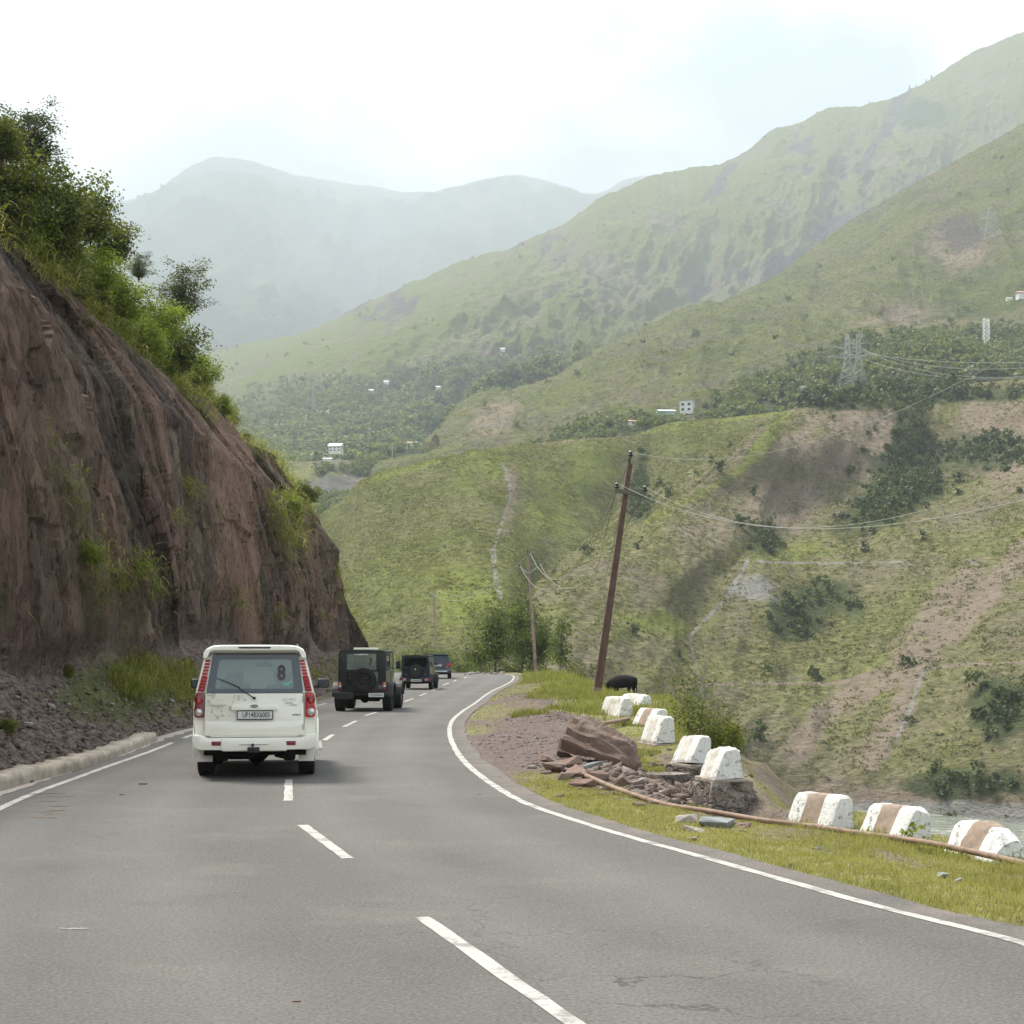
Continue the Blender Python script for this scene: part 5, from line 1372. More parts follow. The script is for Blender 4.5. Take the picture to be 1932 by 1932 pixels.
M_CLEAR = paint('clear_lamp_lens', (0.55, 0.55, 0.52), 0.1, metal=0.5, coat=1.0)
M_PLATE = paint('number_plate_white', (0.58, 0.58, 0.56), 0.5, var=0.03)
M_INK = paint('plate_black_ink', (0.02, 0.02, 0.02), 0.6)
M_DECAL = paint('pale_grey_decal', (0.50, 0.48, 0.42), 0.4, var=0.05)
M_STICK = paint('dark_grey_sticker', (0.055, 0.052, 0.05), 0.6)
M_TEAL = paint('teal_sticker', (0.16, 0.38, 0.33), 0.6)
M_WTEXT = paint('white_lettering', (0.75, 0.75, 0.73), 0.5)
M_MIRR = paint('mirror_glass', (0.04, 0.045, 0.048), 0.1, metal=1.0)
M_SEAT = paint('grey_seat_cloth', (0.16, 0.16, 0.15), 0.9)
M_GLASS = glass('tinted_glass', (0.70, 0.76, 0.70), 0.03, 0.30, (0.40, 0.44, 0.40))
M_WS = glass('windscreen_glass', (0.85, 0.9, 0.88), 0.04)
M_SGLASS = glass('side_glass', (0.45, 0.48, 0.48), 0.12)
M_DGLASS = glass('dark_glass', (0.25, 0.28, 0.30), 0.03, 0.0)
M_FRIT = paint('glass_black_border', (0.05, 0.058, 0.062), 0.12, var=0.1, coat=0.8)

def wheel(parent, x, y, r, w, side, tyre_m=M_TYRE, rim_m=M_RIM, name='wheel', rr=0.62, tread=True, steer=0.0):
    """wheel part with tyre and hub sub-parts; axle along local x; side=+1 outer face towards +x"""
    mb = MB()
    R0 = r * rr
    mb.lathe([(-w*.35, R0*.96), (w*.35, R0*.96), (w*.38, R0), (w*.30, R0*.9), (w*.05, R0*.86), (w*.05, R0*.3), (-w*.35, R0*.3)], (0, 0, 0), 'x', 30)
    for k in range(6):
        a = k * math.pi / 3
        M = Matrix.Rotation(a, 4, 'X')
        mb.box((w*.25, 0, R0*.55), (w*.16, R0*.2, R0*.8), 0.01, M)
    mb.lathe([(-w*.4, 0.0), (w*.34, 0.0), (w*.34, R0*.16), (w*.24, R0*.28), (-w*.4, R0*.28)], (0, 0, 0), 'x', 16)
    o = mb.build(name, rim_m, parent, angle=30)
    o.location = (x, y, r); o.rotation_euler = (0, 0, (0 if side > 0 else math.pi) + steer)
    t = MB()
    t.lathe([(-w*.40, R0), (-w*.5, R0*1.12), (-w*.5, r*.90), (-w*.44, r*.97), (-w*.3, r), (w*.3, r), (w*.44, r*.97), (w*.5, r*.90), (w*.5, R0*1.12), (w*.40, R0)], (0, 0, 0), 'x', 44)
    if tread:
        for k in range(40):
            M = Matrix.Rotation(k * 2 * math.pi / 40, 4, 'X')
            for xx in (-.34, -.12, .12, .34):
                t.box((w*xx, (0.01 if abs(xx) > .2 else -0.01), r - 0.001), (w*.17, r*.095, 0.016), 0.0, M)
    t.build('tyre', tyre_m, o, angle=35)
    return o
def sec(hw, y, n=0):
    """closed loop mirrored from half-profile [(x,z)..] from bottom centre outwards and up to the top centre"""
    L_ = [(x, y, z) for x, z in hw]
    Rr = [(-x, y, z) for x, z in hw[::-1] if abs(x) > 1e-6]
    return L_ + Rr
def rounded(pts, r=0.03, n=3):
    """round the corners of a closed 2-D polygon"""
    out = []
    m = len(pts)
    for i in range(m):
        p0, p, p1 = Vector(pts[i-1]), Vector(pts[i]), Vector(pts[(i+1) % m])
        a = (p0 - p); b = (p1 - p)
        ra = min(r, a.length * .45); rb = min(r, b.length * .45)
        A = p + a.normalized() * ra; B = p + b.normalized() * rb
        for k in range(n + 1):
            t = k / n
            q = A * (1-t)**2 + p * 2*t*(1-t) + B * t*t
            out.append((q.x, q.y))
    return out
def plate(parent, c, w, h, txt, y, m=M_PLATE, size=None, rim=True):
    mb = MB()
    mb.prism(rounded([(c[0]-w/2, c[1]-h/2), (c[0]+w/2, c[1]-h/2), (c[0]+w/2, c[1]+h/2), (c[0]-w/2, c[1]+h/2)], .012, 2), y-0.012, y+0.01)
    o = mb.build('number_plate', M_TRIM if rim else m, parent, angle=30)
    mb = MB(); mb.prism([(c[0]-w/2+.014, c[1]-h/2+.014), (c[0]+w/2-.014, c[1]-h/2+.014), (c[0]+w/2-.014, c[1]+h/2-.014), (c[0]-w/2+.014, c[1]+h/2-.014)], y-0.015, y-0.011)
    mb.build('plate_face', m, o)
    sz = size or h * 0.80
    text_obj('plate_lettering', txt, sz, (c[0] + 0.015, y-0.0165, c[1]), (R(90), 0, 0), M_INK, o, 0.001, 0.0012, sx=(w * 0.86) / (len(txt) * sz * 0.62))
    return o
def emblem(parent, x, z, y, s, m):
    mb = MB()
    pts = [(math.cos(t) * s, math.sin(t) * s * .42) for t in np.linspace(0, 2*math.pi, 20, endpoint=False)]
    inn = [(a*.78, b*.68) for a, b in pts]
    vs = [(x+a, y-.008, z+b) for a, b in pts] + [(x+a, y-.008, z+b) for a, b in inn] + [(x+a, y+.004, z+b) for a, b in pts] + [(x+a, y+.004, z+b) for a, b in inn]
    n = 20; fs = []
    for i in range(n):
        j = (i+1) % n
        fs += [[i, j, n+j, n+i], [2*n+i, 2*n+j, j, i], [n+i, n+j, 3*n+j, 3*n+i]]
    mb.add(vs, fs)
    for sx in (-1, 1):
        mb.prism([(x+sx*s*.08, z-s*.3), (x+sx*s*.30, z-s*.26), (x+sx*s*.62, z+s*.22), (x+sx*s*.38, z+s*.16)], y-.008, y+.004)
    mb.prism([(x-s*.05, z-s*.32), (x+s*.05, z-s*.32), (x+s*.10, z+s*.3), (x-s*.10, z+s*.3)], y-.008, y+.004)
    mb.build('emblem', m, parent)
# ---------------------------------------------------------------- 1: cream white SUV
def white_suv():
    ryaw = R(7.3)
    D0 = 23.4
    X0 = (481 - 966) / F * D0
    t = thing('suv', 'cream white tall SUV seen from behind with a large 8 on its rear window', 'car', (X0, D0, 0), ryaw)
    k = 0.0012818
    def zx(px): return (px - 900) * k
    def zz(py): return (1790 - py) * k
    # lower body
    H = lambda b, w1, w2, w3, top: [(0, b), (w1*.86, b), (w1*.95, b+.05), (w1, b+.16), (w2, (b+top)/2), (w2*.995, top-.18), (w3, top-.03), (w3*.97, top), (0, top)]
    ys = [(0.10, .46, .86, .895, .86, 1.27), (0.14, .42, .885, .905, .875, 1.275), (0.5, .36, .90, .912, .88, 1.275), (1.4, .34, .905, .912, .885, 1.27), (2.6, .34, .905, .912, .885, 1.25), (3.15, .34, .905, .91, .87, 1.19),
          (3.3, .36, .90, .905, .80, 1.13), (4.1, .38, .88, .89, .74, 1.06), (4.3, .42, .80, .84, .66, .98), (4.36, .5, .70, .74, .55, .86)]
    body = MB(); body.loft([sec(H(b, w1, w2, w3, tp), y) for y, b, w1, w2, w3, tp in ys])
    bo = body.build('body', M_WHITE, t, angle=38)
    # flared wheel arches
    for sx in (-1, 1):
        for yc in (0.92, 3.55):
            mb = MB(); 
            A = [(yc + math.cos(a) * .50, .40 + math.sin(a) * .48) for a in np.linspace(R(-12), R(192), 15)]
            B = [(yc + math.cos(a) * .42, .40 + math.sin(a) * .40) for a in np.linspace(R(192), R(-12), 15)]
            mb.prism(A + B, sx*.86, sx*.935, axis='x', bev=.008)
            mb.build('wheel_arch', M_WHITE, t, angle=30)
            mb = MB(); mb.prism([(yc + math.cos(a) * .42, .40 + math.sin(a) * .40) for a in np.linspace(R(-4), R(184), 20)], sx*.80, sx*.918, axis='x')
            mb.build('wheel_well', M_UNDER, t)
    # greenhouse : roof, pillars, glass
    def roofp(f, z0, ins=0): return [(0, z0), (.66*f, z0), (.735*f, z0+.0), (.742*f, 1.80), (.715*f, 1.88), (.66*f, 1.925+ins), (.55*f, 1.95+ins), (.3*f, 1.965+ins), (0, 1.97+ins)]
    rb = MB(); rb.loft([sec(roofp(1, 1.79), .22), sec(roofp(1, 1.79), .5), sec(roofp(1, 1.79, .01), 1.4), sec(roofp(.99, 1.78, -.01), 2.2), sec(roofp(.95, 1.76, -.06), 2.62)])
    rb.build('roof', M_WHITE, t, angle=40)
    sp = MB()
    def spf(f, dz, b): return [(0, 1.852+b), (.60*f, 1.852+b), (.655*f, 1.83+b), (.70*f, 1.785), (.748*f, 1.785), (.742*f, 1.85), (.70*f, 1.915+dz), (.62*f, 1.955+dz), (.5*f, 1.968+dz), (0, 1.972+dz)]
    sp.loft([sec(spf(.985, -.012, .05), -.10), sec(spf(1, 0, .03), -.075), sec(spf(1.0, .004, .0), .05), sec(spf(1.0, .004, 0), .22)])
    so = sp.build('spoiler', M_WHITE, t, angle=40)
    mb = MB(); mb.prism([(zx(728), zz(292)), (zx(1072), zz(292)), (zx(1088), zz(274)), (zx(712), zz(274))], -.106, -.09)
    mb.build('brake_light', M_TRIM, so)
    # D pillars
    for sx in (-1, 1):
        mb = MB()
        mb.loft([[(sx*.705, .10, 1.27), (sx*.865, .10, 1.27), (sx*.875, .75, 1.27), (sx*.80, .75, 1.27)],
                 [(sx*.66, .12, 1.55), (sx*.80, .12, 1.55), (sx*.815, .68, 1.55), (sx*.745, .68, 1.55)],
                 [(sx*.625, .14, 1.80), (sx*.742, .14, 1.80), (sx*.742, .62, 1.80), (sx*.68, .62, 1.80)]])
        mb.build('pillar', M_WHITE, t, angle=30)
        for (y0, y1, w) in [(1.62, 1.58, .07), (2.72, 2.45, .06)]:
            mb = MB(); mb.loft([[(sx*.80, y0, 1.26), (sx*.872, y0, 1.26), (sx*.872, y0+w*1.4, 1.26), (sx*.80, y0+w*1.4, 1.26)], [(sx*.68, y1, 1.80), (sx*.738, y1, 1.80), (sx*.738, y1+w*1.4, 1.80), (sx*.68, y1+w*1.4, 1.80)]])
            mb.build('pillar', M_WHITE, t)
        mb = MB(); mb.loft([[(sx*.79, 3.22, 1.16), (sx*.85, 3.22, 1.16), (sx*.85, 3.30, 1.16), (sx*.79, 3.30, 1.16)], [(sx*.66, 2.56, 1.80), (sx*.72, 2.56, 1.80), (sx*.72, 2.64, 1.80), (sx*.66, 2.64, 1.80)]])
        mb.build('pillar', M_WHITE, t)
        mb = MB(); mb.loft([[(sx*.868, .74, 1.275), (sx*.872, .74, 1.275), (sx*.872, 3.2, 1.23), (sx*.868, 3.2, 1.23)], [(sx*.735, .66, 1.79), (sx*.739, .66, 1.79), (sx*.739, 2.58, 1.79), (sx*.735, 2.58, 1.79)]])
        mb.build('side_window', M_SGLASS, t)
    mb = MB(); mb.loft([[(-.80, 3.24, 1.17), (.80, 3.24, 1.17), (.80, 3.25, 1.17), (-.80, 3.25, 1.17)], [(-.67, 2.60, 1.79), (.67, 2.60, 1.79), (.67, 2.61, 1.79), (-.67, 2.61, 1.79)]])
    mb.build('windshield', M_WS, t)
    # rear glass: border ring + pane
    def gy(z): return 0.035 + 0.09 * (z - 1.27) / .58
    og = rounded([(zx(345), zz(800)), (zx(1450), zz(800)), (zx(1395), zz(347)), (zx(425), zz(347))], .05, 4)
    ig = rounded([(zx(445), zz(755)), (zx(1343), zz(755)), (zx(1310), zz(417)), (zx(492), zz(417))], .045, 4)
    n = len(og)
    mb = MB()
    vs = [(x, gy(z), z) for x, z in og] + [(x, gy(z), z) for x, z in ig] + [(x, gy(z)+.02, z) for x, z in og] + [(x, gy(z)+.02, z) for x, z in ig]
    fs = []
    for i in range(n):
        j = (i+1) % n
        fs += [[i, j, n+j, n+i], [2*n+i, 2*n+j, j, i], [n+i, n+j, 3*n+j, 3*n+i], [2*n+j, 2*n+i, 3*n+i, 3*n+j]]
    mb.add(vs, fs)
    rw = mb.build('rear_window', M_FRIT, t)
    mb = MB(); mb.add([(x, gy(z)+.006, z) for x, z in ig] + [(x, gy(z)+.012, z) for x, z in ig], [list(range(n)), list(range(n, 2*n))[::-1]] + [[i, (i+1) % n, n+(i+1) % n, n+i] for i in range(n)])
    mb.build('pane', M_GLASS, rw)
    text_obj('sticker', '8', .30, (zx(1200), gy(1.55)-.002, zz(578)), (R(90-8.8), 0, 0), M_STICK, rw, .001, .012, sx=.78)
    mb = MB()
    mb.prism([(zx(1215), zz(722)), (zx(1290), zz(722)), (zx(1320), zz(672)), (zx(1270), zz(680)), (zx(1218), zz(690))], gy(1.38)-.004, gy(1.38)-.002)
    mb.build('sticker', M_TEAL, rw)
    # wiper
    mb = MB(); mb.tube([(zx(893), -.01, zz(862)), (zx(800), -.005, zz(800)), (zx(655), .01, zz(700))], [.011, .008, .006], 6)
    mb.tube([(zx(735), -.005, zz(742)), (zx(600), .01, zz(683)), (zx(466), .02, zz(630))], [.006, .008, .004], 5)
    mb.lathe([(-.03, .001), (-.03, .018), (.02, .022), (.02, .001)], (zx(893), .01, zz(862)), 'y', 12)
    mb.build('wiper', M_TRIM, t)
    # tailgate
    tg = rounded([(zx(325), zz(1180)), (zx(335), zz(1265)), (zx(400), zz(1310)), (zx(1385), zz(1310)), (zx(1450), zz(1265)), (zx(1458), zz(1180)), (zx(1452), zz(808)), (zx(340), zz(808))], .03, 3)
    mb = MB(); mb.prism(tg, .03, .16, bev=.007)
    go = mb.build('tailgate', M_WHITE, t, angle=30)
    mb = MB(); mb.prism([(x*1.008, .942 + (z-.942)*1.016) for x, z in tg], .09, .15)
    mb.build('tailgate_seal', M_TRIM, go)
    mb = MB(); mb.prism(rounded([(zx(330), zz(1132)), (zx(1455), zz(1132)), (zx(1455), zz(1290)), (zx(330), zz(1290))][::-1], .03), .012, .10, bev=.008)
    mb.build('tailgate_fold', M_WHITE, go, angle=30)
    mb = MB(); mb.prism(rounded([(zx(625), zz(1000)), (zx(1158), zz(1000)), (zx(1150), zz(945)), (zx(1120), zz(935)), (zx(665), zz(935)), (zx(640), zz(945))], .012), -.015, .05, bev=.006)
    mb.build('garnish', M_WHITE, go, angle=30)
    emblem(go, zx(893), zz(953), -.018, .056, M_STICK)
    mb = MB(); mb.prism(rounded([(zx(390), zz(938)), (zx(575), zz(938)), (zx(575), zz(908)), (zx(390), zz(908))], .01), -.022, .0, bev=.005)
    mb.lathe([(0, .072), (-.004, .074), (-.004, .086), (0, .088)], (zx(485), .029, zz(924)), 'y', 26)
    mb.build('handle', M_WHITE2, go, angle=30)
    for zc in (875, 1195):
        mb = MB(); mb.box((zx(1447), .02, zz(zc)), (.018, .03, .075), .004); mb.build('hinge', M_TRIM, go)
        mb = MB(); mb.box((zx(1447), .012, zz(zc)), (.012, .03, .06), .003); mb.build('hinge', M_WHITE2, go)
    # pale block decals
    r_ = random.Random(4); dec = []
    for i in range(24):
        a = r_.uniform(345, 620); b = r_.choice([830, 850, 870, 900, 960, 985, 1010, 1040, 1062, 1085]) + r_.uniform(-6, 6)
        if 380 < a < 590 and 860 < b < 990: continue
        w_ = r_.uniform(20, 62); h_ = r_.uniform(10, 34)
        if r_.random() < .4: w_, h_ = h_, w_
        dec.append((a, b, w_, h_))
    dec += [(660, 850, 14, 50), (700, 858, 26, 60), (745, 850, 12, 40), (770, 880, 30, 26), (640, 905, 16, 30)]
    for i, (a, b, w_, h_) in enumerate(dec):
        mb = MB(); mb.prism([(zx(a), zz(b+h_/2)), (zx(a+w_), zz(b+h_/2)), (zx(a+w_), zz(b-h_/2)), (zx(a), zz(b-h_/2))], .0285 - .0001 * i, .0295); mb.build('decal', M_DECAL, go)
    text_obj('badge', 'SCORPIO', .052, (zx(1290), .026, zz(880)), (R(90), 0, 0), M_CHROME, go, .002, .001, sx=.95)
    text_obj('badge', 'MICRO', .032, (zx(1285), .026, zz(921)), (R(90), 0, 0), M_STICK, go, .001, sx=1.15, shear=.3)
    text_obj('badge', 'HYBRID', .03, (zx(1330), .026, zz(945)), (R(90), 0, 0), M_STICK, go, .001, sx=1.15, shear=.3)
    text_obj('badge', 'mHawk', .038, (zx(1372), .026, zz(1055)), (R(90), 0, 0), M_STICK, go, .001, .001, sx=1.0, shear=.2)
    plate(t, (zx(901), zz(1056)), .325*1.63, .137, 'UP14BX6005', .0)
    # tail lights
    for sx in (-1, 1):
        ofs = 0.0
        mb = MB()
        pts = [(.632, 1.775), (.722, 1.775), (.77, 1.55), (.835, 1.29), (.735, 1.29)]
        mb.loft([[(sx*x, .075 + .09*(z-1.27)/.5, z) for x, z in pts], [(sx*x, .16+.09*(z-1.27)/.5, z) for x, z in pts]])
        lo = mb.build('tail_light', M_DRED, t, angle=30)
        for q in range(10):      # ribbed lens elements
            z0 = 1.30 + q * .0465; f = (z0 - 1.29) / .485
            xi = .735 + (.632 - .735) * f + .008; xo = .835 + (.722 - .835) * f - .006
            mb = MB(); mb.prism(rounded([(sx*xi, z0), (sx*xo, z0), (sx*(xo-.007), z0+.037), (sx*(xi-.004), z0+.037)], .008, 2), .052 + .09*(z0-1.27)/.5, .09 + .09*(z0-1.27)/.5, bev=.004)
            mb.build('lens', M_RED, lo, angle=30)
        cl = rounded([(.735, 1.275), (.83, 1.275), (.868, 1.245), (.885, 1.18), (.868, 1.10), (.888, 1.02), (.880, .93), (.85, .905), (.735, .905)], .02, 3)
        mb = MB(); mb.prism([(sx*x, z) for x, z in cl], .035, .17, bev=.01)
        co = mb.build('tail_light', M_RED if sx > 0 else M_DRED, t, angle=35)
        mb = MB(); mb.lathe([(-.022, .001), (-.016, .040), (.0, .062), (.01, .062), (.01, .001)], (sx*.815, .035, 1.165), 'y', 24); mb.build('lens', M_DRED, co, angle=35)
        mb = MB(); mb.lathe([(-.016, .001), (-.012, .028), (-.01, .032), (.01, .001)], (sx*.815, .015, 1.14), 'y', 20); mb.build('lens', M_RED, co, angle=35)
        mb = MB(); mb.lathe([(-.026, .001), (-.018, .040), (.0, .056), (.01, .056), (.01, .001)], (sx*.818, .035, .985), 'y', 24); mb.build('lens', M_CLEAR, co, angle=35)
        # quarter panel under lamp
    # bumper
    bp = [(.0, zz(1470)), (.46, zz(1470)), (.465, zz(1452)), (.80, zz(1450)), (.875, zz(1420)), (.905, zz(1350)), (.905, zz(1300)), (.895, zz(1275)), (.74, zz(1288)), (.70, zz(1315)), (0, zz(1315))]
    mb = MB(); full = bp + [(-x, z) for x, z in bp[::-1] if x > 0]
    mb.prism([(x, z) for x, z in full], -.085, .55, bev=.018)
    bu = mb.build('bumper', M_WHITE, t, angle=35)
    mb = MB(); mb.prism(rounded([(zx(520), zz(1462)), (zx(1250), zz(1462)), (zx(1250), zz(1325)), (zx(520), zz(1325))], .02), -.11, -.05, bev=.012); mb.build('bumper_step', M_WHITE, bu, angle=30)
    mb = MB(); mb.box((zx(888), -.111, zz(1392)), (.42, .006, .008)); mb.build('slot', M_TRIM, bu)
    for sx, c in ((-1, 466), (1, 1312)):
        mb = MB(); mb.prism([(zx(c-50) , zz(1400)), (zx(c+50), zz(1400)), (zx(c+50+5), zz(1352)), (zx(c-50-5), zz(1352))], -.094, -.07, bev=.004); mb.build('reflector', M_DRED, bu, angle=30)
    # tow hitch
    mb = MB(); mb.box((zx(887), -.09, zz(1449)), (.175, .12, .078), .006); mb.tube([(zx(878), -.16, zz(1450)), (zx(878), -.16, zz(1415))], .014, 8)
    mb.lathe([(-.024, .002), (-.018, .018), (0, .025), (.018, .018), (.024, .002)], (zx(878), -.16, zz(1393)), 'z', 14)
    mb.build('tow_hitch', M_TRIM, t, angle=35)
    # underbody
    mb = MB(); mb.box((0, 2.1, .42), (1.5, 3.9, .16), .02); mb.box((-.22, .5, .36), (.35, .5, .18), .03); mb.box((.50, .35, .34), (.18, .45, .17), .05); mb.box((-.50, .5, .33), (.2, .4, .18), .05)
    mb.tube([(-.75, .92, .37), (-.2, .92, .34), (0, .92, .33), (.2, .92, .34), (.75, .92, .37)], [.045, .05, .05, .05, .045], 10)
    mb.prism([(-.23, .34), (-.06, .17), (0, .145), (.06, .17), (.23, .34)], .80, 1.05, bev=.02)
    mb.tube([(.30, .3, .33), (.42, .02, .32)], .028, 10)
    mb.tube([(.34, .06, .42), (.30, .03, .38)], .012, 6); mb.tube([(.47, .06, .42), (.50, .03, .38)], .012, 6)
    mb.build('underbody', M_UNDER, t, angle=35)
    # mud flaps and wheels
    for sx in (-1, 1):
        mb = MB()
        mb.loft([[(sx*.635, .44, .47), (sx*.885, .44, .47), (sx*.885, .455, .47), (sx*.635, .455, .47)], [(sx*.632, .40, .34), (sx*.873, .40, .34), (sx*.873, .415, .34), (sx*.632, .415, .34)], [(sx*.635, .36, .235), (sx*.868, .36, .235), (sx*.868, .372, .235), (sx*.635, .372, .235)]])
        mb.build('mud_flap', M_WHITE2, t)
        wheel(t, sx*.755, .92, .375, .245, sx)
        wheel(t, sx*.755, 3.55, .375, .245, sx)
    # mirrors
    for sx in (-1, 1):
        mb = MB(); mb.box((sx*.90, 2.80, 1.30), (.14, .06, .05), .01); mb.box((sx*1.03, 2.80, 1.355), (.19, .13, .155), .045, seg=3)
        mo = mb.build('mirror', M_TRIM, t, angle=35)
        mb = MB(); mb.prism(rounded([(sx*1.03-.072, 1.295), (sx*1.03+.072, 1.295), (sx*1.03+.076, 1.415), (sx*1.03-.076, 1.415)], .025), 2.728, 2.735); mb.build('mirror_glass', M_MIRR, mo)
    # side step, roof rails, antenna
    for sx in (-1, 1):
        mb = MB(); mb.box((sx*.93, 2.2, .36), (.14, 1.9, .045), .012)
        mb.build('side_step', M_WHITE2, t, angle=35)
        mb = MB(); mb.tube([(sx*.62, .45, 1.93), (sx*.62, .55, 1.975), (sx*.61, 1.4, 1.985), (sx*.60, 2.2, 1.965), (sx*.60, 2.3, 1.92)], .016, 8); mb.build('roof_rail', M_TRIM, t, angle=35)
    # interior
    mb = MB()
    for x in (-.37, .37):
        mb.box((x, 1.95, 1.05), (.5, .14, .62), .06, seg=3); mb.box((x, 1.92, 1.46), (.28, .10, .2), .05, seg=3)
    mb.box((0, 1.15, 1.05), (1.3, .14, .5), .06); mb.box((-.42, 1.12, 1.38), (.27, .1, .18), .05, seg=3); mb.box((0, 3.0, 1.05), (1.45, .45, .2), .05)
    mb.box((0, 1.9, .75), (1.5, 2.2, .1))
    mb.build('seats', M_SEAT, t, angle=35)
    mb = MB(); mb.box((.06, 2.52, 1.66), (.26, .03, .07), .02); mb.tube([(.06, 2.53, 1.68), (.06, 2.56, 1.78)], .012, 6); mb.build('inner_mirror', M_TRIM, t, angle=35)
    return t
white_suv()

# ---------------------------------------------------------------- 2: black open-bodied off-roader
def black_jeep():
    D0 = 50.0; k = 0.15625 / 60.0
    X0 = (683.2 - 966) / F * D0
    t = thing('off_roader', 'black boxy off-roader with a rear spare wheel and a 3 on its window', 'car', (X0, D0, 0), R(-2.2))
    def zx(px): return (px - 510) * k
    def zz(py): return (966 - py) * k
    hw = .755
    mb = MB()
    ys = [(0, .62, hw, hw), (.02, .60, hw+.005, hw+.005), (1.5, .55, hw+.01, hw+.005), (2.1, .55, hw, hw)]
    mb.loft([sec([(0, b), (w, b), (w, .9), (w2, 1.27), (w2-.01, 1.285), (0, 1.285)], y) for y, b, w, w2 in ys])
    mb.loft([sec([(0, .55), (w, .55), (w, .9), (w-.01, tp-.03), (w-.05, tp), (0, tp)], y) for y, w, tp in [(2.1, hw, 1.22), (2.5, hw-.03, 1.18), (3.3, .55, 1.10), (3.42, .5, 1.06)]])
    mb.build('body', M_BLACKP, t, angle=35)
    # hard top with window openings
    mb = MB()
    prof = lambda hwt, z0, z1: [(0, z0), (hwt-.03, z0), (hwt, z0+.02), (hwt-.004, z1-.05), (hwt-.03, z1-.012), (hwt-.1, z1), (0, z1+.01)]
    mb.loft([sec(prof(hw-.02, 1.83, 1.92), y) for y in (0.0, .05, 1.0, 2.15)])
    ro = mb.build('roof', M_TRIM, t, angle=35)
    # rear face ring around window
    outer = [(-hw+.005, 1.28), (hw-.005, 1.28), (hw-.02, 1.86), (-hw+.02, 1.86)]
    inner = rounded([(zx(325), zz(462)), (zx(685), zz(462)), (zx(680), zz(268)), (zx(330), zz(268))], .035, 3)
    def panel(mb, x0, x1, z0, z1, y0, y1): mb.box(((x0+x1)/2, (y0+y1)/2, (z0+z1)/2), (abs(x1-x0), abs(y1-y0), abs(z1-z0)), .004)
    mb = MB()
    panel(mb, -hw+.005, zx(322), 1.285, 1.835, 0, .05); panel(mb, zx(688), hw-.005, 1.285, 1.835, 0, .05)
    panel(mb, zx(322), zx(688), zz(266), 1.835, .001, .049); panel(mb, zx(322), zx(688), 1.285, zz(464), .001, .049)
    mb.build('rear_panel', M_TRIM, t, angle=30)
    mb = MB(); n = len(inner)
    o2 = [(x*1.04 + .0, 1.57 + (z-1.57)*1.06) for x, z in inner]
    cx = (zx(325) + zx(685)) / 2; o2 = [(cx + (x-cx)*1.05, 1.57 + (z-1.57)*1.08) for x, z in inner]
    fs = []
    for i in range(n):
        j = (i+1) % n; fs += [[i, j, n+j, n+i], [2*n+i, 2*n+j, j, i], [n+i, n+j, 3*n+j, 3*n+i]]
    mb.add([(x, -.012, z) for x, z in o2] + [(x, -.012, z) for x, z in inner] + [(x, .03, z) for x, z in o2] + [(x, .03, z) for x, z in inner], fs)
    rw = mb.build('rear_window', M_FRIT, t)
    mb = MB(); mb.add([(x, -.003, z) for x, z in inner] + [(x, .003, z) for x, z in inner], [list(range(n)), list(range(n, 2*n))[::-1]] + [[i, (i+1) % n, n+(i+1) % n, n+i] for i in range(n)]); mb.build('pane', M_GLASS, rw)
    text_obj('sticker', '3', .30, (zx(614), -.006, zz(365)), (R(90), 0, 0), M_STICK, rw, .001, .010, sx=.8)
    text_obj('sticker', 'www.spalhal.com', .062, (zx(500), -.013, zz(278)), (R(90), 0, 0), M_WTEXT, rw, .001, .002)
    # sides of the top
    for sx in (-1, 1):
        mb = MB()
        panel(mb, sx*(hw-.03), sx*(hw-.004), 1.285, 1.40, .05, 1.15); panel(mb, sx*(hw-.03), sx*(hw-.004), 1.74, 1.835, .05, 1.15)
        panel(mb, sx*(hw-.03), sx*(hw-.004), 1.40, 1.74, .05, .22); panel(mb, sx*(hw-.03), sx*(hw-.004), 1.285, 1.835, 1.10, 1.22)
        panel(mb, sx*(hw-.03), sx*(hw-.004), 1.285, 1.835, 2.06, 2.14)
        mb.build('side_panel', M_TRIM, t, angle=30)
        mb = MB(); mb.box((sx*(hw-.02), .65, 1.57), (.008, .88, .35)); mb.build('side_window', M_SGLASS, t)
        mb = MB(); mb.box((sx*(hw-.02), 1.64, 1.56), (.008, .85, .5)); mb.build('side_window', M_SGLASS, t)
        mb = MB(); mb.box((sx*(hw+.008), 1.62, 1.02), (.02, .86, .5), .006); d = mb.build('door', M_BLACKP, t, angle=30)
        mb = MB(); mb.box((sx*(hw+.03), 1.30, 1.16), (.02, .12, .03), .006); mb.build('handle', M_TRIM, d)
        mb = MB(); mb.tube([(sx*hw, 2.1, 1.32), (sx*(hw+.10), 2.1, 1.36)], .014, 6); mb.box((sx*(hw+.15), 2.1, 1.45), (.13, .07, .26), .03, seg=3)
        mo = mb.build('mirror', M_TRIM, t, angle=35)
        mb = MB(); mb.box((sx*(hw+.15), 2.062, 1.45), (.10, .004, .22), .001); mb.build('mirror_glass', M_MIRR, mo)
        # fender flares
        for yc, rr_ in ((.55, .50), (3.0, .50)):
            A = [(yc + math.cos(a) * rr_, .42 + math.sin(a) * rr_) for a in np.linspace(R(5), R(175), 12)]
            B = [(yc + math.cos(a) * (rr_-.05), .42 + math.sin(a) * (rr_-.05)) for a in np.linspace(R(175), R(5), 12)]
            mb = MB(); mb.prism(A + B, sx*(hw-.02), sx*(hw+.21), axis='x', bev=.006); mb.build('wheel_arch', M_TRIM, t, angle=30)
        wheel(t, sx*(.76), .55, .41, .29, sx, rim_m=M_DRIM, rr=.52)
        wheel(t, sx*(.79), 3.0, .41, .29, sx, rim_m=M_RIM, rr=.52)
        # tail lights
        x0 = -.70 if sx < 0 else .705
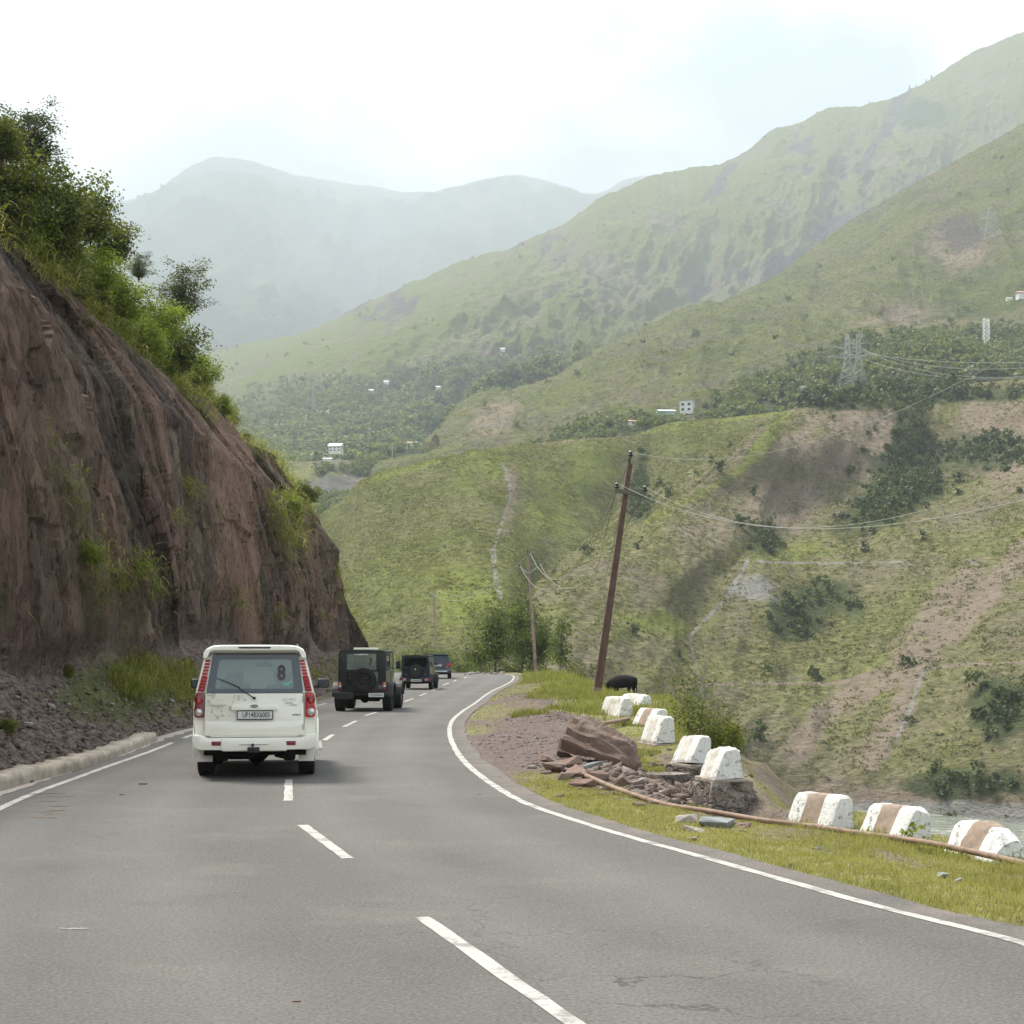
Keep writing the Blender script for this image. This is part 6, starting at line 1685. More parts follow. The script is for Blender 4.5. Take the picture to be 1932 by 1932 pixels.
        mb = MB(); mb.box((x0, -.035, .80), (.12, .07, .31), .012); lo = mb.build('tail_light', M_TRIM, t, angle=30)
        for zc, m in ((.875, M_AMBER), (.795, M_CLEAR), (.715, M_DRED)):
            mb = MB(); mb.box((x0, -.074, zc), (.10, .02, .07), .008); mb.build('lens', m, lo, angle=30)
    # windshield frame
    mb = MB(); mb.box((0, 2.12, 1.56), (1.44, .006, .5)); mb.build('windshield', M_WS, t)
    # spare wheel
    sw = wheel(t, zx(535), -.22, .385, .25, 1, rim_m=M_DRIM, name='spare_wheel', rr=.58)
    sw.location = (zx(535), -.16, zz(590)); sw.rotation_euler = (0, 0, R(-90))
    mb = MB(); mb.box((zx(535), -.04, zz(590)), (.24, .12, .24), .02); mb.build('spare_carrier', M_TRIM, t)
    # bumper pieces
    mb = MB(); mb.box((zx(300), -.12, zz(775)), (.57, .16, .24), .03); bo_ = mb.build('bumper', M_TRIM, t, angle=30)
    mb = MB(); mb.box((zx(600), -.09, zz(752)), (1.15, .10, .09), .02); mb.build('bumper_bar', M_TRIM, bo_, angle=30)
    mb = MB(); mb.box((0, .03, .72), (1.46, .08, .22), .01); mb.box((0, -.0, .96), (1.0, .03, .58), .012); mb.build('tailgate', M_BLACKP, t, angle=30)
    plate(t, (zx(690), zz(766)), .48, .125, 'DL12CG6976', -.19, rim=False)
    mb = MB()
    for x in (-.45, -.35): mb.lathe([(-.02, .002), (-.012, .014), (0, .018), (0, .002)], (zx(364) , -.02, zz(525) + (x+.35)*1.2), 'y', 10)
    mb.build('lock', M_CHROME, t)
    # roof box
    mb = MB(); mb.box((zx(512), .9, 1.965), (.70, .8, .07), .025, seg=3); mb.build('roof_pad', M_WHITE2, t, angle=35)
    mb = MB(); mb.box((0, 1.6, .52), (1.2, 3.0, .16), .03); mb.tube([(-.7, .55, .42), (0, .55, .40), (.7, .55, .42)], .055, 10); mb.lathe([(-.12, .02), (-.1, .10), (0, .15), (.1, .10), (.12, .02)], (0.02, .55, .40), 'y', 14)
    mb.box((.35, .3, .38), (.35, .4, .14), .05); mb.box((-.35, .35, .42), (.3, .3, .12), .04); mb.build('underbody', M_UNDER, t, angle=35)
    mb = MB()
    for x in (-.36, .36): mb.box((x, 1.6, 1.2), (.45, .12, .5), .05, seg=3); mb.box((x, 1.58, 1.52), (.27, .1, .18), .045, seg=3)
    mb.build('seats', M_SEAT, t, angle=35)
    return t
black_jeep()

# ---------------------------------------------------------------- 3: small dark blue off-roader
def blue_jeep():
    D0 = 79.0; k = 0.15625 / 38.0
    X0 = (784.2 - 966) / F * D0
    t = thing('off_roader', 'small dark blue boxy off-roader with a round black spare wheel cover', 'car', (X0, D0, 0), R(-3.2))
    def zx(px): return (px - 1152) * k
    def zz(py): return (664 - py) * k
    hw = .70
    mb = MB(); mb.loft([sec([(0, .5), (w-.02, .5), (w, .6), (w, 1.1), (w-.015, 1.13), (0, 1.13)], y) for y, w in ((0, hw), (1.8, hw+.02), (2.5, hw))])
    mb.loft([sec([(0, .5), (w, .5), (w, .9), (w-.02, tp), (0, tp+.02)], y) for y, w, tp in ((2.5, hw, 1.10), (3.2, hw-.05, 1.04), (3.3, hw-.1, .95))])
    mb.build('body', M_NAVY, t, angle=35)
    mb = MB(); mb.loft([sec([(0, 1.62), (hw-.05, 1.62), (hw-.03, 1.66), (hw-.06, 1.70), (0, 1.725)], y) for y in (-.01, .1, 2.0)])
    mb.build('roof', M_TRIM, t, angle=35)
    def panel(mb, x0, x1, z0, z1, y0, y1): mb.box(((x0+x1)/2, (y0+y1)/2, (z0+z1)/2), (abs(x1-x0), abs(y1-y0), abs(z1-z0)), .004)
    mb = MB(); a, b = zx(1012), zx(1284)
    panel(mb, -hw+.01, a, 1.12, 1.64, 0, .05); panel(mb, b, hw-.01, 1.12, 1.64, 0, .05); panel(mb, a, b, 1.59, 1.64, 0.001, .05)
    mb.build('rear_panel', M_NAVY, t, angle=30)
    mb = MB(); panel(mb, a-.02, b+.02, 1.575, 1.60, -.012, .01); panel(mb, a-.02, b+.02, 1.10, 1.13, -.012, .01); panel(mb, a-.03, a, 1.10, 1.60, -.011, .01); panel(mb, b, b+.03, 1.10, 1.60, -.011, .01)
    rw = mb.build('rear_window', M_TRIM, t)
    mb = MB(); panel(mb, a, b, 1.125, 1.58, -.003, .003); mb.build('pane', M_DGLASS, rw)
    for sx in (-1, 1):
        mb = MB(); panel(mb, sx*(hw-.02), sx*(hw-.005), 1.13, 1.62, .04, .22); panel(mb, sx*(hw-.02), sx*(hw-.005), 1.13, 1.62, 1.0, 1.1); panel(mb, sx*(hw-.02), sx*(hw-.005), 1.13, 1.62, 1.95, 2.02)
        mb.build('pillar', M_NAVY, t)
        mb = MB(); mb.box((sx*(hw-.02), 1.0, 1.38), (.008, 1.9, .46)); mb.build('side_window', M_DGLASS, t)
        mb = MB(); mb.tube([(sx*hw, 1.95, 1.2), (sx*(hw+.09), 1.95, 1.22)], .014, 6); mb.box((sx*(hw+.13), 1.95, 1.28), (.12, .08, .17), .03, seg=3); mb.build('mirror', M_TRIM, t, angle=35)
        for yc in (.55, 2.8):
            A = [(yc + math.cos(a_) * .44, .36 + math.sin(a_) * .44) for a_ in np.linspace(R(0), R(180), 12)]
            B = [(yc + math.cos(a_) * .37, .36 + math.sin(a_) * .37) for a_ in np.linspace(R(180), R(0), 12)]
            mb = MB(); mb.prism(A + B, sx*(hw-.03), sx*(hw+.12), axis='x', bev=.006); mb.build('wheel_arch', M_TRIM, t, angle=30)
            wheel(t, sx*.71, yc, .345, .20, sx, rim_m=M_DRIM)
        mb = MB(); mb.box((sx*.60, -.135, zz(545)), (.31, .02, .13), .008); lo = mb.build('tail_light', M_DRED, t, angle=30)
        mb = MB(); mb.box((sx*.545, -.147, zz(545)), (.15, .012, .10), .004); mb.build('lens', M_CLEAR, lo)
        mb = MB(); mb.box((sx*.71, .38, .28), (.2, .02, .12), .004); mb.build('mud_flap', M_WHITE2 if sx > 0 else M_TRIM, t)
    mb = MB(); mb.box((0, 2.0, 1.38), (1.3, .006, .48)); mb.build('windshield', M_DGLASS, t)
    mb = MB(); mb.box((0, -.05, zz(545)), (1.56, .16, .24), .03); mb.build('bumper', M_TRIM, t, angle=30)
    plate(t, (zx(1163), zz(553)), .52, .12, 'HR36AK0003', -.15, rim=False)
    sw = wheel(t, 0, 0, .345, .2, 1, rim_m=M_TRIM, name='spare_wheel', rr=.80, tread=False)
    sw.location = (zx(1155), -.12, zz(438)); sw.rotation_euler = (0, 0, R(-90))
    mb = MB(); mb.lathe([(.10, .001), (.105, .27), (.09, .285), (.02, .285), (.02, .001)], (0, 0, 0), 'x', 30); mb.build('cover', M_TRIM, sw, angle=35)
    mb = MB(); mb.lathe([(.10, .001), (.112, .035), (.10, .045)], (0, 0.0, .09), 'x', 14); mb.build('emblem', M_CHROME, sw, angle=35)
    mb = MB(); mb.box((zx(1265), -.006, zz(478)), (.14, .006, .02)); mb.box((zx(1040), -.006, zz(483)), (.14, .006, .02)); mb.build('badge', M_CHROME, t)
    mb = MB(); mb.box((0, 1.6, .42), (1.1, 2.8, .16), .03); mb.tube([(-.65, .55, .34), (0, .55, .32), (.65, .55, .34)], .05, 10); mb.build('underbody', M_UNDER, t, angle=35)
    mb = MB()
    for x in (-.33, .33): mb.box((x, 1.3, 1.05), (.42, .12, .5), .05, seg=3); mb.box((x, 1.28, 1.36), (.25, .1, .17), .045, seg=3)
    mb.build('seats', M_SEAT, t, angle=35)
blue_jeep()

# ---------------------------------------------------------------- 4: slate SUV at the bend
def slate_suv():
    D0 = 111.0
    X0 = (826.5 - 966) / F * D0
    t = thing('suv', 'dark slate grey SUV with red lamps, farthest of the convoy', 'car', (X0, D0, 0), R(3.0))
    hw = .945
    mb = MB(); mb.loft([sec([(0, b), (w-.05, b), (w, b+.15), (w, .85), (w-.03, 1.05), (w-.07, 1.10), (0, 1.10)], y) for y, b, w in ((0.04, .42, hw-.05), (.12, .36, hw-.01), (2.0, .32, hw), (3.3, .34, hw), (4.3, .38, hw-.08), (4.5, .5, hw-.25))])
    mb.build('body', M_SLATE, t, angle=40)
    mb = MB(); mb.loft([sec([(0, 1.66), (w-.05, 1.66), (w, 1.67), (w-.08, 1.725), (0, 1.75)], y) for y, w in ((-.04, .70), (.1, .72), (1.5, .72), (2.6, .66))]); mb.build('roof', M_SLATE, t, angle=40)
    mb = MB(); mb.loft([[(-.80, .06, 1.10), (.80, .06, 1.10), (.80, .08, 1.10), (-.80, .08, 1.10)], [(-.66, .16, 1.66), (.66, .16, 1.66), (.66, .18, 1.66), (-.66, .18, 1.66)]]); mb.build('rear_window', M_DGLASS, t)
    mb = MB(); mb.loft([[(-.8, 3.2, 1.09), (.8, 3.2, 1.09), (.8, 3.21, 1.09), (-.8, 3.21, 1.09)], [(-.64, 2.5, 1.67), (.64, 2.5, 1.67), (.64, 2.51, 1.67), (-.64, 2.51, 1.67)]]); mb.build('windshield', M_DGLASS, t)
    for sx in (-1, 1):
        mb = MB(); mb.loft([[(sx*.78, .08, 1.10), (sx*.88, .08, 1.10), (sx*.88, .8, 1.10), (sx*.8, .8, 1.10)], [(sx*.64, .18, 1.67), (sx*.71, .18, 1.67), (sx*.71, .5, 1.67), (sx*.66, .5, 1.67)]]); mb.build('pillar', M_SLATE, t)
        mb = MB(); mb.loft([[(sx*.87, .7, 1.10), (sx*.875, .7, 1.10), (sx*.875, 3.1, 1.09), (sx*.87, 3.1, 1.09)], [(sx*.70, .5, 1.67), (sx*.705, .5, 1.67), (sx*.705, 2.5, 1.67), (sx*.70, 2.5, 1.67)]]); mb.build('side_window', M_DGLASS, t)
        mb = MB(); mb.prism([(sx*.45, 1.02), (sx*.90, 1.10), (sx*.915, .96), (sx*.88, .88), (sx*.62, .94)], .0, .3, bev=.01); mb.build('tail_light', M_RED, t, angle=30)
        mb = MB(); mb.tube([(sx*.6, .5, 1.72), (sx*.62, 1.4, 1.78), (sx*.6, 2.2, 1.74)], .02, 6); mb.build('roof_rail', M_CHROME, t)
        for yc in (.9, 3.6): wheel(t, sx*.82, yc, .36, .235, sx, rim_m=M_RIM)
        mb = MB(); mb.box((sx*1.0, 2.9, 1.13), (.18, .1, .13), .03, seg=3); mb.build('mirror', M_SLATE, t, angle=35)
    mb = MB(); mb.box((0, -.02, .55), (1.80, .16, .34), .05, seg=3); bo_ = mb.build('bumper', M_SLATE, t, angle=35)
    mb = MB(); mb.box((0, -.105, .52), (1.3, .02, .07), .01); mb.build('trim', M_CHROME, bo_)
    mb = MB(); mb.box((0, -.06, 1.70), (1.36, .2, .035), .012); mb.build('spoiler', M_SLATE, t, angle=35)
    plate(t, (0.0, .93), .5, .13, 'PB10HF1177', .02, rim=False)
    mb = MB(); mb.box((.62, .0, .82), (.2, .03, .025)); mb.build('badge', M_CHROME, t)
    mb = MB(); mb.box((0, 2.1, .36), (1.4, 3.8, .14), .03); mb.build('underbody', M_UNDER, t)
slate_suv()
# ================================================================ ROADSIDE THINGS
def m_blockpaint():
    m, nt, b, out = nmat('whitewashed_concrete')
    tcn = N(nt, 'ShaderNodeTexCoord').outputs['Object']
    f = noise(nt, tcn, 7, 6, 0.7); f2 = noise(nt, tcn, 26, 4, 0.7)
    c = ramp(nt, f2, [(0.3, (0.42, 0.40, 0.37)), (0.5, (0.66, 0.65, 0.62))])
    c = mixc(nt, ramp(nt, f, [(0.38, 0.85), (0.45, 0.0)]), c, (0.13, 0.12, 0.11))
    nt.links.new(c, b.inputs['Base Color']); b.inputs['Roughness'].default_value = 0.9
    stn = noise(nt, tcn, 3.0, 5, 0.7, 0.5, map_=(1, 1, .45))
    c = mixc(nt, ramp(nt, stn, [(0.52, 0.0), (0.68, 0.55)]), c, (0.25, 0.22, 0.175))
    nt.links.new(c, b.inputs['Base Color'])
    bump(nt, b, f2, 0.6, 0.02)
    return m
M_BLK = m_blockpaint()
M_BLKB = paint('brown_band_concrete', (0.27, 0.205, 0.155), 0.9, var=0.25, scale=9, bumps=0.6)
def m_masonry():
    m, nt, b, out = nmat('rubble_masonry')
    tcn = N(nt, 'ShaderNodeTexCoord').outputs['Object']
    v = N(nt, 'ShaderNodeTexVoronoi', {'Scale': 2.6}); v2 = N(nt, 'ShaderNodeTexVoronoi', {'Scale': 2.6}, feature='DISTANCE_TO_EDGE')
    mp_ = N(nt, 'ShaderNodeMapping', {'Scale': (1, 1, 1.9)}); nt.links.new(tcn, mp_.inputs['Vector'])
    nz = N(nt, 'ShaderNodeTexNoise', {'Scale': 3.0}); nt.links.new(tcn, nz.inputs['Vector'])
    ad = N(nt, 'ShaderNodeVectorMath', {0: mp_.outputs[0], 1: nz.outputs['Color']}, operation='ADD')
    nt.links.new(ad.outputs[0], v.inputs['Vector']); nt.links.new(ad.outputs[0], v2.inputs['Vector'])
    f = noise(nt, tcn, 14, 5, 0.7)
    c = ramp(nt, v.outputs['Color'], [(0.2, (0.11, 0.088, 0.075)), (0.6, (0.19, 0.155, 0.125)), (0.9, (0.28, 0.235, 0.195))])
    c = mixc(nt, ramp(nt, f, [(0.35, 0.6), (0.6, 0.0)]), c, (0.05, 0.043, 0.038))
    c = mixc(nt, ramp(nt, v2.outputs['Distance'], [(0.0, 0.8), (0.05, 0.0)]), c, (0.30, 0.27, 0.235))
    nt.links.new(c, b.inputs['Base Color']); b.inputs['Roughness'].default_value = 0.95
    h = ramp(nt, v2.outputs['Distance'], [(0.0, 0.0), (0.12, 1.0)])
    bump(nt, b, h, 0.9, 0.05)
    return m
M_MAS = m_masonry()
M_BAND = paint('faded_cream_band', (0.50, 0.47, 0.42), 0.9, var=0.25, scale=9, bumps=0.6)
M_CONC = paint('old_kerb_concrete', (0.31, 0.265, 0.215), 0.95, var=0.3, scale=4, bumps=0.7)
M_RKB = paint('brown_rock', (0.155, 0.108, 0.085), 0.92, var=0.35, scale=3.5, bumps=1.0)
M_RKR = paint('red_brown_rock', (0.19, 0.125, 0.10), 0.92, var=0.3, scale=5, bumps=1.0)
M_RKG = paint('pale_grey_rock', (0.21, 0.22, 0.215), 0.92, var=0.2, scale=5, bumps=0.8)
M_RKP = paint('pale_stone', (0.30, 0.27, 0.24), 0.92, var=0.2, scale=5, bumps=0.8)
M_RUST = paint('rusty_pipe', (0.235, 0.155, 0.11), 0.75, var=0.35, scale=9, bumps=0.4)
M_POLE = paint('red_oxide_steel_pole', (0.085, 0.040, 0.030), 0.6, var=0.35, scale=2.5)
M_POLE2 = paint('weathered_pole', (0.24, 0.17, 0.15), 0.8, var=0.45, scale=1.6)
M_STEEL = paint('grey_green_steel', (0.10, 0.10, 0.07), 0.7, var=0.3)
M_INS = paint('insulator', (0.02, 0.02, 0.025), 0.3)
M_WIRE = paint('aluminium_wire', (0.30, 0.295, 0.27), 0.5, metal=0.2)
M_DWIRE = paint('dark_wire', (0.06, 0.06, 0.05), 0.6)
M_LATT = paint('galvanised_lattice', (0.30, 0.32, 0.32), 0.6, metal=0.3)

def rock_mesh(name, seed, sx, sy, sz, mat, sub=2, jag=0.3):
    rr = random.Random(seed)
    b = bmesh.new()
    pts = []
    for i in range(11):
        v = Vector((rr.gauss(0, 1), rr.gauss(0, 1), rr.gauss(0, 1))).normalized()
        v = Vector((max(-.72, min(.72, v.x)), max(-.72, min(.72, v.y)), max(-.66, min(.66, v.z)))) * rr.uniform(.8, 1.1)
        b.verts.new((v.x * sx * .7, v.y * sy * .7, v.z * sz * .75))
    r = bmesh.ops.convex_hull(b, input=b.verts[:])
    bmesh.ops.delete(b, geom=[e for e in r['geom_interior'] if isinstance(e, bmesh.types.BMVert)], context='VERTS')
    bmesh.ops.bevel(b, geom=b.edges[:], offset=min(sx, sy, sz) * .035, segments=1, affect='EDGES')
    bmesh.ops.triangulate(b, faces=b.faces[:])
    bmesh.ops.subdivide_edges(b, edges=b.edges[:], cuts=sub, use_grid_fill=True)
    for v in b.verts:
        n = v.co.normalized()
        v.co += n * float(fbm(v.co.x / max(sx, .1) * 5 + seed, v.co.y / max(sy, .1) * 3, v.co.z / max(sz, .1) * 5, o=3)) * min(sx, sy, sz) * jag
    me = bpy.data.meshes.new(name); b.to_mesh(me); b.free()
    me.materials.append(mat)
    return me
# ---- parapet blocks
def block_mesh(seed, L_=1.0, w=.58, h=.52, wornness=.02, worn_end=0.0):
    """trapezoid bar along +y (length), sloping face towards -x, three bands"""
    prof_ = [(-w*.5, 0), (-w*.5, .10*h), (-w*.10, h*.90), (w*.0, h), (w*.36, h), (w*.48, h*.90), (w*.5, 0)]
    # densify
    pp = []
    for i in range(len(prof_) - 1):
        a, b = Vector(prof_[i]), Vector(prof_[i+1]); n = max(2, int((b - a).length / .05))
        for k in range(n): pp.append(a + (b - a) * k / n)
    pp.append(Vector(prof_[-1]))
    nb = 10
    for k in range(1, nb): pp.append(Vector((w*.5 - w * k / nb, 0)))
    ysn = np.linspace(0, L_, 24)
    V = []
    for y in ysn:
        for p in pp:
            q = np.array([p.x, y, p.y])
            e = min(y, L_ - y)
            r_ = 1.0
            if e < .04: r_ = 1 - .06 * (1 - e / .04)
            q[0] *= r_; q[2] = q[2] * r_ if q[2] > .02 else q[2]
            d = float(fbm(q[0]*5 + seed, q[1]*5, q[2]*5, o=4)) * wornness + float(fbm(q[0]*16 + seed, q[1]*16, q[2]*16, o=2)) * wornness * .5
            c = np.array([0, L_/2, h*.45]); dr = (q - c) / (np.linalg.norm(q - c) + 1e-6)
            q = q + dr * d
            if worn_end and y < .25: q[2] -= max(0, worn_end * float(fbm(q[0]*4 + seed*2, q[1]*6, 2, o=3)) + worn_end*.3) * (1 - y/.25) * (q[2] / h)
            V.append(q)
    m = len(pp); q = []; mi = []
    for i in range(len(ysn) - 1):
        yc = (ysn[i] + ysn[i+1]) / 2 / L_
        for j in range(m):
            q.append([i*m+j, i*m+(j+1) % m, (i+1)*m+(j+1) % m, (i+1)*m+j]); mi.append(1 if .31 < yc < .68 else 0)
    # end caps as fans
    V = np.array(V); tris = []
    for i in (0, len(ysn) - 1):
        c = V[i*m:(i+1)*m].mean(0); V = np.vstack([V, c]); ci = len(V) - 1
        for j in range(m): tris.append([ci, i*m+j, i*m+(j+1) % m] if i else [ci, i*m+(j+1) % m, i*m+j])
    return V, q, tris, mi
def block(x, y, z, seed, yaw, L_, w, h, label, worn=.02, we=0.0, tiltx=0, tilty=0, mat_b=None):
    V, q, tr, mi = block_mesh(seed, L_, w, h, worn, we)
    t = thing('parapet_block', label, 'parapet block', (x, y, z), yaw, 'whitewashed parapet blocks along the drop')
    t.rotation_euler = (tiltx, tilty, yaw)
    q = np.array(q); mi = np.array(mi)
    me = mesh_np('block', V, q[mi == 0], tr, smooth=True, mat=M_BLK); me.set_sharp_from_angle(angle=R(22)); link('block', me, t)
    me = mesh_np('painted_band', V, q[mi == 1], smooth=True, mat=mat_b or M_BLKB); me.set_sharp_from_angle(angle=R(40)); o = link('painted_band', me, t)
    return t
def gz(x, y): return float(ground_z(x, y))
YA = R(22)
def bpx(x, y, z): return PG(x, y, z)
for (x, y, z, sd_, yaw, L_, w, h, lb, wn_, we, tx, ty, mb_) in [
   (1900, 1628, -.36, 1, R(26), .74, .50, .40, 'nearest whitewashed block at the right picture edge, badly crumbled at its front end', .035, .20, 0, R(2), None),
   (1728, 1592, -.36, 2, R(28), .76, .48, .43, 'whitewashed block with brown band behind the leafy weed, between two others', .025, .10, 0, 0, None),
   (1588, 1570, -.36, 3, R(33), .78, .44, .46, 'cleanest whitewashed block with brown band, left of the one behind the weed', .014, 0, 0, R(-2), None),
   (1376, 1466, 0.0, 4, R(15), .68, .46, .46, 'flaking white block on top of the tall stone masonry pier', .03, .04, R(-5), R(-4), M_BAND),
   (1322, 1438, .0, 5, R(22), .70, .40, .48, 'leaning smooth white block between the two masonry piers', .012, 0, R(-4), R(6), M_BAND),
   (1256, 1400, .0, 6, R(16), .9, .45, .54, 'tall white block on the low dark masonry base', .012, 0, 0, R(-3), M_BAND),
   (1244, 1370, .0, 7, R(24), 1.0, .5, .45, 'white block with grey bands just behind the tall one', .02, 0, 0, 0, None),
   (1181, 1352, .0, 8, R(16), 1.6, .46, .56, 'rough tilted white block in the grass left of the far row', .05, .1, 0, R(-6), M_BAND),
   (1217, 1334, -.05, 9, R(30), 1.3, .55, .46, 'farthest white block standing in grass near the buffalo', .05, .1, 0, 0, M_BAND)]:
    p = bpx(x, y, z)
    block(p[0], p[1], p[2] - .02, sd_ * 3.3, yaw, L_, w, h, lb, wn_, we, tx, ty, mb_)
# ---- masonry piers
def pier(name, x, y, z0, z1, w, d, yaw, label, seed, taper=1.12, cap=True):
    t = thing(name, label, 'masonry', (x, y, z0), yaw)
    b = bmesh.new(); bmesh.ops.create_cube(b, size=1)
    bmesh.ops.subdivide_edges(b, edges=b.edges[:], cuts=14, use_grid_fill=True)
    H_ = z1 - z0
    vor = []
    for v in b.verts:
        f = 1 + (taper - 1) * (0.5 - v.co.z)
        v.co = Vector((v.co.x * w * f, v.co.y * d * f, (v.co.z + .5) * H_))
        n = Vector((v.co.x, v.co.y, 0)); n = n.normalized() if n.length > 1e-4 else Vector((0, 0, 1))
        # stone courses
        crs = math.floor(v.co.z / .19 + seed); s_ = float(vnoise(v.co.x * 4 + crs * 3.7, v.co.y * 4, crs * 1.3 + seed))
        v.co += n * (s_ * .035 + float(fbm(v.co.x*9, v.co.y*9, v.co.z*9 + seed, o=2)) * .02)
    me = bpy.data.meshes.new(name); b.to_mesh(me); b.free(); me.materials.append(M_MAS)
    link('pier_body', me, t)
    if cap:
        mb = MB(); mb.box((0, 0, H_ + .01), (w * .90, d * .92, .06), .02); mb.build('mortar_cap', M_CONC, t, angle=35)
    return t
p = bpx(1376, 1466, 0); pier('masonry_pier', p[0] - .06, p[1] + .36, -1.25, -.07, .66, .86, R(15), 'tall rubble stone pier under the flaking white block', 1, 1.25)
p = bpx(1322, 1438, 0); pier('masonry_pier', p[0] - .10, p[1] + .36, -.95, -.08, .58, .86, R(22), 'broken stone pier under the leaning white block', 2, 1.1)
p = bpx(1256, 1400, 0); pier('masonry_pier', p[0] - .10, p[1] + .48, -.75, -.08, .66, 1.15, R(16), 'low dark stone base under the tall white block', 3, 1.15)
p = bpx(1262, 1462, -.15); pier('masonry_stub', p[0], p[1] + .2, -.7, -.14, .62, .6, R(20), 'collapsed stub of stone wall between the two piers', 4, 1.1, cap=False)

# ---- boulders and slabs in the washout
def rock(x, y, z, s, seed, mat, label, rot=(0, 0, 0), name='rock', cat='rock', group=None, jag=.10):
    for _ in range(4):
        p = PG(x, y, z); z = gz(p[0], p[1]) + (.05 if group else .0)
    o = link(name, rock_mesh(name, seed, s[0], s[1], s[2], mat, jag=jag), None, (p[0], p[1], p[2] + s[2] * .28), rot)
    tag(o, label, cat, group)
    return o
def slab_boulder():
    n = 26; xs = np.linspace(-.72, .72, n); rs = np.random.RandomState(9)
    b = bmesh.new(); rings = []
    for i, x in enumerate(xs):
        f = (x + .72) / 1.44
        e = min(1, .35 + 4.5 * min(f, 1 - f) + (.3 if f < .5 else 0))
        hh = (.50 - .16 * f) * e; w = (.40 - .10 * f) * e
        prof_ = [(-w, 0), (-w * 1.05, hh * .35), (-w * .75, hh * .72), (-w * .25, hh * .98), (w * .45, hh), (w * .9, hh * .8), (w, 0), (0, -.05)]
        pts = []
        for k in range(len(prof_)):
            p0, p1 = prof_[k], prof_[(k + 1) % len(prof_)]
            for t_ in (0, .34, .67): pts.append((p0[0] + (p1[0] - p0[0]) * t_, p0[1] + (p1[1] - p0[1]) * t_))
        ring = []
        for (y, z) in pts:
            d = .05 * float(fbm(x * 2.2, y * 5, z * 5 + 3, o=4)) + .008 * float(vnoise(x * 14, y * 30, z * 30)) + .045 * float(vnoise(x * 1.5, y * 11 + x * 2, z * 11))
            ring.append(b.verts.new((x, y * (1 + d * 2), z * (1 + d * 2) + d)))
        rings.append(ring)
    m = len(rings[0])
    for i in range(n - 1):
        for j in range(m): b.faces.new([rings[i][j], rings[i][(j + 1) % m], rings[i + 1][(j + 1) % m], rings[i + 1][j]])
    b.faces.new(rings[0][::-1]); b.faces.new(rings[-1])
    bmesh.ops.recalc_face_normals(b, faces=b.faces[:]); bmesh.ops.triangulate(b, faces=b.faces[:])
    me = bpy.data.meshes.new('boulder'); b.to_mesh(me); b.free(); me.materials.append(M_RKB)
    p = PG(1133, 1432, 0)
    o = link('boulder', me, None, (p[0], p[1], .06), (R(8), R(17), R(-26))); tag(o, 'big brown slab shaped boulder lying across the washout', 'boulder')
slab_boulder()
GR = 'broken rocks heaped beside the boulder'
for a in [(1040, 1438, -.05, (.36, .26, .16), 11, M_RKR, 'leftmost reddish rock slab of the heap', (0, R(15), R(30))), (1050, 1452, -.08, (.34, .3, .2), 12, M_RKB, 'dark blocky rock low in the heap', (R(10), 0, R(60))),
          (1072, 1448, -.05, (.40, .3, .26), 13, M_RKR, 'cracked pink brown rock in the middle of the heap', (R(20), R(-10), 0)), (1065, 1430, .05, (.34, .2, .18), 14, M_RKR, 'upper reddish rock leaning on the boulder', (0, R(30), R(20))),
          (1082, 1462, -.1, (.30, .24, .2), 15, M_RKR, 'angular rock at the front of the heap', (R(5), 0, R(10))), (1108, 1452, -.05, (.42, .22, .12), 16, M_RKG, 'grey shiny slab resting against the boulder', (R(-14), R(-16), R(-10))),
          (1125, 1470, -.12, (.36, .26, .18), 17, M_RKR, 'flat topped brown rock in front of the boulder', (0, R(-8), R(10))), (1172, 1482, -.25, (.28, .24, .34), 18, M_RKB, 'upright dark rock at the lower end of the boulder', (R(10), R(20), R(30))),
          (1100, 1482, -.1, (.34, .22, .14), 19, M_RKR, 'low rock beside the end of the rusty pipe', (0, 0, R(-20))), (1062, 1468, -.08, (.3, .2, .12), 20, M_RKB, 'small dark rock at the lower left of the heap', (0, 0, R(40))),
          (1078, 1408, .05, (.08, .1, .24), 21, M_RKP, 'thin pale splinter standing against the boulder', (0, R(35), 0))]:
    a = list(a); a[3] = (a[3][0] * 1.2, a[3][1] * 1.15, a[3][2] * .85); rock(*a, group=GR)
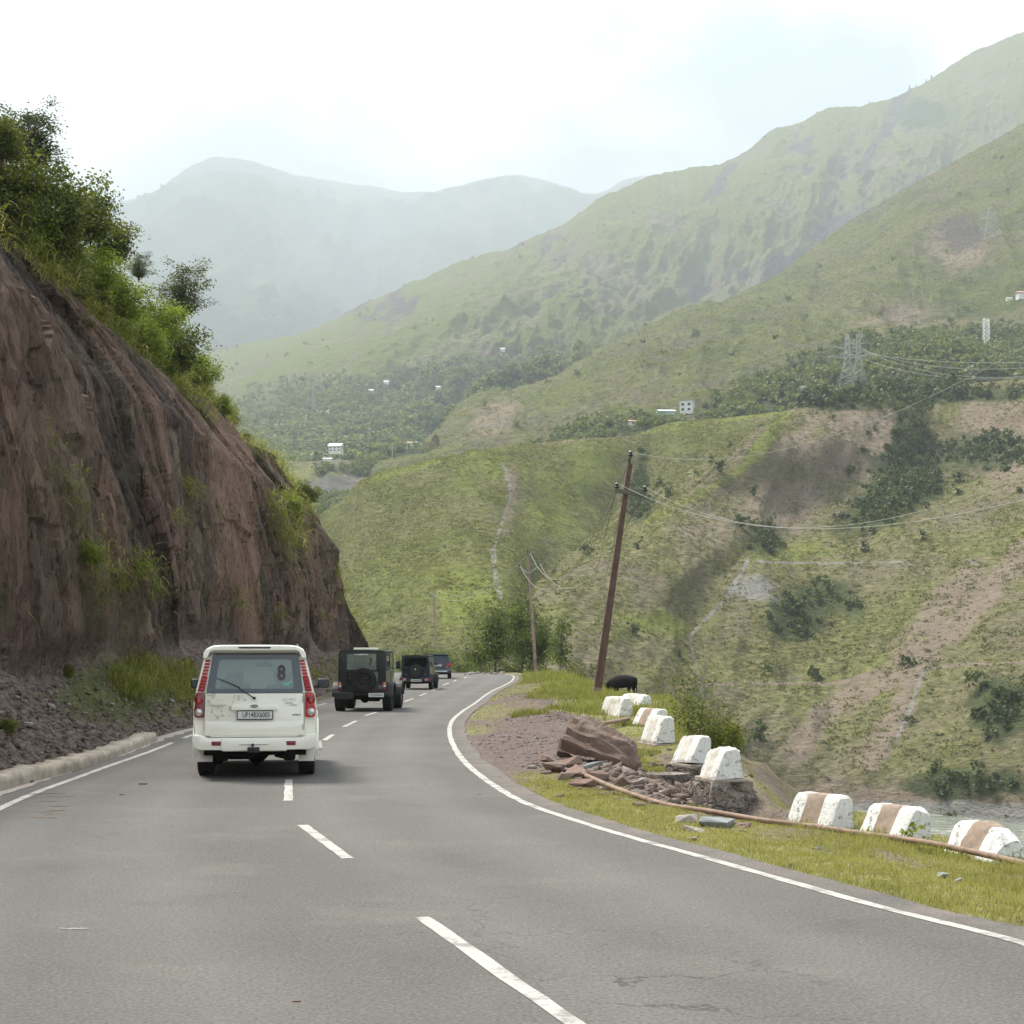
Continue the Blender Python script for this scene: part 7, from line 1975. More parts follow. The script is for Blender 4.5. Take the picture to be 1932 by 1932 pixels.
for a in [(1345, 1560, -.35, (.46, .32, .16), 31, M_RKG, 'large pale blue grey slab in front of the masonry pier', (R(8), R(6), R(-10))), (1292, 1552, -.3, (.26, .2, .13), 32, M_RKP, 'rounded pale rock left of the grey slab', (0, 0, 0)),
          (1230, 1520, -.25, (.26, .2, .12), 33, M_RKR, 'pinkish flat stone on the soil above the pipe curve', (0, R(10), 0)), (1312, 1570, -.33, (.24, .18, .1), 34, M_RKP, 'small pale stone under the grey slab', (0, 0, 0)),
          (1398, 1568, -.35, (.26, .2, .14), 35, M_RKB, 'brown stone at the foot of the pier', (0, 0, 0)), (1450, 1572, -.35, (.3, .16, .09), 36, M_RKP, 'long pale stone in the grass beside the pier', (0, 0, 0)),
          (1205, 1524, -.25, (.2, .16, .1), 37, M_RKB, 'small stone left of the pinkish flat stone', (0, 0, 0)), (1310, 1498, -.45, (.2, .16, .14), 38, M_RKB, 'dark stone in the hollow under the piers', (0, 0, R(30))),
          (1245, 1500, -.4, (.16, .12, .1), 39, M_RKP, 'small pale stone inside the hollow', (0, 0, 0)), (1130, 1368, 0, (.12, .1, .08), 40, M_RKP, 'little white stone near the short pipe', (0, 0, 0)),
          (1155, 1330, .05, (.9, .5, .12), 41, M_RKP, 'flat pale slab half buried in grass near the leaning pole', (0, 0, 0)), (1160, 1324, .12, (.3, .3, .2), 42, M_RKP, 'round white stone near the foot of the leaning pole', (0, 0, 0)),
          (1540, 1606, -.2, (.12, .1, .07), 43, M_RKG, 'small grey stone in the verge grass', (0, 0, 0)), (1310, 1586, -.1, (.1, .08, .05), 44, M_RKP, 'tiny cream stone in the verge near the edge line', (0, 0, 0)),
          (1777, 1656, -.08, (.15, .12, .06), 45, M_RKG, 'flat grey stone in the near verge', (0, 0, 0)), (1800, 1668, -.08, (.14, .14, .07), 46, M_RKG, 'broken grey stone right of the flat one in the near verge', (0, 0, 0)),
          (1017, 1271, .25, (1.2, .8, .9), 47, M_RKR, 'tan boulder beside the foot of the middle pole', (0, 0, 0))]:
    rock(*a)
# white marker stones at the far bend
for k, (x, y) in enumerate([(885, 1273), (893, 1273), (900, 1272), (912, 1273), (925, 1272), (936, 1273), (878, 1274), (948, 1272)]):
    o = link('marker_stone', rock_mesh('marker_stone', 60 + k, .42, .35, .30, M_RKP), None, (PG(x, y)[0], PG(x, y)[1] + .6, .06)); tag(o, 'small whitewashed stone in the row at the outside of the bend', 'stone', 'whitewashed stones edging the bend')

# ---- loose rubble (scree, dirt heaps)
def rubble():
    rs = np.random.RandomState(77)
    base = np.array([(1, 1, 1), (-1, 1, 1), (-1, -1, 1), (1, -1, 1), (1, 1, -1), (-1, 1, -1), (-1, -1, -1), (1, -1, -1)], float) * .5
    fq = np.array([[0, 1, 2, 3], [7, 6, 5, 4], [0, 3, 7, 4], [1, 5, 6, 2], [0, 4, 5, 1], [3, 2, 6, 7]])
    P_, S_ = [], []
    for k in range(19000):                                  # scree
        D_ = 12 + 110 * rs.rand() ** 1.9; v = rs.uniform(0.0, 0.23) * rs.rand() ** .3
        p = cliff_at(D_, v); P_.append(p + np.array([rs.uniform(-.1, .1), rs.uniform(-.1, .1), 0.0])); S_.append(0.02 + 0.075 * rs.rand() ** 3.2 + (0.12 if rs.rand() < .008 else 0))
    for (cx, cy, rx, ry, n) in [(.9, 44, 1.1, 5, 900), (1.3, 61, 1.4, 6, 800), (2.5, 23.5, .9, 3.2, 1500), (2.6, 29, .8, 3, 700), (.9, 27, .5, 1.5, 400), (0.2, 33, 1.0, 6, 500), (1.9, 21.5, 1.0, .9, 420), (3.0, 20.6, 1.2, .5, 260)]:
        X = cx + rs.normal(size=n) * rx * .6; D = cy + rs.normal(size=n) * ry * .5
        xr_ = np.interp(D, RL[:, 0][RL[:, 0] < 134], RL[:, 1][RL[:, 0] < 134])
        k = (X > xr_ + .5) & (X < lerp_poly(EDGE, D) + .3); X, D = X[k], D[k]; Z = ground_z(X, D)
        P_ += list(np.stack([X, D, Z], 1)); S_ += list(0.014 + (0.05 if cy > 30 or cx < 1 else 0.09) * rs.rand(len(X)) ** 3.5)
    X = 1.9 + rs.normal(size=420) * .55; D = 25.2 + rs.normal(size=420) * .75; k = ground_z(X, D) > -2
    P_ += list(np.stack([X, D, ground_z(X, D) + .02], 1)); S_ += list(0.03 + 0.20 * rs.rand(420) ** 2.2)
    X = rs.uniform(1, 7.5, 700); D = rs.uniform(10, 22, 700)
    xr_ = np.interp(D, RL[:, 0][RL[:, 0] < 134], RL[:, 1][RL[:, 0] < 134]); k = (X > xr_ + .4) & (X < lerp_poly(EDGE, D)); X, D = X[k], D[k]
    P_ += list(np.stack([X, D, ground_z(X, D)], 1)); S_ += list(0.012 + 0.03 * rs.rand(len(X)) ** 2)
    P_ = np.array(P_); S_ = np.array(S_); n = len(P_)
    V = base[None] * (1 + rs.uniform(-.35, .35, (n, 8, 3))) * np.array([1.3, 1.0, .55])
    th = rs.uniform(0, 6.28, n); c, s = np.cos(th)[:, None], np.sin(th)[:, None]
    tl_ = rs.uniform(-.5, .5, n)[:, None]
    x = V[..., 0] * c - V[..., 1] * s; y = V[..., 0] * s + V[..., 1] * c; z = V[..., 2] + x * tl_
    V = np.stack([x, y, z], 2) * S_[:, None, None] + P_[:, None, :]
    Q = fq[None] + (np.arange(n) * 8)[:, None, None]
    m, nt, b, out = nmat('loose_stone')
    g = N(nt, 'ShaderNodeNewGeometry')
    c_ = ramp(nt, g.outputs['Random Per Island'], [(0.0, (0.09, 0.063, 0.051)), (0.5, (0.165, 0.12, 0.099)), (0.88, (0.23, 0.18, 0.155)), (1.0, (0.36, 0.32, 0.29))])
    f = noise(nt, g.outputs['Position'], 9, 4)
    nt.links.new(mixc(nt, ramp(nt, f, [(0.3, .5), (0.7, 0.0)]), c_, (0.06, 0.045, 0.04)), b.inputs['Base Color']); b.inputs['Roughness'].default_value = .95
    tag(link('rubble', mesh_np('rubble', V, Q.reshape(-1, 4), mat=m)), 'loose purple brown stone chips strewn over scree and verge', 'rubble', kind='stuff')
rubble()
# bits of debris on the asphalt
def grit():
    rs = np.random.RandomState(5); mb = MB()
    for (x, y, w) in [(1125, 1754.0 * .7547 + 0, 0), ]:
        pass
    for (u, v, s) in [(1125, 1331, .12), (1131, 1331, .07), (270, 1480, .05), (48, 1477, .1), (42, 1479, .06), (230, 1500, .03), (560, 1890, .02), (1130, 1400, .04), (640, 1340, .06), (905, 1500, .02)]:
        p = PG(u, v); mb.box((p[0], p[1], s * .2), (s * 2.2, s, s * .4), s * .1)
    tag(mb.build('road_debris', M_RKB), 'dark crumbs of soil and stone scattered on the asphalt', 'debris', kind='stuff')
grit()
# mud streaks and pale patch on asphalt
M_MUD = paint('orange_mud', (0.17, 0.095, 0.045), 0.95, var=0.3)
mb = MB(); rr = random.Random(2)
for (x, y, l) in [(100, 1497, 52), (112, 1503, 60), (92, 1512, 44), (68, 1498, 40), (115, 1521, 44), (80, 1532, 50), (108, 1529, 46), (95, 1537, 30), (85, 1543, 60), (84, 1490, 30)]:
    a, b = PG(x - l / 2, y), PG(x + l / 2, y)
    n = 9; up, lo = [], []
    for i in range(n + 1):
        t_ = i / n; wd = .022 * math.sin(math.pi * t_) * rr.uniform(.5, 1.4) + .003
        px_ = a[0] + (b[0] - a[0]) * t_; py_ = a[1] + (b[1] - a[1]) * t_ + rr.uniform(-.01, .01)
        up.append((px_, py_ + wd, .004)); lo.append((px_, py_ - wd, .004))
    mb.add(up + lo, [[i, i + 1, n + 2 + i, n + 1 + i] for i in range(n)])
tag(mb.build('mud_streaks', M_MUD), kind='structure')

m_ = paint('faded_splash', (0.26, 0.25, 0.24), .9, var=.3, scale=30)
mb = MB(); c0 = PG(140, 1753)
rr = random.Random(8)
for k in range(26):
    x_, y_ = c0[0] + rr.gauss(0, .055), c0[1] + rr.gauss(0, .03); q = rr.uniform(.004, .016)
    mb.add([(x_ + q * 1.8 * math.cos(t), y_ + q * math.sin(t), .003 + .00005 * k) for t in np.linspace(0, 6.28, 7)[:-1]], [list(range(6))])
tag(mb.build('paint_splash', m_), kind='structure')

# ---- kerb wall at left
def kerb():
    pts = [PG(x, y) for x, y in [(-160, 1545), (-60, 1515), (0, 1494), (70, 1474), (150, 1452), (220, 1428), (265, 1411), (298, 1398)]]
    P2 = np.array([[p[1], p[0]] for p in pts]); C_ = smooth_line([tuple(p) for p in P2], 140)
    th = .30; A = C_; B = offs(C_, -th)
    hgt = .165 + .035 * fbm(np.arange(140) * .09, 2, o=4) + .03 * (fbm(np.arange(140) * .35, 8, o=2) > .35)
    hgt[-1] *= .7
    n = 140; V = []
    for i in range(n):
        w = .018 * float(fbm(i * .4, 3, o=2))
        V += [(A[i, 1] + w, A[i, 0], -.06), (A[i, 1] - .01 + w, A[i, 0], hgt[i] * .5), (A[i, 1] - .03 + w, A[i, 0], hgt[i]), (B[i, 1], B[i, 0], hgt[i] + .02), (B[i, 1], B[i, 0], -.06)]
    q = []
    for i in range(n - 1):
        for j in range(4): q.append([i*5+j, i*5+j+1, (i+1)*5+j+1, (i+1)*5+j])
    q.append([0, 1, 2, 3]); q.append([(n-1)*5+3, (n-1)*5+2, (n-1)*5+1, (n-1)*5])
    me = mesh_np('kerb', V, q, [[0, 3, 4], [(n-1)*5, (n-1)*5+4, (n-1)*5+3]], mat=M_CONC)
    tag(link('kerb', me), kind='structure')
    # crumbled gravel shoulder strip
    a = offs(LL[(LL[:, 0] > 14) & (LL[:, 0] < 44)], -.62); b = offs(LL[(LL[:, 0] > 14) & (LL[:, 0] < 44)], -.33)
    b[:, 1] += .09 * fbm(b[:, 0] * 2.2, 1, o=4)
    m = paint('pale_gravel', (0.34, 0.295, 0.265), .95, var=.35, scale=25, bumps=1.0)
    tag(link('gravel_strip', strip('gravel_strip', a, b, .006, m)), kind='structure')
kerb()
# ---- pipes
def pipe(pts, r, label, name='pipe'):
    P3 = [Vector(p) for p in pts]
    # smooth
    out = []
    for i in range(len(P3) - 1):
        p0 = P3[max(0, i-1)]; p1 = P3[i]; p2 = P3[i+1]; p3 = P3[min(len(P3)-1, i+2)]
        for k in range(8):
            t_ = k / 8
            out.append(0.5 * ((2*p1) + (-p0+p2)*t_ + (2*p0-5*p1+4*p2-p3)*t_*t_ + (-p0+3*p1-3*p2+p3)*t_**3))
    out.append(P3[-1])
    mb = MB(); mb.tube(out, r, 12)
    t = mb.build(name, M_RUST, None, angle=40); tag(t, label, 'pipe')
    return t, out
def pp_(x, y, z): return PG(x, y, z)
t, out = pipe([pp_(1101, 1461, .07), pp_(1150, 1483, .04), pp_(1200, 1501, .0), pp_(1260, 1519, -.04), pp_(1340, 1531, -.08), pp_(1440, 1548, -.12), pp_(1520, 1558, -.16), pp_(1620, 1572, -.18), pp_(1760, 1592, -.2), pp_(1932, 1629, -.22), pp_(2100, 1668, -.22)], .034,
     'long rusty pipe lying across the verge in front of the white blocks')
mb = MB()
for i in (50,):
    a = out[i]; b = out[i+1]; d_ = (b - a).normalized(); mb.tube([a - d_ * .07, a + d_ * .07], .043, 12)
mb.build('coupling', M_RUST, t)
pipe([pp_(1112, 1368, .10), pp_(1150, 1363, .13), pp_(1186, 1356, .12)], .05, 'short rusty pipe sticking out of the soil behind the boulder')

# ---- utility poles and wires
def solve_wire(P0, P1xy, c1, c2):
    """catenary (parabola) from P0 to a far point, passing two picture points"""
    P0 = np.array(P0); x1, y1 = P1xy
    def u_of(px):
        s = (px - 966) / F        # X = s*D ; X=x0+u dx ; D=y0+u dy
        return (s * P0[1] - P0[0]) / ((x1 - P0[0]) - s * (y1 - P0[1]))
    A = []; B = []
    for px, py in (c1, c2):
        u = u_of(px); D_ = P0[1] + u * (y1 - P0[1]); Z = H_EYE - (py - 1230) / F * D_
        A.append([u, -4 * u * (1 - u)]); B.append(Z - P0[2])
    q, S = np.linalg.solve(np.array(A), np.array(B))
    return lambda u: (P0[0] + u * (x1 - P0[0]), P0[1] + u * (y1 - P0[1]), P0[2] + q * u - 4 * S * u * (1 - u))
def wire(fn, r, label, name='overhead_wire', m=None, u1=1.0, n=40, group=None):
    mb = MB(); mb.tube([fn(u) for u in np.linspace(0, u1, n)], r, 5)
    o = mb.build(name, m or M_WIRE, None, smooth=True); tag(o, label, 'wire', group); return o
DP = 72.0
def leaning_pole():
    t = thing('utility_pole', 'leaning red brown steel utility pole with a crossarm beside the road', 'utility pole', PG(1127, 1312, -.02))
    B0 = np.array(t.location)
    def L(x, y, d=0): return Vector(np.array(P(x, y, DP + d)) - B0)
    mb = MB(); pts = [L(1126, 1320), L(1128, 1300), L(1140, 1216), L(1155, 1110), L(1170, 1004), L(1185, 900), L(1189, 875)]
    mb.tube(pts, [.20, .19, .175, .155, .135, .115, .11], 14); po = mb.build('pole', M_POLE, t, angle=40)
    mb = MB(); mb.tube([L(1125, 1318), L(1127.5, 1297)], .225, 14); mb.build('base_sleeve', M_POLE2, t, angle=40)
    mb = MB(); mb.tube([L(1186.5, 888), L(1189, 868), L(1190.5, 862)], [.045, .04, .04], 8); mb.tube([L(1183.5, 890), L(1186.5, 864)], .03, 6); mb.build('top_bracket', M_STEEL, t)
    mb = MB(); a, b = L(1160, 925.5, -.15), L(1218, 933, -.15)
    d = (b - a).normalized(); M = Matrix.Translation((a + b) / 2) @ d.to_track_quat('X', 'Z').to_matrix().to_4x4()
    mb.box((0, 0, 0), ((b - a).length, .13, .19), .01, M); mb.tube([L(1216, 934, -.15), L(1188, 970, -.12)], .045, 6)
    mb.tube([L(1210, 932, -.2), L(1215, 921, -.2)], .02, 5); mb.build('crossarm', M_STEEL, t)
    for x, y in ((1164, 920), (1217.5, 926), (1190, 860)):
        mb = MB(); c = L(x, y, -.15); mb.tube([c + Vector((0, 0, -.12)), c + Vector((0, 0, .02))], .03, 8)
        mb.lathe([(-.02, .001), (-.03, .10), (.03, .13), (.08, .06), (.15, .09), (.22, .05), (.24, .001)], tuple(c), 'z', 12); mb.build('insulator', M_INS, t, angle=40)
leaning_pole()
GWI = 'wires sagging from the leaning pole to the right'
P0 = P(1164, 911, DP - .15); wire(solve_wire(P0, (17, 30), (1400, 988), (1932, 943)), .009, 'lower sagging wire running right from the left end of the crossarm', group=GWI)
P0 = P(1218, 919, DP - .15); wire(solve_wire(P0, (18.5, 30), (1440, 992), (1932, 899)), .009, 'upper sagging wire running right from the right end of the crossarm', group=GWI)
P0 = P(1191, 853, DP); wire(solve_wire(P0, (18, 34), (1310, 867), (1932, 655)), .007, 'single thin wire rising right from the top of the leaning pole', group=GWI)
def small_pole(x, yb, yt, D_, lean, label, armw, armdrop):
    t = thing('utility_pole', label, 'utility pole', P(x, yb, D_))
    B0 = np.array(t.location); h = (yb - yt) * D_ / F
    mb = MB(); mb.tube([(0, 0, -.6), (lean*.5*h, 0, h*.5), (lean*h, 0, h)], [.16, .13, .09], 10); mb.build('pole', M_POLE2, t, angle=40)
    za = h - armdrop; xa = lean * za
    mb = MB(); 
    for sx in (-1, 1): mb.tube([(xa, -.1, za - .45), (xa + sx*armw*.5, -.1, za - .15), (xa + sx*armw, -.1, za + .25)], .05, 6)
    mb.build('crossarm', M_LATT, t)
    for dx, dz in ((-armw, .32), (armw, .32), (0, armdrop + .05)):
        mb = MB(); mb.tube([(xa + dx + (lean * armdrop if dx == 0 else 0), -.1, za + dz - .1), (xa + dx + (lean * armdrop if dx == 0 else 0), -.1, za + dz + .1)], .06, 8); mb.build('insulator', M_INS, t)
    return t
small_pole(1012, 1266, 1042, 140, -.075, 'tall pale and rust pole with an upturned crossarm at the bend', .85, 1.45)
small_pole(822, 1232, 1112, 250, -.03, 'thin distant pole behind the dark grey car', .9, .9)
GW2 = 'wires around the middle pole'
def w2(a, b, sag, D0, D1, r, label, g=GW2, m=None, n=24):
    A, B = np.array(P(a[0], a[1], D0)), np.array(P(b[0], b[1], D1))
    return wire(lambda u: tuple(A + (B - A) * u - np.array([0, 0, 4 * sag * u * (1 - u)])), r, label, m=m, n=n, group=g)
def w3(a, b, D0, D1, thr, r, label, g=GW2, n=40):
    A, B = np.array(P(a[0], a[1], D0)), np.array(P(b[0], b[1], D1))
    s = (thr[0] - 966) / F; u = (s * A[1] - A[0]) / ((B[0] - A[0]) - s * (B[1] - A[1]))
    p = A + (B - A) * u; Z = H_EYE - (thr[1] - 1230) / F * p[1]; S = (p[2] - Z) / (4 * u * (1 - u))
    return wire(lambda u: tuple(A + (B - A) * u - np.array([0, 0, 4 * S * u * (1 - u)])), r, label, n=n, group=g)
w3((1000, 1042), (1190, 862), 140, 72.6, (1035, 1090), .016, 'sagging wire from the top of the middle pole to the leaning pole')
w3((1019, 1064), (1217, 926), 140, 72, (1050, 1104), .016, 'lowest sagging wire between the middle pole and the leaning pole')
w3((982, 1068), (1162, 918), 140, 72, (1012, 1108), .016, 'left sagging wire between the middle pole and the leaning pole')
w3((822, 1112), (998, 1045), 250, 140, (865, 1124), .022, 'long sagging wire between the thin distant pole and the middle pole')
w3((812, 1118), (978, 1070), 250, 140, (850, 1133), .022, 'lower sagging wire between the thin distant pole and the middle pole')
GG = 'dark guy wires of the leaning pole'
w2((1162, 922), (1118, 1105), .2, 72, 120, .014, 'left dark thin wire dropping down left from the crossarm', GG, M_DWIRE)
w2((1188, 880), (1140, 1098), .2, 72, 120, .014, 'right dark thin wire dropping down left from the pole top', GG, M_DWIRE)

# ---- grazing buffalo
def buffalo():
    D_ = 88.0; c = P(1174, 1318, D_)
    t = link('buffalo', None) if False else None
    me = bpy.data.meshes.new('body'); b = bmesh.new()
    # x forward = towards picture left (head), z up
    pts = {'pel': (0.62, 0, 1.16, .40), 'mid': (0.0, 0, 1.08, .50), 'sho': (-.55, 0, 1.10, .42), 'nk1': (-.92, 0, .98, .26), 'nk2': (-1.18, 0, .72, .19), 'hd1': (-1.36, 0, .46, .17), 'hd2': (-1.47, 0, .24, .13), 'muz': (-1.53, 0, .10, .10),
           'rump': (1.0, 0, 1.12, .24), 'tl1': (1.16, 0, .95, .045), 'tl2': (1.2, 0, .45, .03), 'tl3': (1.2, 0, .3, .05),
           'ra': (.82, .2, .80, .19), 'rb': (.72, .21, .55, .10), 'rc': (.84, .21, .38, .075), 'rd': (.80, .21, .07, .075), 'sa': (.82, -.2, .80, .19), 'sb': (.70, -.21, .55, .10), 'sc': (.82, -.21, .38, .075), 'sd': (.78, -.21, .07, .075),
           'fa': (-.58, .18, .78, .15), 'fb': (-.60, .18, .45, .085), 'fc': (-.60, .18, .07, .075), 'ga': (-.50, -.18, .78, .15), 'gb': (-.42, -.18, .45, .085), 'gc': (-.44, -.18, .07, .075),
           'e1': (-1.20, .18, .66, .05), 'e2': (-1.16, .34, .60, .055), 'e3': (-1.20, -.18, .66, .05), 'e4': (-1.16, -.34, .60, .055),
           'h1': (-1.24, .12, .68, .05), 'h2': (-1.12, .26, .78, .045), 'h3': (-.98, .30, .90, .02), 'h4': (-1.24, -.12, .68, .05), 'h5': (-1.12, -.26, .78, .045), 'h6': (-.98, -.30, .90, .02)}
    ed = [('pel', 'mid'), ('mid', 'sho'), ('sho', 'nk1'), ('nk1', 'nk2'), ('nk2', 'hd1'), ('hd1', 'hd2'), ('hd2', 'muz'), ('pel', 'rump'), ('rump', 'tl1'), ('tl1', 'tl2'), ('tl2', 'tl3'),
          ('pel', 'ra'), ('ra', 'rb'), ('rb', 'rc'), ('rc', 'rd'), ('pel', 'sa'), ('sa', 'sb'), ('sb', 'sc'), ('sc', 'sd'), ('sho', 'fa'), ('fa', 'fb'), ('fb', 'fc'), ('sho', 'ga'), ('ga', 'gb'), ('gb', 'gc'),
          ('nk2', 'e1'), ('e1', 'e2'), ('nk2', 'e3'), ('e3', 'e4'), ('nk2', 'h1'), ('h1', 'h2'), ('h2', 'h3'), ('nk2', 'h4'), ('h4', 'h5'), ('h5', 'h6')]
    names = list(pts); me.from_pydata([pts[k][:3] for k in names], [(names.index(a), names.index(b_)) for a, b_ in ed], [])
    b.free()
    o = link('buffalo', me)
    sk = o.modifiers.new('skin', 'SKIN'); sk.use_smooth_shade = True
    for i, k in enumerate(names):
        o.data.skin_vertices[0].data[i].radius = (pts[k][3],) * 2
        o.data.skin_vertices[0].data[i].use_root = (k == 'pel')
    sb = o.modifiers.new('sub', 'SUBSURF'); sb.levels = 2; sb.render_levels = 2
    bpy.context.view_layer.update(); dg = bpy.context.evaluated_depsgraph_get()
    m2 = bpy.data.meshes.new_from_object(o.evaluated_get(dg)); bpy.data.objects.remove(o)
    m2.materials.clear(); m2.materials.append(paint('black_hide', (0.012, 0.0115, 0.011), .9, var=.4, spec=.15))
    m2.polygons.foreach_set('use_smooth', [True] * len(m2.polygons))
    o = link('buffalo', m2, None, c, (0, 0, R(-46))); o.scale = (.9, .9, .9); tag(o, 'black buffalo grazing in tall grass beyond the leaning pole', 'buffalo')
buffalo()

# ---- lattice towers
def lattice(name, base, h, wb, wt, n, label, cat, arms=(), r=.12, extra=None, waist=None, mat=None):
    t = thing(name, label, cat, base)
    mb = MB()
    def wz(f):
        if waist: 
            return wb + (waist[1] - wb) * min(1, f / waist[0]) if f < waist[0] else waist[1] + (wt - waist[1]) * (f - waist[0]) / (1 - waist[0])
        return wb + (wt - wb) * f
    lv = [i / n for i in range(n + 1)]
    cor = lambda f: [Vector((sx * wz(f) / 2, sy * wz(f) / 2, h * f)) for sx, sy in ((-1, -1), (1, -1), (1, 1), (-1, 1))]
    for i in range(n):
        a, b = cor(lv[i]), cor(lv[i + 1])
        for j in range(4):
            mb.tube([a[j], b[j]], r, 4, cap=False); mb.tube([a[j], b[(j+1) % 4]], r * .6, 3, cap=False); mb.tube([a[(j+1) % 4], b[j]], r * .6, 3, cap=False); mb.tube([b[j], b[(j+1) % 4]], r * .6, 3, cap=False)
    mb.build('lattice_mast', mat or M_LATT, t)
    for (f, w) in arms:
        mb = MB()
        for sx in (-1, 1):
            c = cor(f)[0].x
            mb.tube([(sx * abs(c), -abs(c), h * f), (sx * w, 0, h * f + .6)], r * .8, 4); mb.tube([(sx * abs(c), abs(c), h * f), (sx * w, 0, h * f + .6)], r * .8, 4); mb.tube([(sx * abs(c), 0, h * f + 2.4), (sx * w, 0, h * f + .6)], r * .7, 4)
            for kk in (.35, .7): mb.tube([(sx * (abs(c) + (w - abs(c)) * kk), 0, h * f + .3), (sx * (abs(c) + (w - abs(c)) * kk), 0, h * f + 2.4 * (1 - kk) + .4)], r * .5, 3)
            mb.tube([(sx * w, 0, h * f + .6), (sx * w, 0, h * f - 1.6)], .16, 5)
        mb.build('crossarm', mat or M_LATT, t)
    return t
def sheet_px(sh, x, y):
    d = np.hypot(sh.px - x, sh.py - y); i, j = np.unravel_index(d.argmin(), d.shape); return sh.S[i, j]
b = tuple(sheet_px(Ch, 1598, 738)); lattice('pylon', b, (738 - 632) * b[1] / F, 13, 2.0, 9, 'larger branching lattice pylon rising from the trees on the terrace', 'pylon', ((.60, 10.5), (.78, 8)), r=.16, waist=(.5, 3.2))
b = tuple(sheet_px(Ch, 1619, 728)); lattice('pylon', b, (728 - 628) * b[1] / F, 9, 1.6, 9, 'lattice pylon just right of the larger one in the trees', 'pylon', ((.58, 10), (.8, 7)), r=.15, waist=(.5, 2.6))
b = sheet_px(Ch, 1868, 456); lattice('pylon', tuple(b), 66 * b[1] / F, 18, 2.5, 8, 'white lattice pylon high on the upper slope at the right', 'pylon', ((.62, 9), (.80, 7)), r=.2)
b = tuple(sheet_px(Ch, 1860, 668))
tw = lattice('phone_mast', b, 60 * 1200 / F, 4.2, 3.2, 9, 'white phone mast with antennas standing in the trees at the right', 'mast', r=.22, mat=M_WTEXT)
for (dx, dz) in ((-2.3, 19), (1.8, 19), (-2.3, 22.5), (2.0, 15), (-1.2, 23)):
    mb = MB(); mb.box((dx, -1.6, dz), (.6, .4, 2.6), .08); mb.build('antenna', M_WTEXT, tw)
mb = MB(); mb.lathe([(-.3, .1), (-.3, 1.0), (.3, 1.1), (.3, .1)], (-1.8, -2.0, 23.6), 'y', 14); mb.build('dish', M_WTEXT, tw)
b = sheet_px(Bh, 592, 782); lattice('phone_mast', tuple(b), 62 * b[1] / F, 3.0, 2.0, 9, 'thin pale mast in the hazy village above the valley', 'mast', r=.25)
# thin poles on the terrace
for (x, yb, yt, D_, lb) in [(1462, 700, 670, 1300, 'thin white pole on the slope left of the pylons'), (1851, 1012 * .7547 - 60, 1012 * .7547 - 85, 1100, 'small pole near the phone mast'), (740, 862, 838, 1180, 'left thin pole on the valley shelf'), (861, 860, 838, 1180, 'middle thin pole on the valley shelf'), (906, 862, 834, 1190, 'right thin double pole on the valley shelf')]:
    t = thing('utility_pole', lb, 'utility pole', P(x, yb, D_)); mb = MB(); h = (yb - yt) * D_ / F
    mb.tube([(0, 0, -1), (0, 0, h)], [.22, .15], 6); mb.build('pole', M_PLATE, t); mb = MB(); mb.box((0, -.2, h * .88), (2.2, .2, .25)); mb.build('crossarm', M_STEEL, t)
# long transmission lines
GT_ = 'high voltage lines across the valley'
for k, (a, b, s) in enumerate([((1575, 655), (2150, 668), 6), ((1592, 662), (2150, 676), 12), ((1615, 655), (2150, 661), 10), ((1628, 660), (2150, 672), 12)]):
    w2(a, b, s, 960, 600, .07, ['top', 'second', 'third', 'lowest'][k] + ' of the high voltage wires running right from the pylons', GT_, M_WIRE, 30)
for k, (a, b) in enumerate([((1400, 545), (495, 838)), ((1410, 552), (495, 842)), ((1420, 556), (495, 848))]):
    A, B = np.array(P(1580, 655 + 3 * k, 960)), np.array(P(460, 836 + 5 * k, 1000))
    wire(lambda u: tuple(A + (B - A) * u - np.array([0, 0, 4 * 12 * u * (1 - u)])), .06, ['uppermost', 'middle', 'lowest'][k] + ' wire of the span crossing the valley from the pylons to the cliff side', n=40, group='spans crossing the valley')

# ---- houses
M_WALLW = paint('white_house_wall', (0.62, 0.63, 0.60), .9, scale=.4)
M_WALLB = paint('teal_house_wall', (0.30, 0.42, 0.38), .9, scale=.4)
M_ROOFM = paint('bright_metal_roof', (0.62, 0.65, 0.68), .45, metal=.2, scale=.4)
M_ROOFR = paint('rusty_metal_roof', (0.38, 0.24, 0.19), .7, scale=.4)
M_WINDK = paint('dark_window', (0.03, 0.03, 0.035), .3)
def house(x, y, D_, w, d, h, rh, label, wall, roof, yaw=0, storeys=1, win=True, flat=False):
    b = tuple(sheet_px(Ch, x, y)) if (x > 1150) else P(x, y, D_)
    if x > 1150:
        k_ = min(1.25, b[1] / D_); w *= k_; d *= k_; h *= k_; rh *= k_
    t = thing('house', label, 'house', b, yaw)
    mb = MB(); mb.box((0, 0, h / 2 - 1.0), (w, d, h + 2)); mb.build('wall', wall, t)
    mb = MB()
    if flat: mb.box((0, 0, h + .2), (w * 1.06, d * 1.06, .4))
    else: mb.prism([(-d*.62, h - .2), (d*.62, h - .2), (d*.62, h + .05), (0, h + rh), (-d*.62, h + .05)], -w*.56, w*.56, axis='x')
    mb.build('roof', roof, t)
    if win:
        for s in range(storeys):
            zc = h * (s + .5) / storeys
            nW = max(2, int(w / 3))
            for i in range(nW):
                mb = MB(); mb.box((-w/2 + w * (i + .5) / nW, -d/2 - .03, zc), (w / nW * .45, .12, h / storeys * .5)); mb.build('window', M_WINDK, t)
    return t
house(1297, 779, 1000, 8, 6, 6.4, 0, 'two storey white and teal house with arched balconies on the terrace', M_WALLW, M_WALLW, R(-20), 2, flat=True)
house(1256, 784, 990, 10, 6, 2.2, 1.3, 'low house with a pale metal roof left of the two storey house', M_WALLB, M_ROOFM, R(5), win=False)
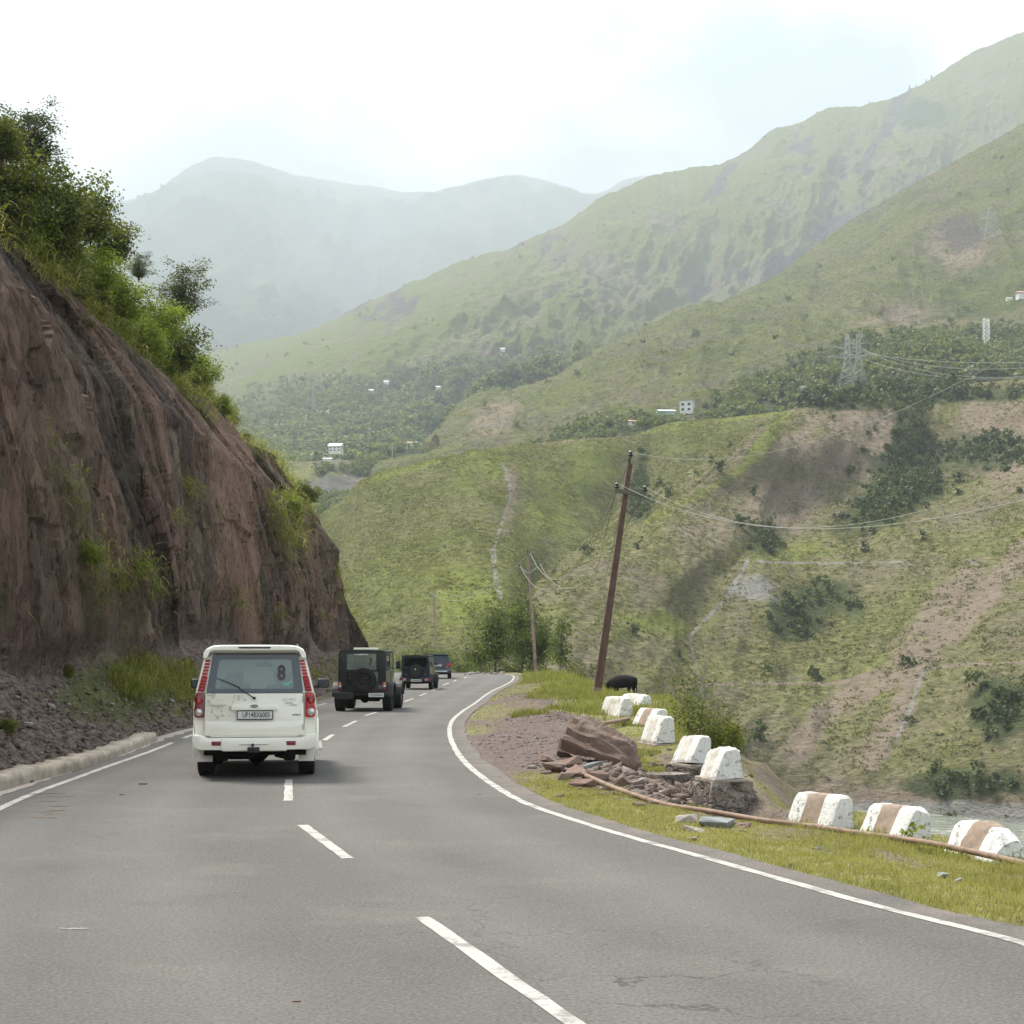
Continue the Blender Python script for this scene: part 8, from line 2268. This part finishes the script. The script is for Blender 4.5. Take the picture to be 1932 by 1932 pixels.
house(1195, 802, 960, 6, 5, 1.6, 1.2, 'small hut with a white and orange roof at the terrace edge', M_WALLW, M_ROOFR, 0, win=False)
house(1519, 741, 960, 5.5, 5, 3.4, 0, 'half hidden white building under the trees at the terrace corner', M_WALLW, M_WALLW, R(10), 1, flat=True)
house(1606, 712, 1140, 6, 4, 2.2, 1, 'small white roofed hut behind the pylons', M_WALLW, M_ROOFM, 0, win=False)
house(1829, 697, 1120, 4, 4, 2.2, 1, 'small pale hut among trees below the phone mast', M_WALLW, M_ROOFM, 0, win=False)
house(1928, 562, 1450, 9, 7, 4, 2, 'house with red brown roof at the right picture edge', M_WALLW, M_ROOFR, R(10), win=False)
house(1904, 566, 1450, 5, 4, 1.5, 1, 'little white shed left of the red roofed house', M_WALLW, M_ROOFM, 0, win=False)
house(634, 853, 1260, 10, 7, 4.4, 2.6, 'house with a bright pitched metal roof in the valley wood', M_WALLW, M_ROOFM, R(-12), 2)
house(618, 870, 1160, 6.5, 3.5, 1.6, .8, 'low white shed on the valley shelf', M_WALLW, M_ROOFM, 0, win=False)
house(661, 962, 930, 8, 5, 1.6, 1.2, 'long low house with a curved bright roof beside the rounded hill', M_WALLW, M_ROOFM, R(-24), win=False)
house(645, 968, 925, 5, 4, 1.4, 1.0, 'small white roofed house left of the long one by the rounded hill', M_WALLW, M_ROOFM, R(-34), win=False)
house(776, 843, 1400, 7, 5, 3, 1.5, 'house with red roof in the hazy wood', M_WALLW, M_ROOFR, 0, win=False)
house(786, 842, 1390, 4, 4, 3, 1.5, 'white gabled house right of the red roofed one in the haze', M_WALLW, M_ROOFM, R(80), win=False)
for (x, y, lb, rf) in [(588, 782, 'pale hut at the foot of the thin mast', M_ROOFM), (622, 780, 'reddish roof right of the thin mast', M_ROOFR), (655, 781, 'small red roof in the hazy wood', M_ROOFR), (729, 724, 'tiny white house high in the hazy wood', M_ROOFM), (881, 749, 'white gabled house in the haze near the ridge', M_ROOFM),
                    (827, 734, 'small pale house above the valley wood', M_ROOFM), (948, 662, 'white dot house high on the middle mountain foot', M_ROOFM), (700, 740, 'pair of white sheds in the hazy wood', M_ROOFM)]:
    b = sheet_px(Bh, x, y)
    s = b[1] / F
    house(x, y, b[1] - 4, 9 * s, 6 * s, 3.4 * s, 2.5 * s, lb, M_WALLW, rf, 0, win=False)
# distant conifers on the sky line
CN = clump(99, 60, 3.0, 9.0, 2.4, cone=True); CNm = mesh_np('conifer', CN[0], CN[1], mat=M_WOOD)
rs = np.random.RandomState(21)
for k, (x, sc_) in enumerate([(1716, 1.8), (1748, 1.5), (1757, 1.7), (1640, 1.2), (1500, .9), (1540, 1.0), (1480, .8), (1610, .9), (1690, 1.0), (1729, 1.1), (1795, .9), (1830, .8)]):
    j = np.abs(Bh.px[-1] - x).argmin(); p = Bh.S[-2, j]
    o = link('conifer', CNm, None, (p[0], p[1], p[2] - 4), (0, 0, k), sc_ * 1.15); tag(o, 'dark conifer on the skyline of the middle mountain', 'conifer', 'conifers on the skyline of the middle mountain')
for k in range(60):
    x = rs.uniform(1050, 1130) if k < 34 else rs.uniform(940, 1050); j = np.abs(Ah.px[-1] - x).argmin(); p = Ah.S[-2, j]
    o = link('conifer', CNm, None, (p[0], p[1], p[2] - 15), (0, 0, k), rs.uniform(2.2, 4.4)); tag(o, 'hazy conifer in the row along the crest of the far ridge', 'conifer', 'conifers along the crest of the far ridge')
# haze
def haze():
    mb = MB(); mb.box((0, 7500, 2730), (44000, 30000, 5540))
    m = bpy.data.materials.new('haze'); m.use_nodes = True
    nt = m.node_tree; nt.nodes.clear()
    out = nt.nodes.new('ShaderNodeOutputMaterial')
    v = N(nt, 'ShaderNodeVolumePrincipled', {'Color': (0.81, 0.93, 1.0, 1), 'Density': 1.6e-4, 'Anisotropy': 0.12})
    nt.links.new(v.outputs[0], out.inputs['Volume'])
    o = mb.build('haze', m)
    tag(o, kind='stuff')
    return o
haze()
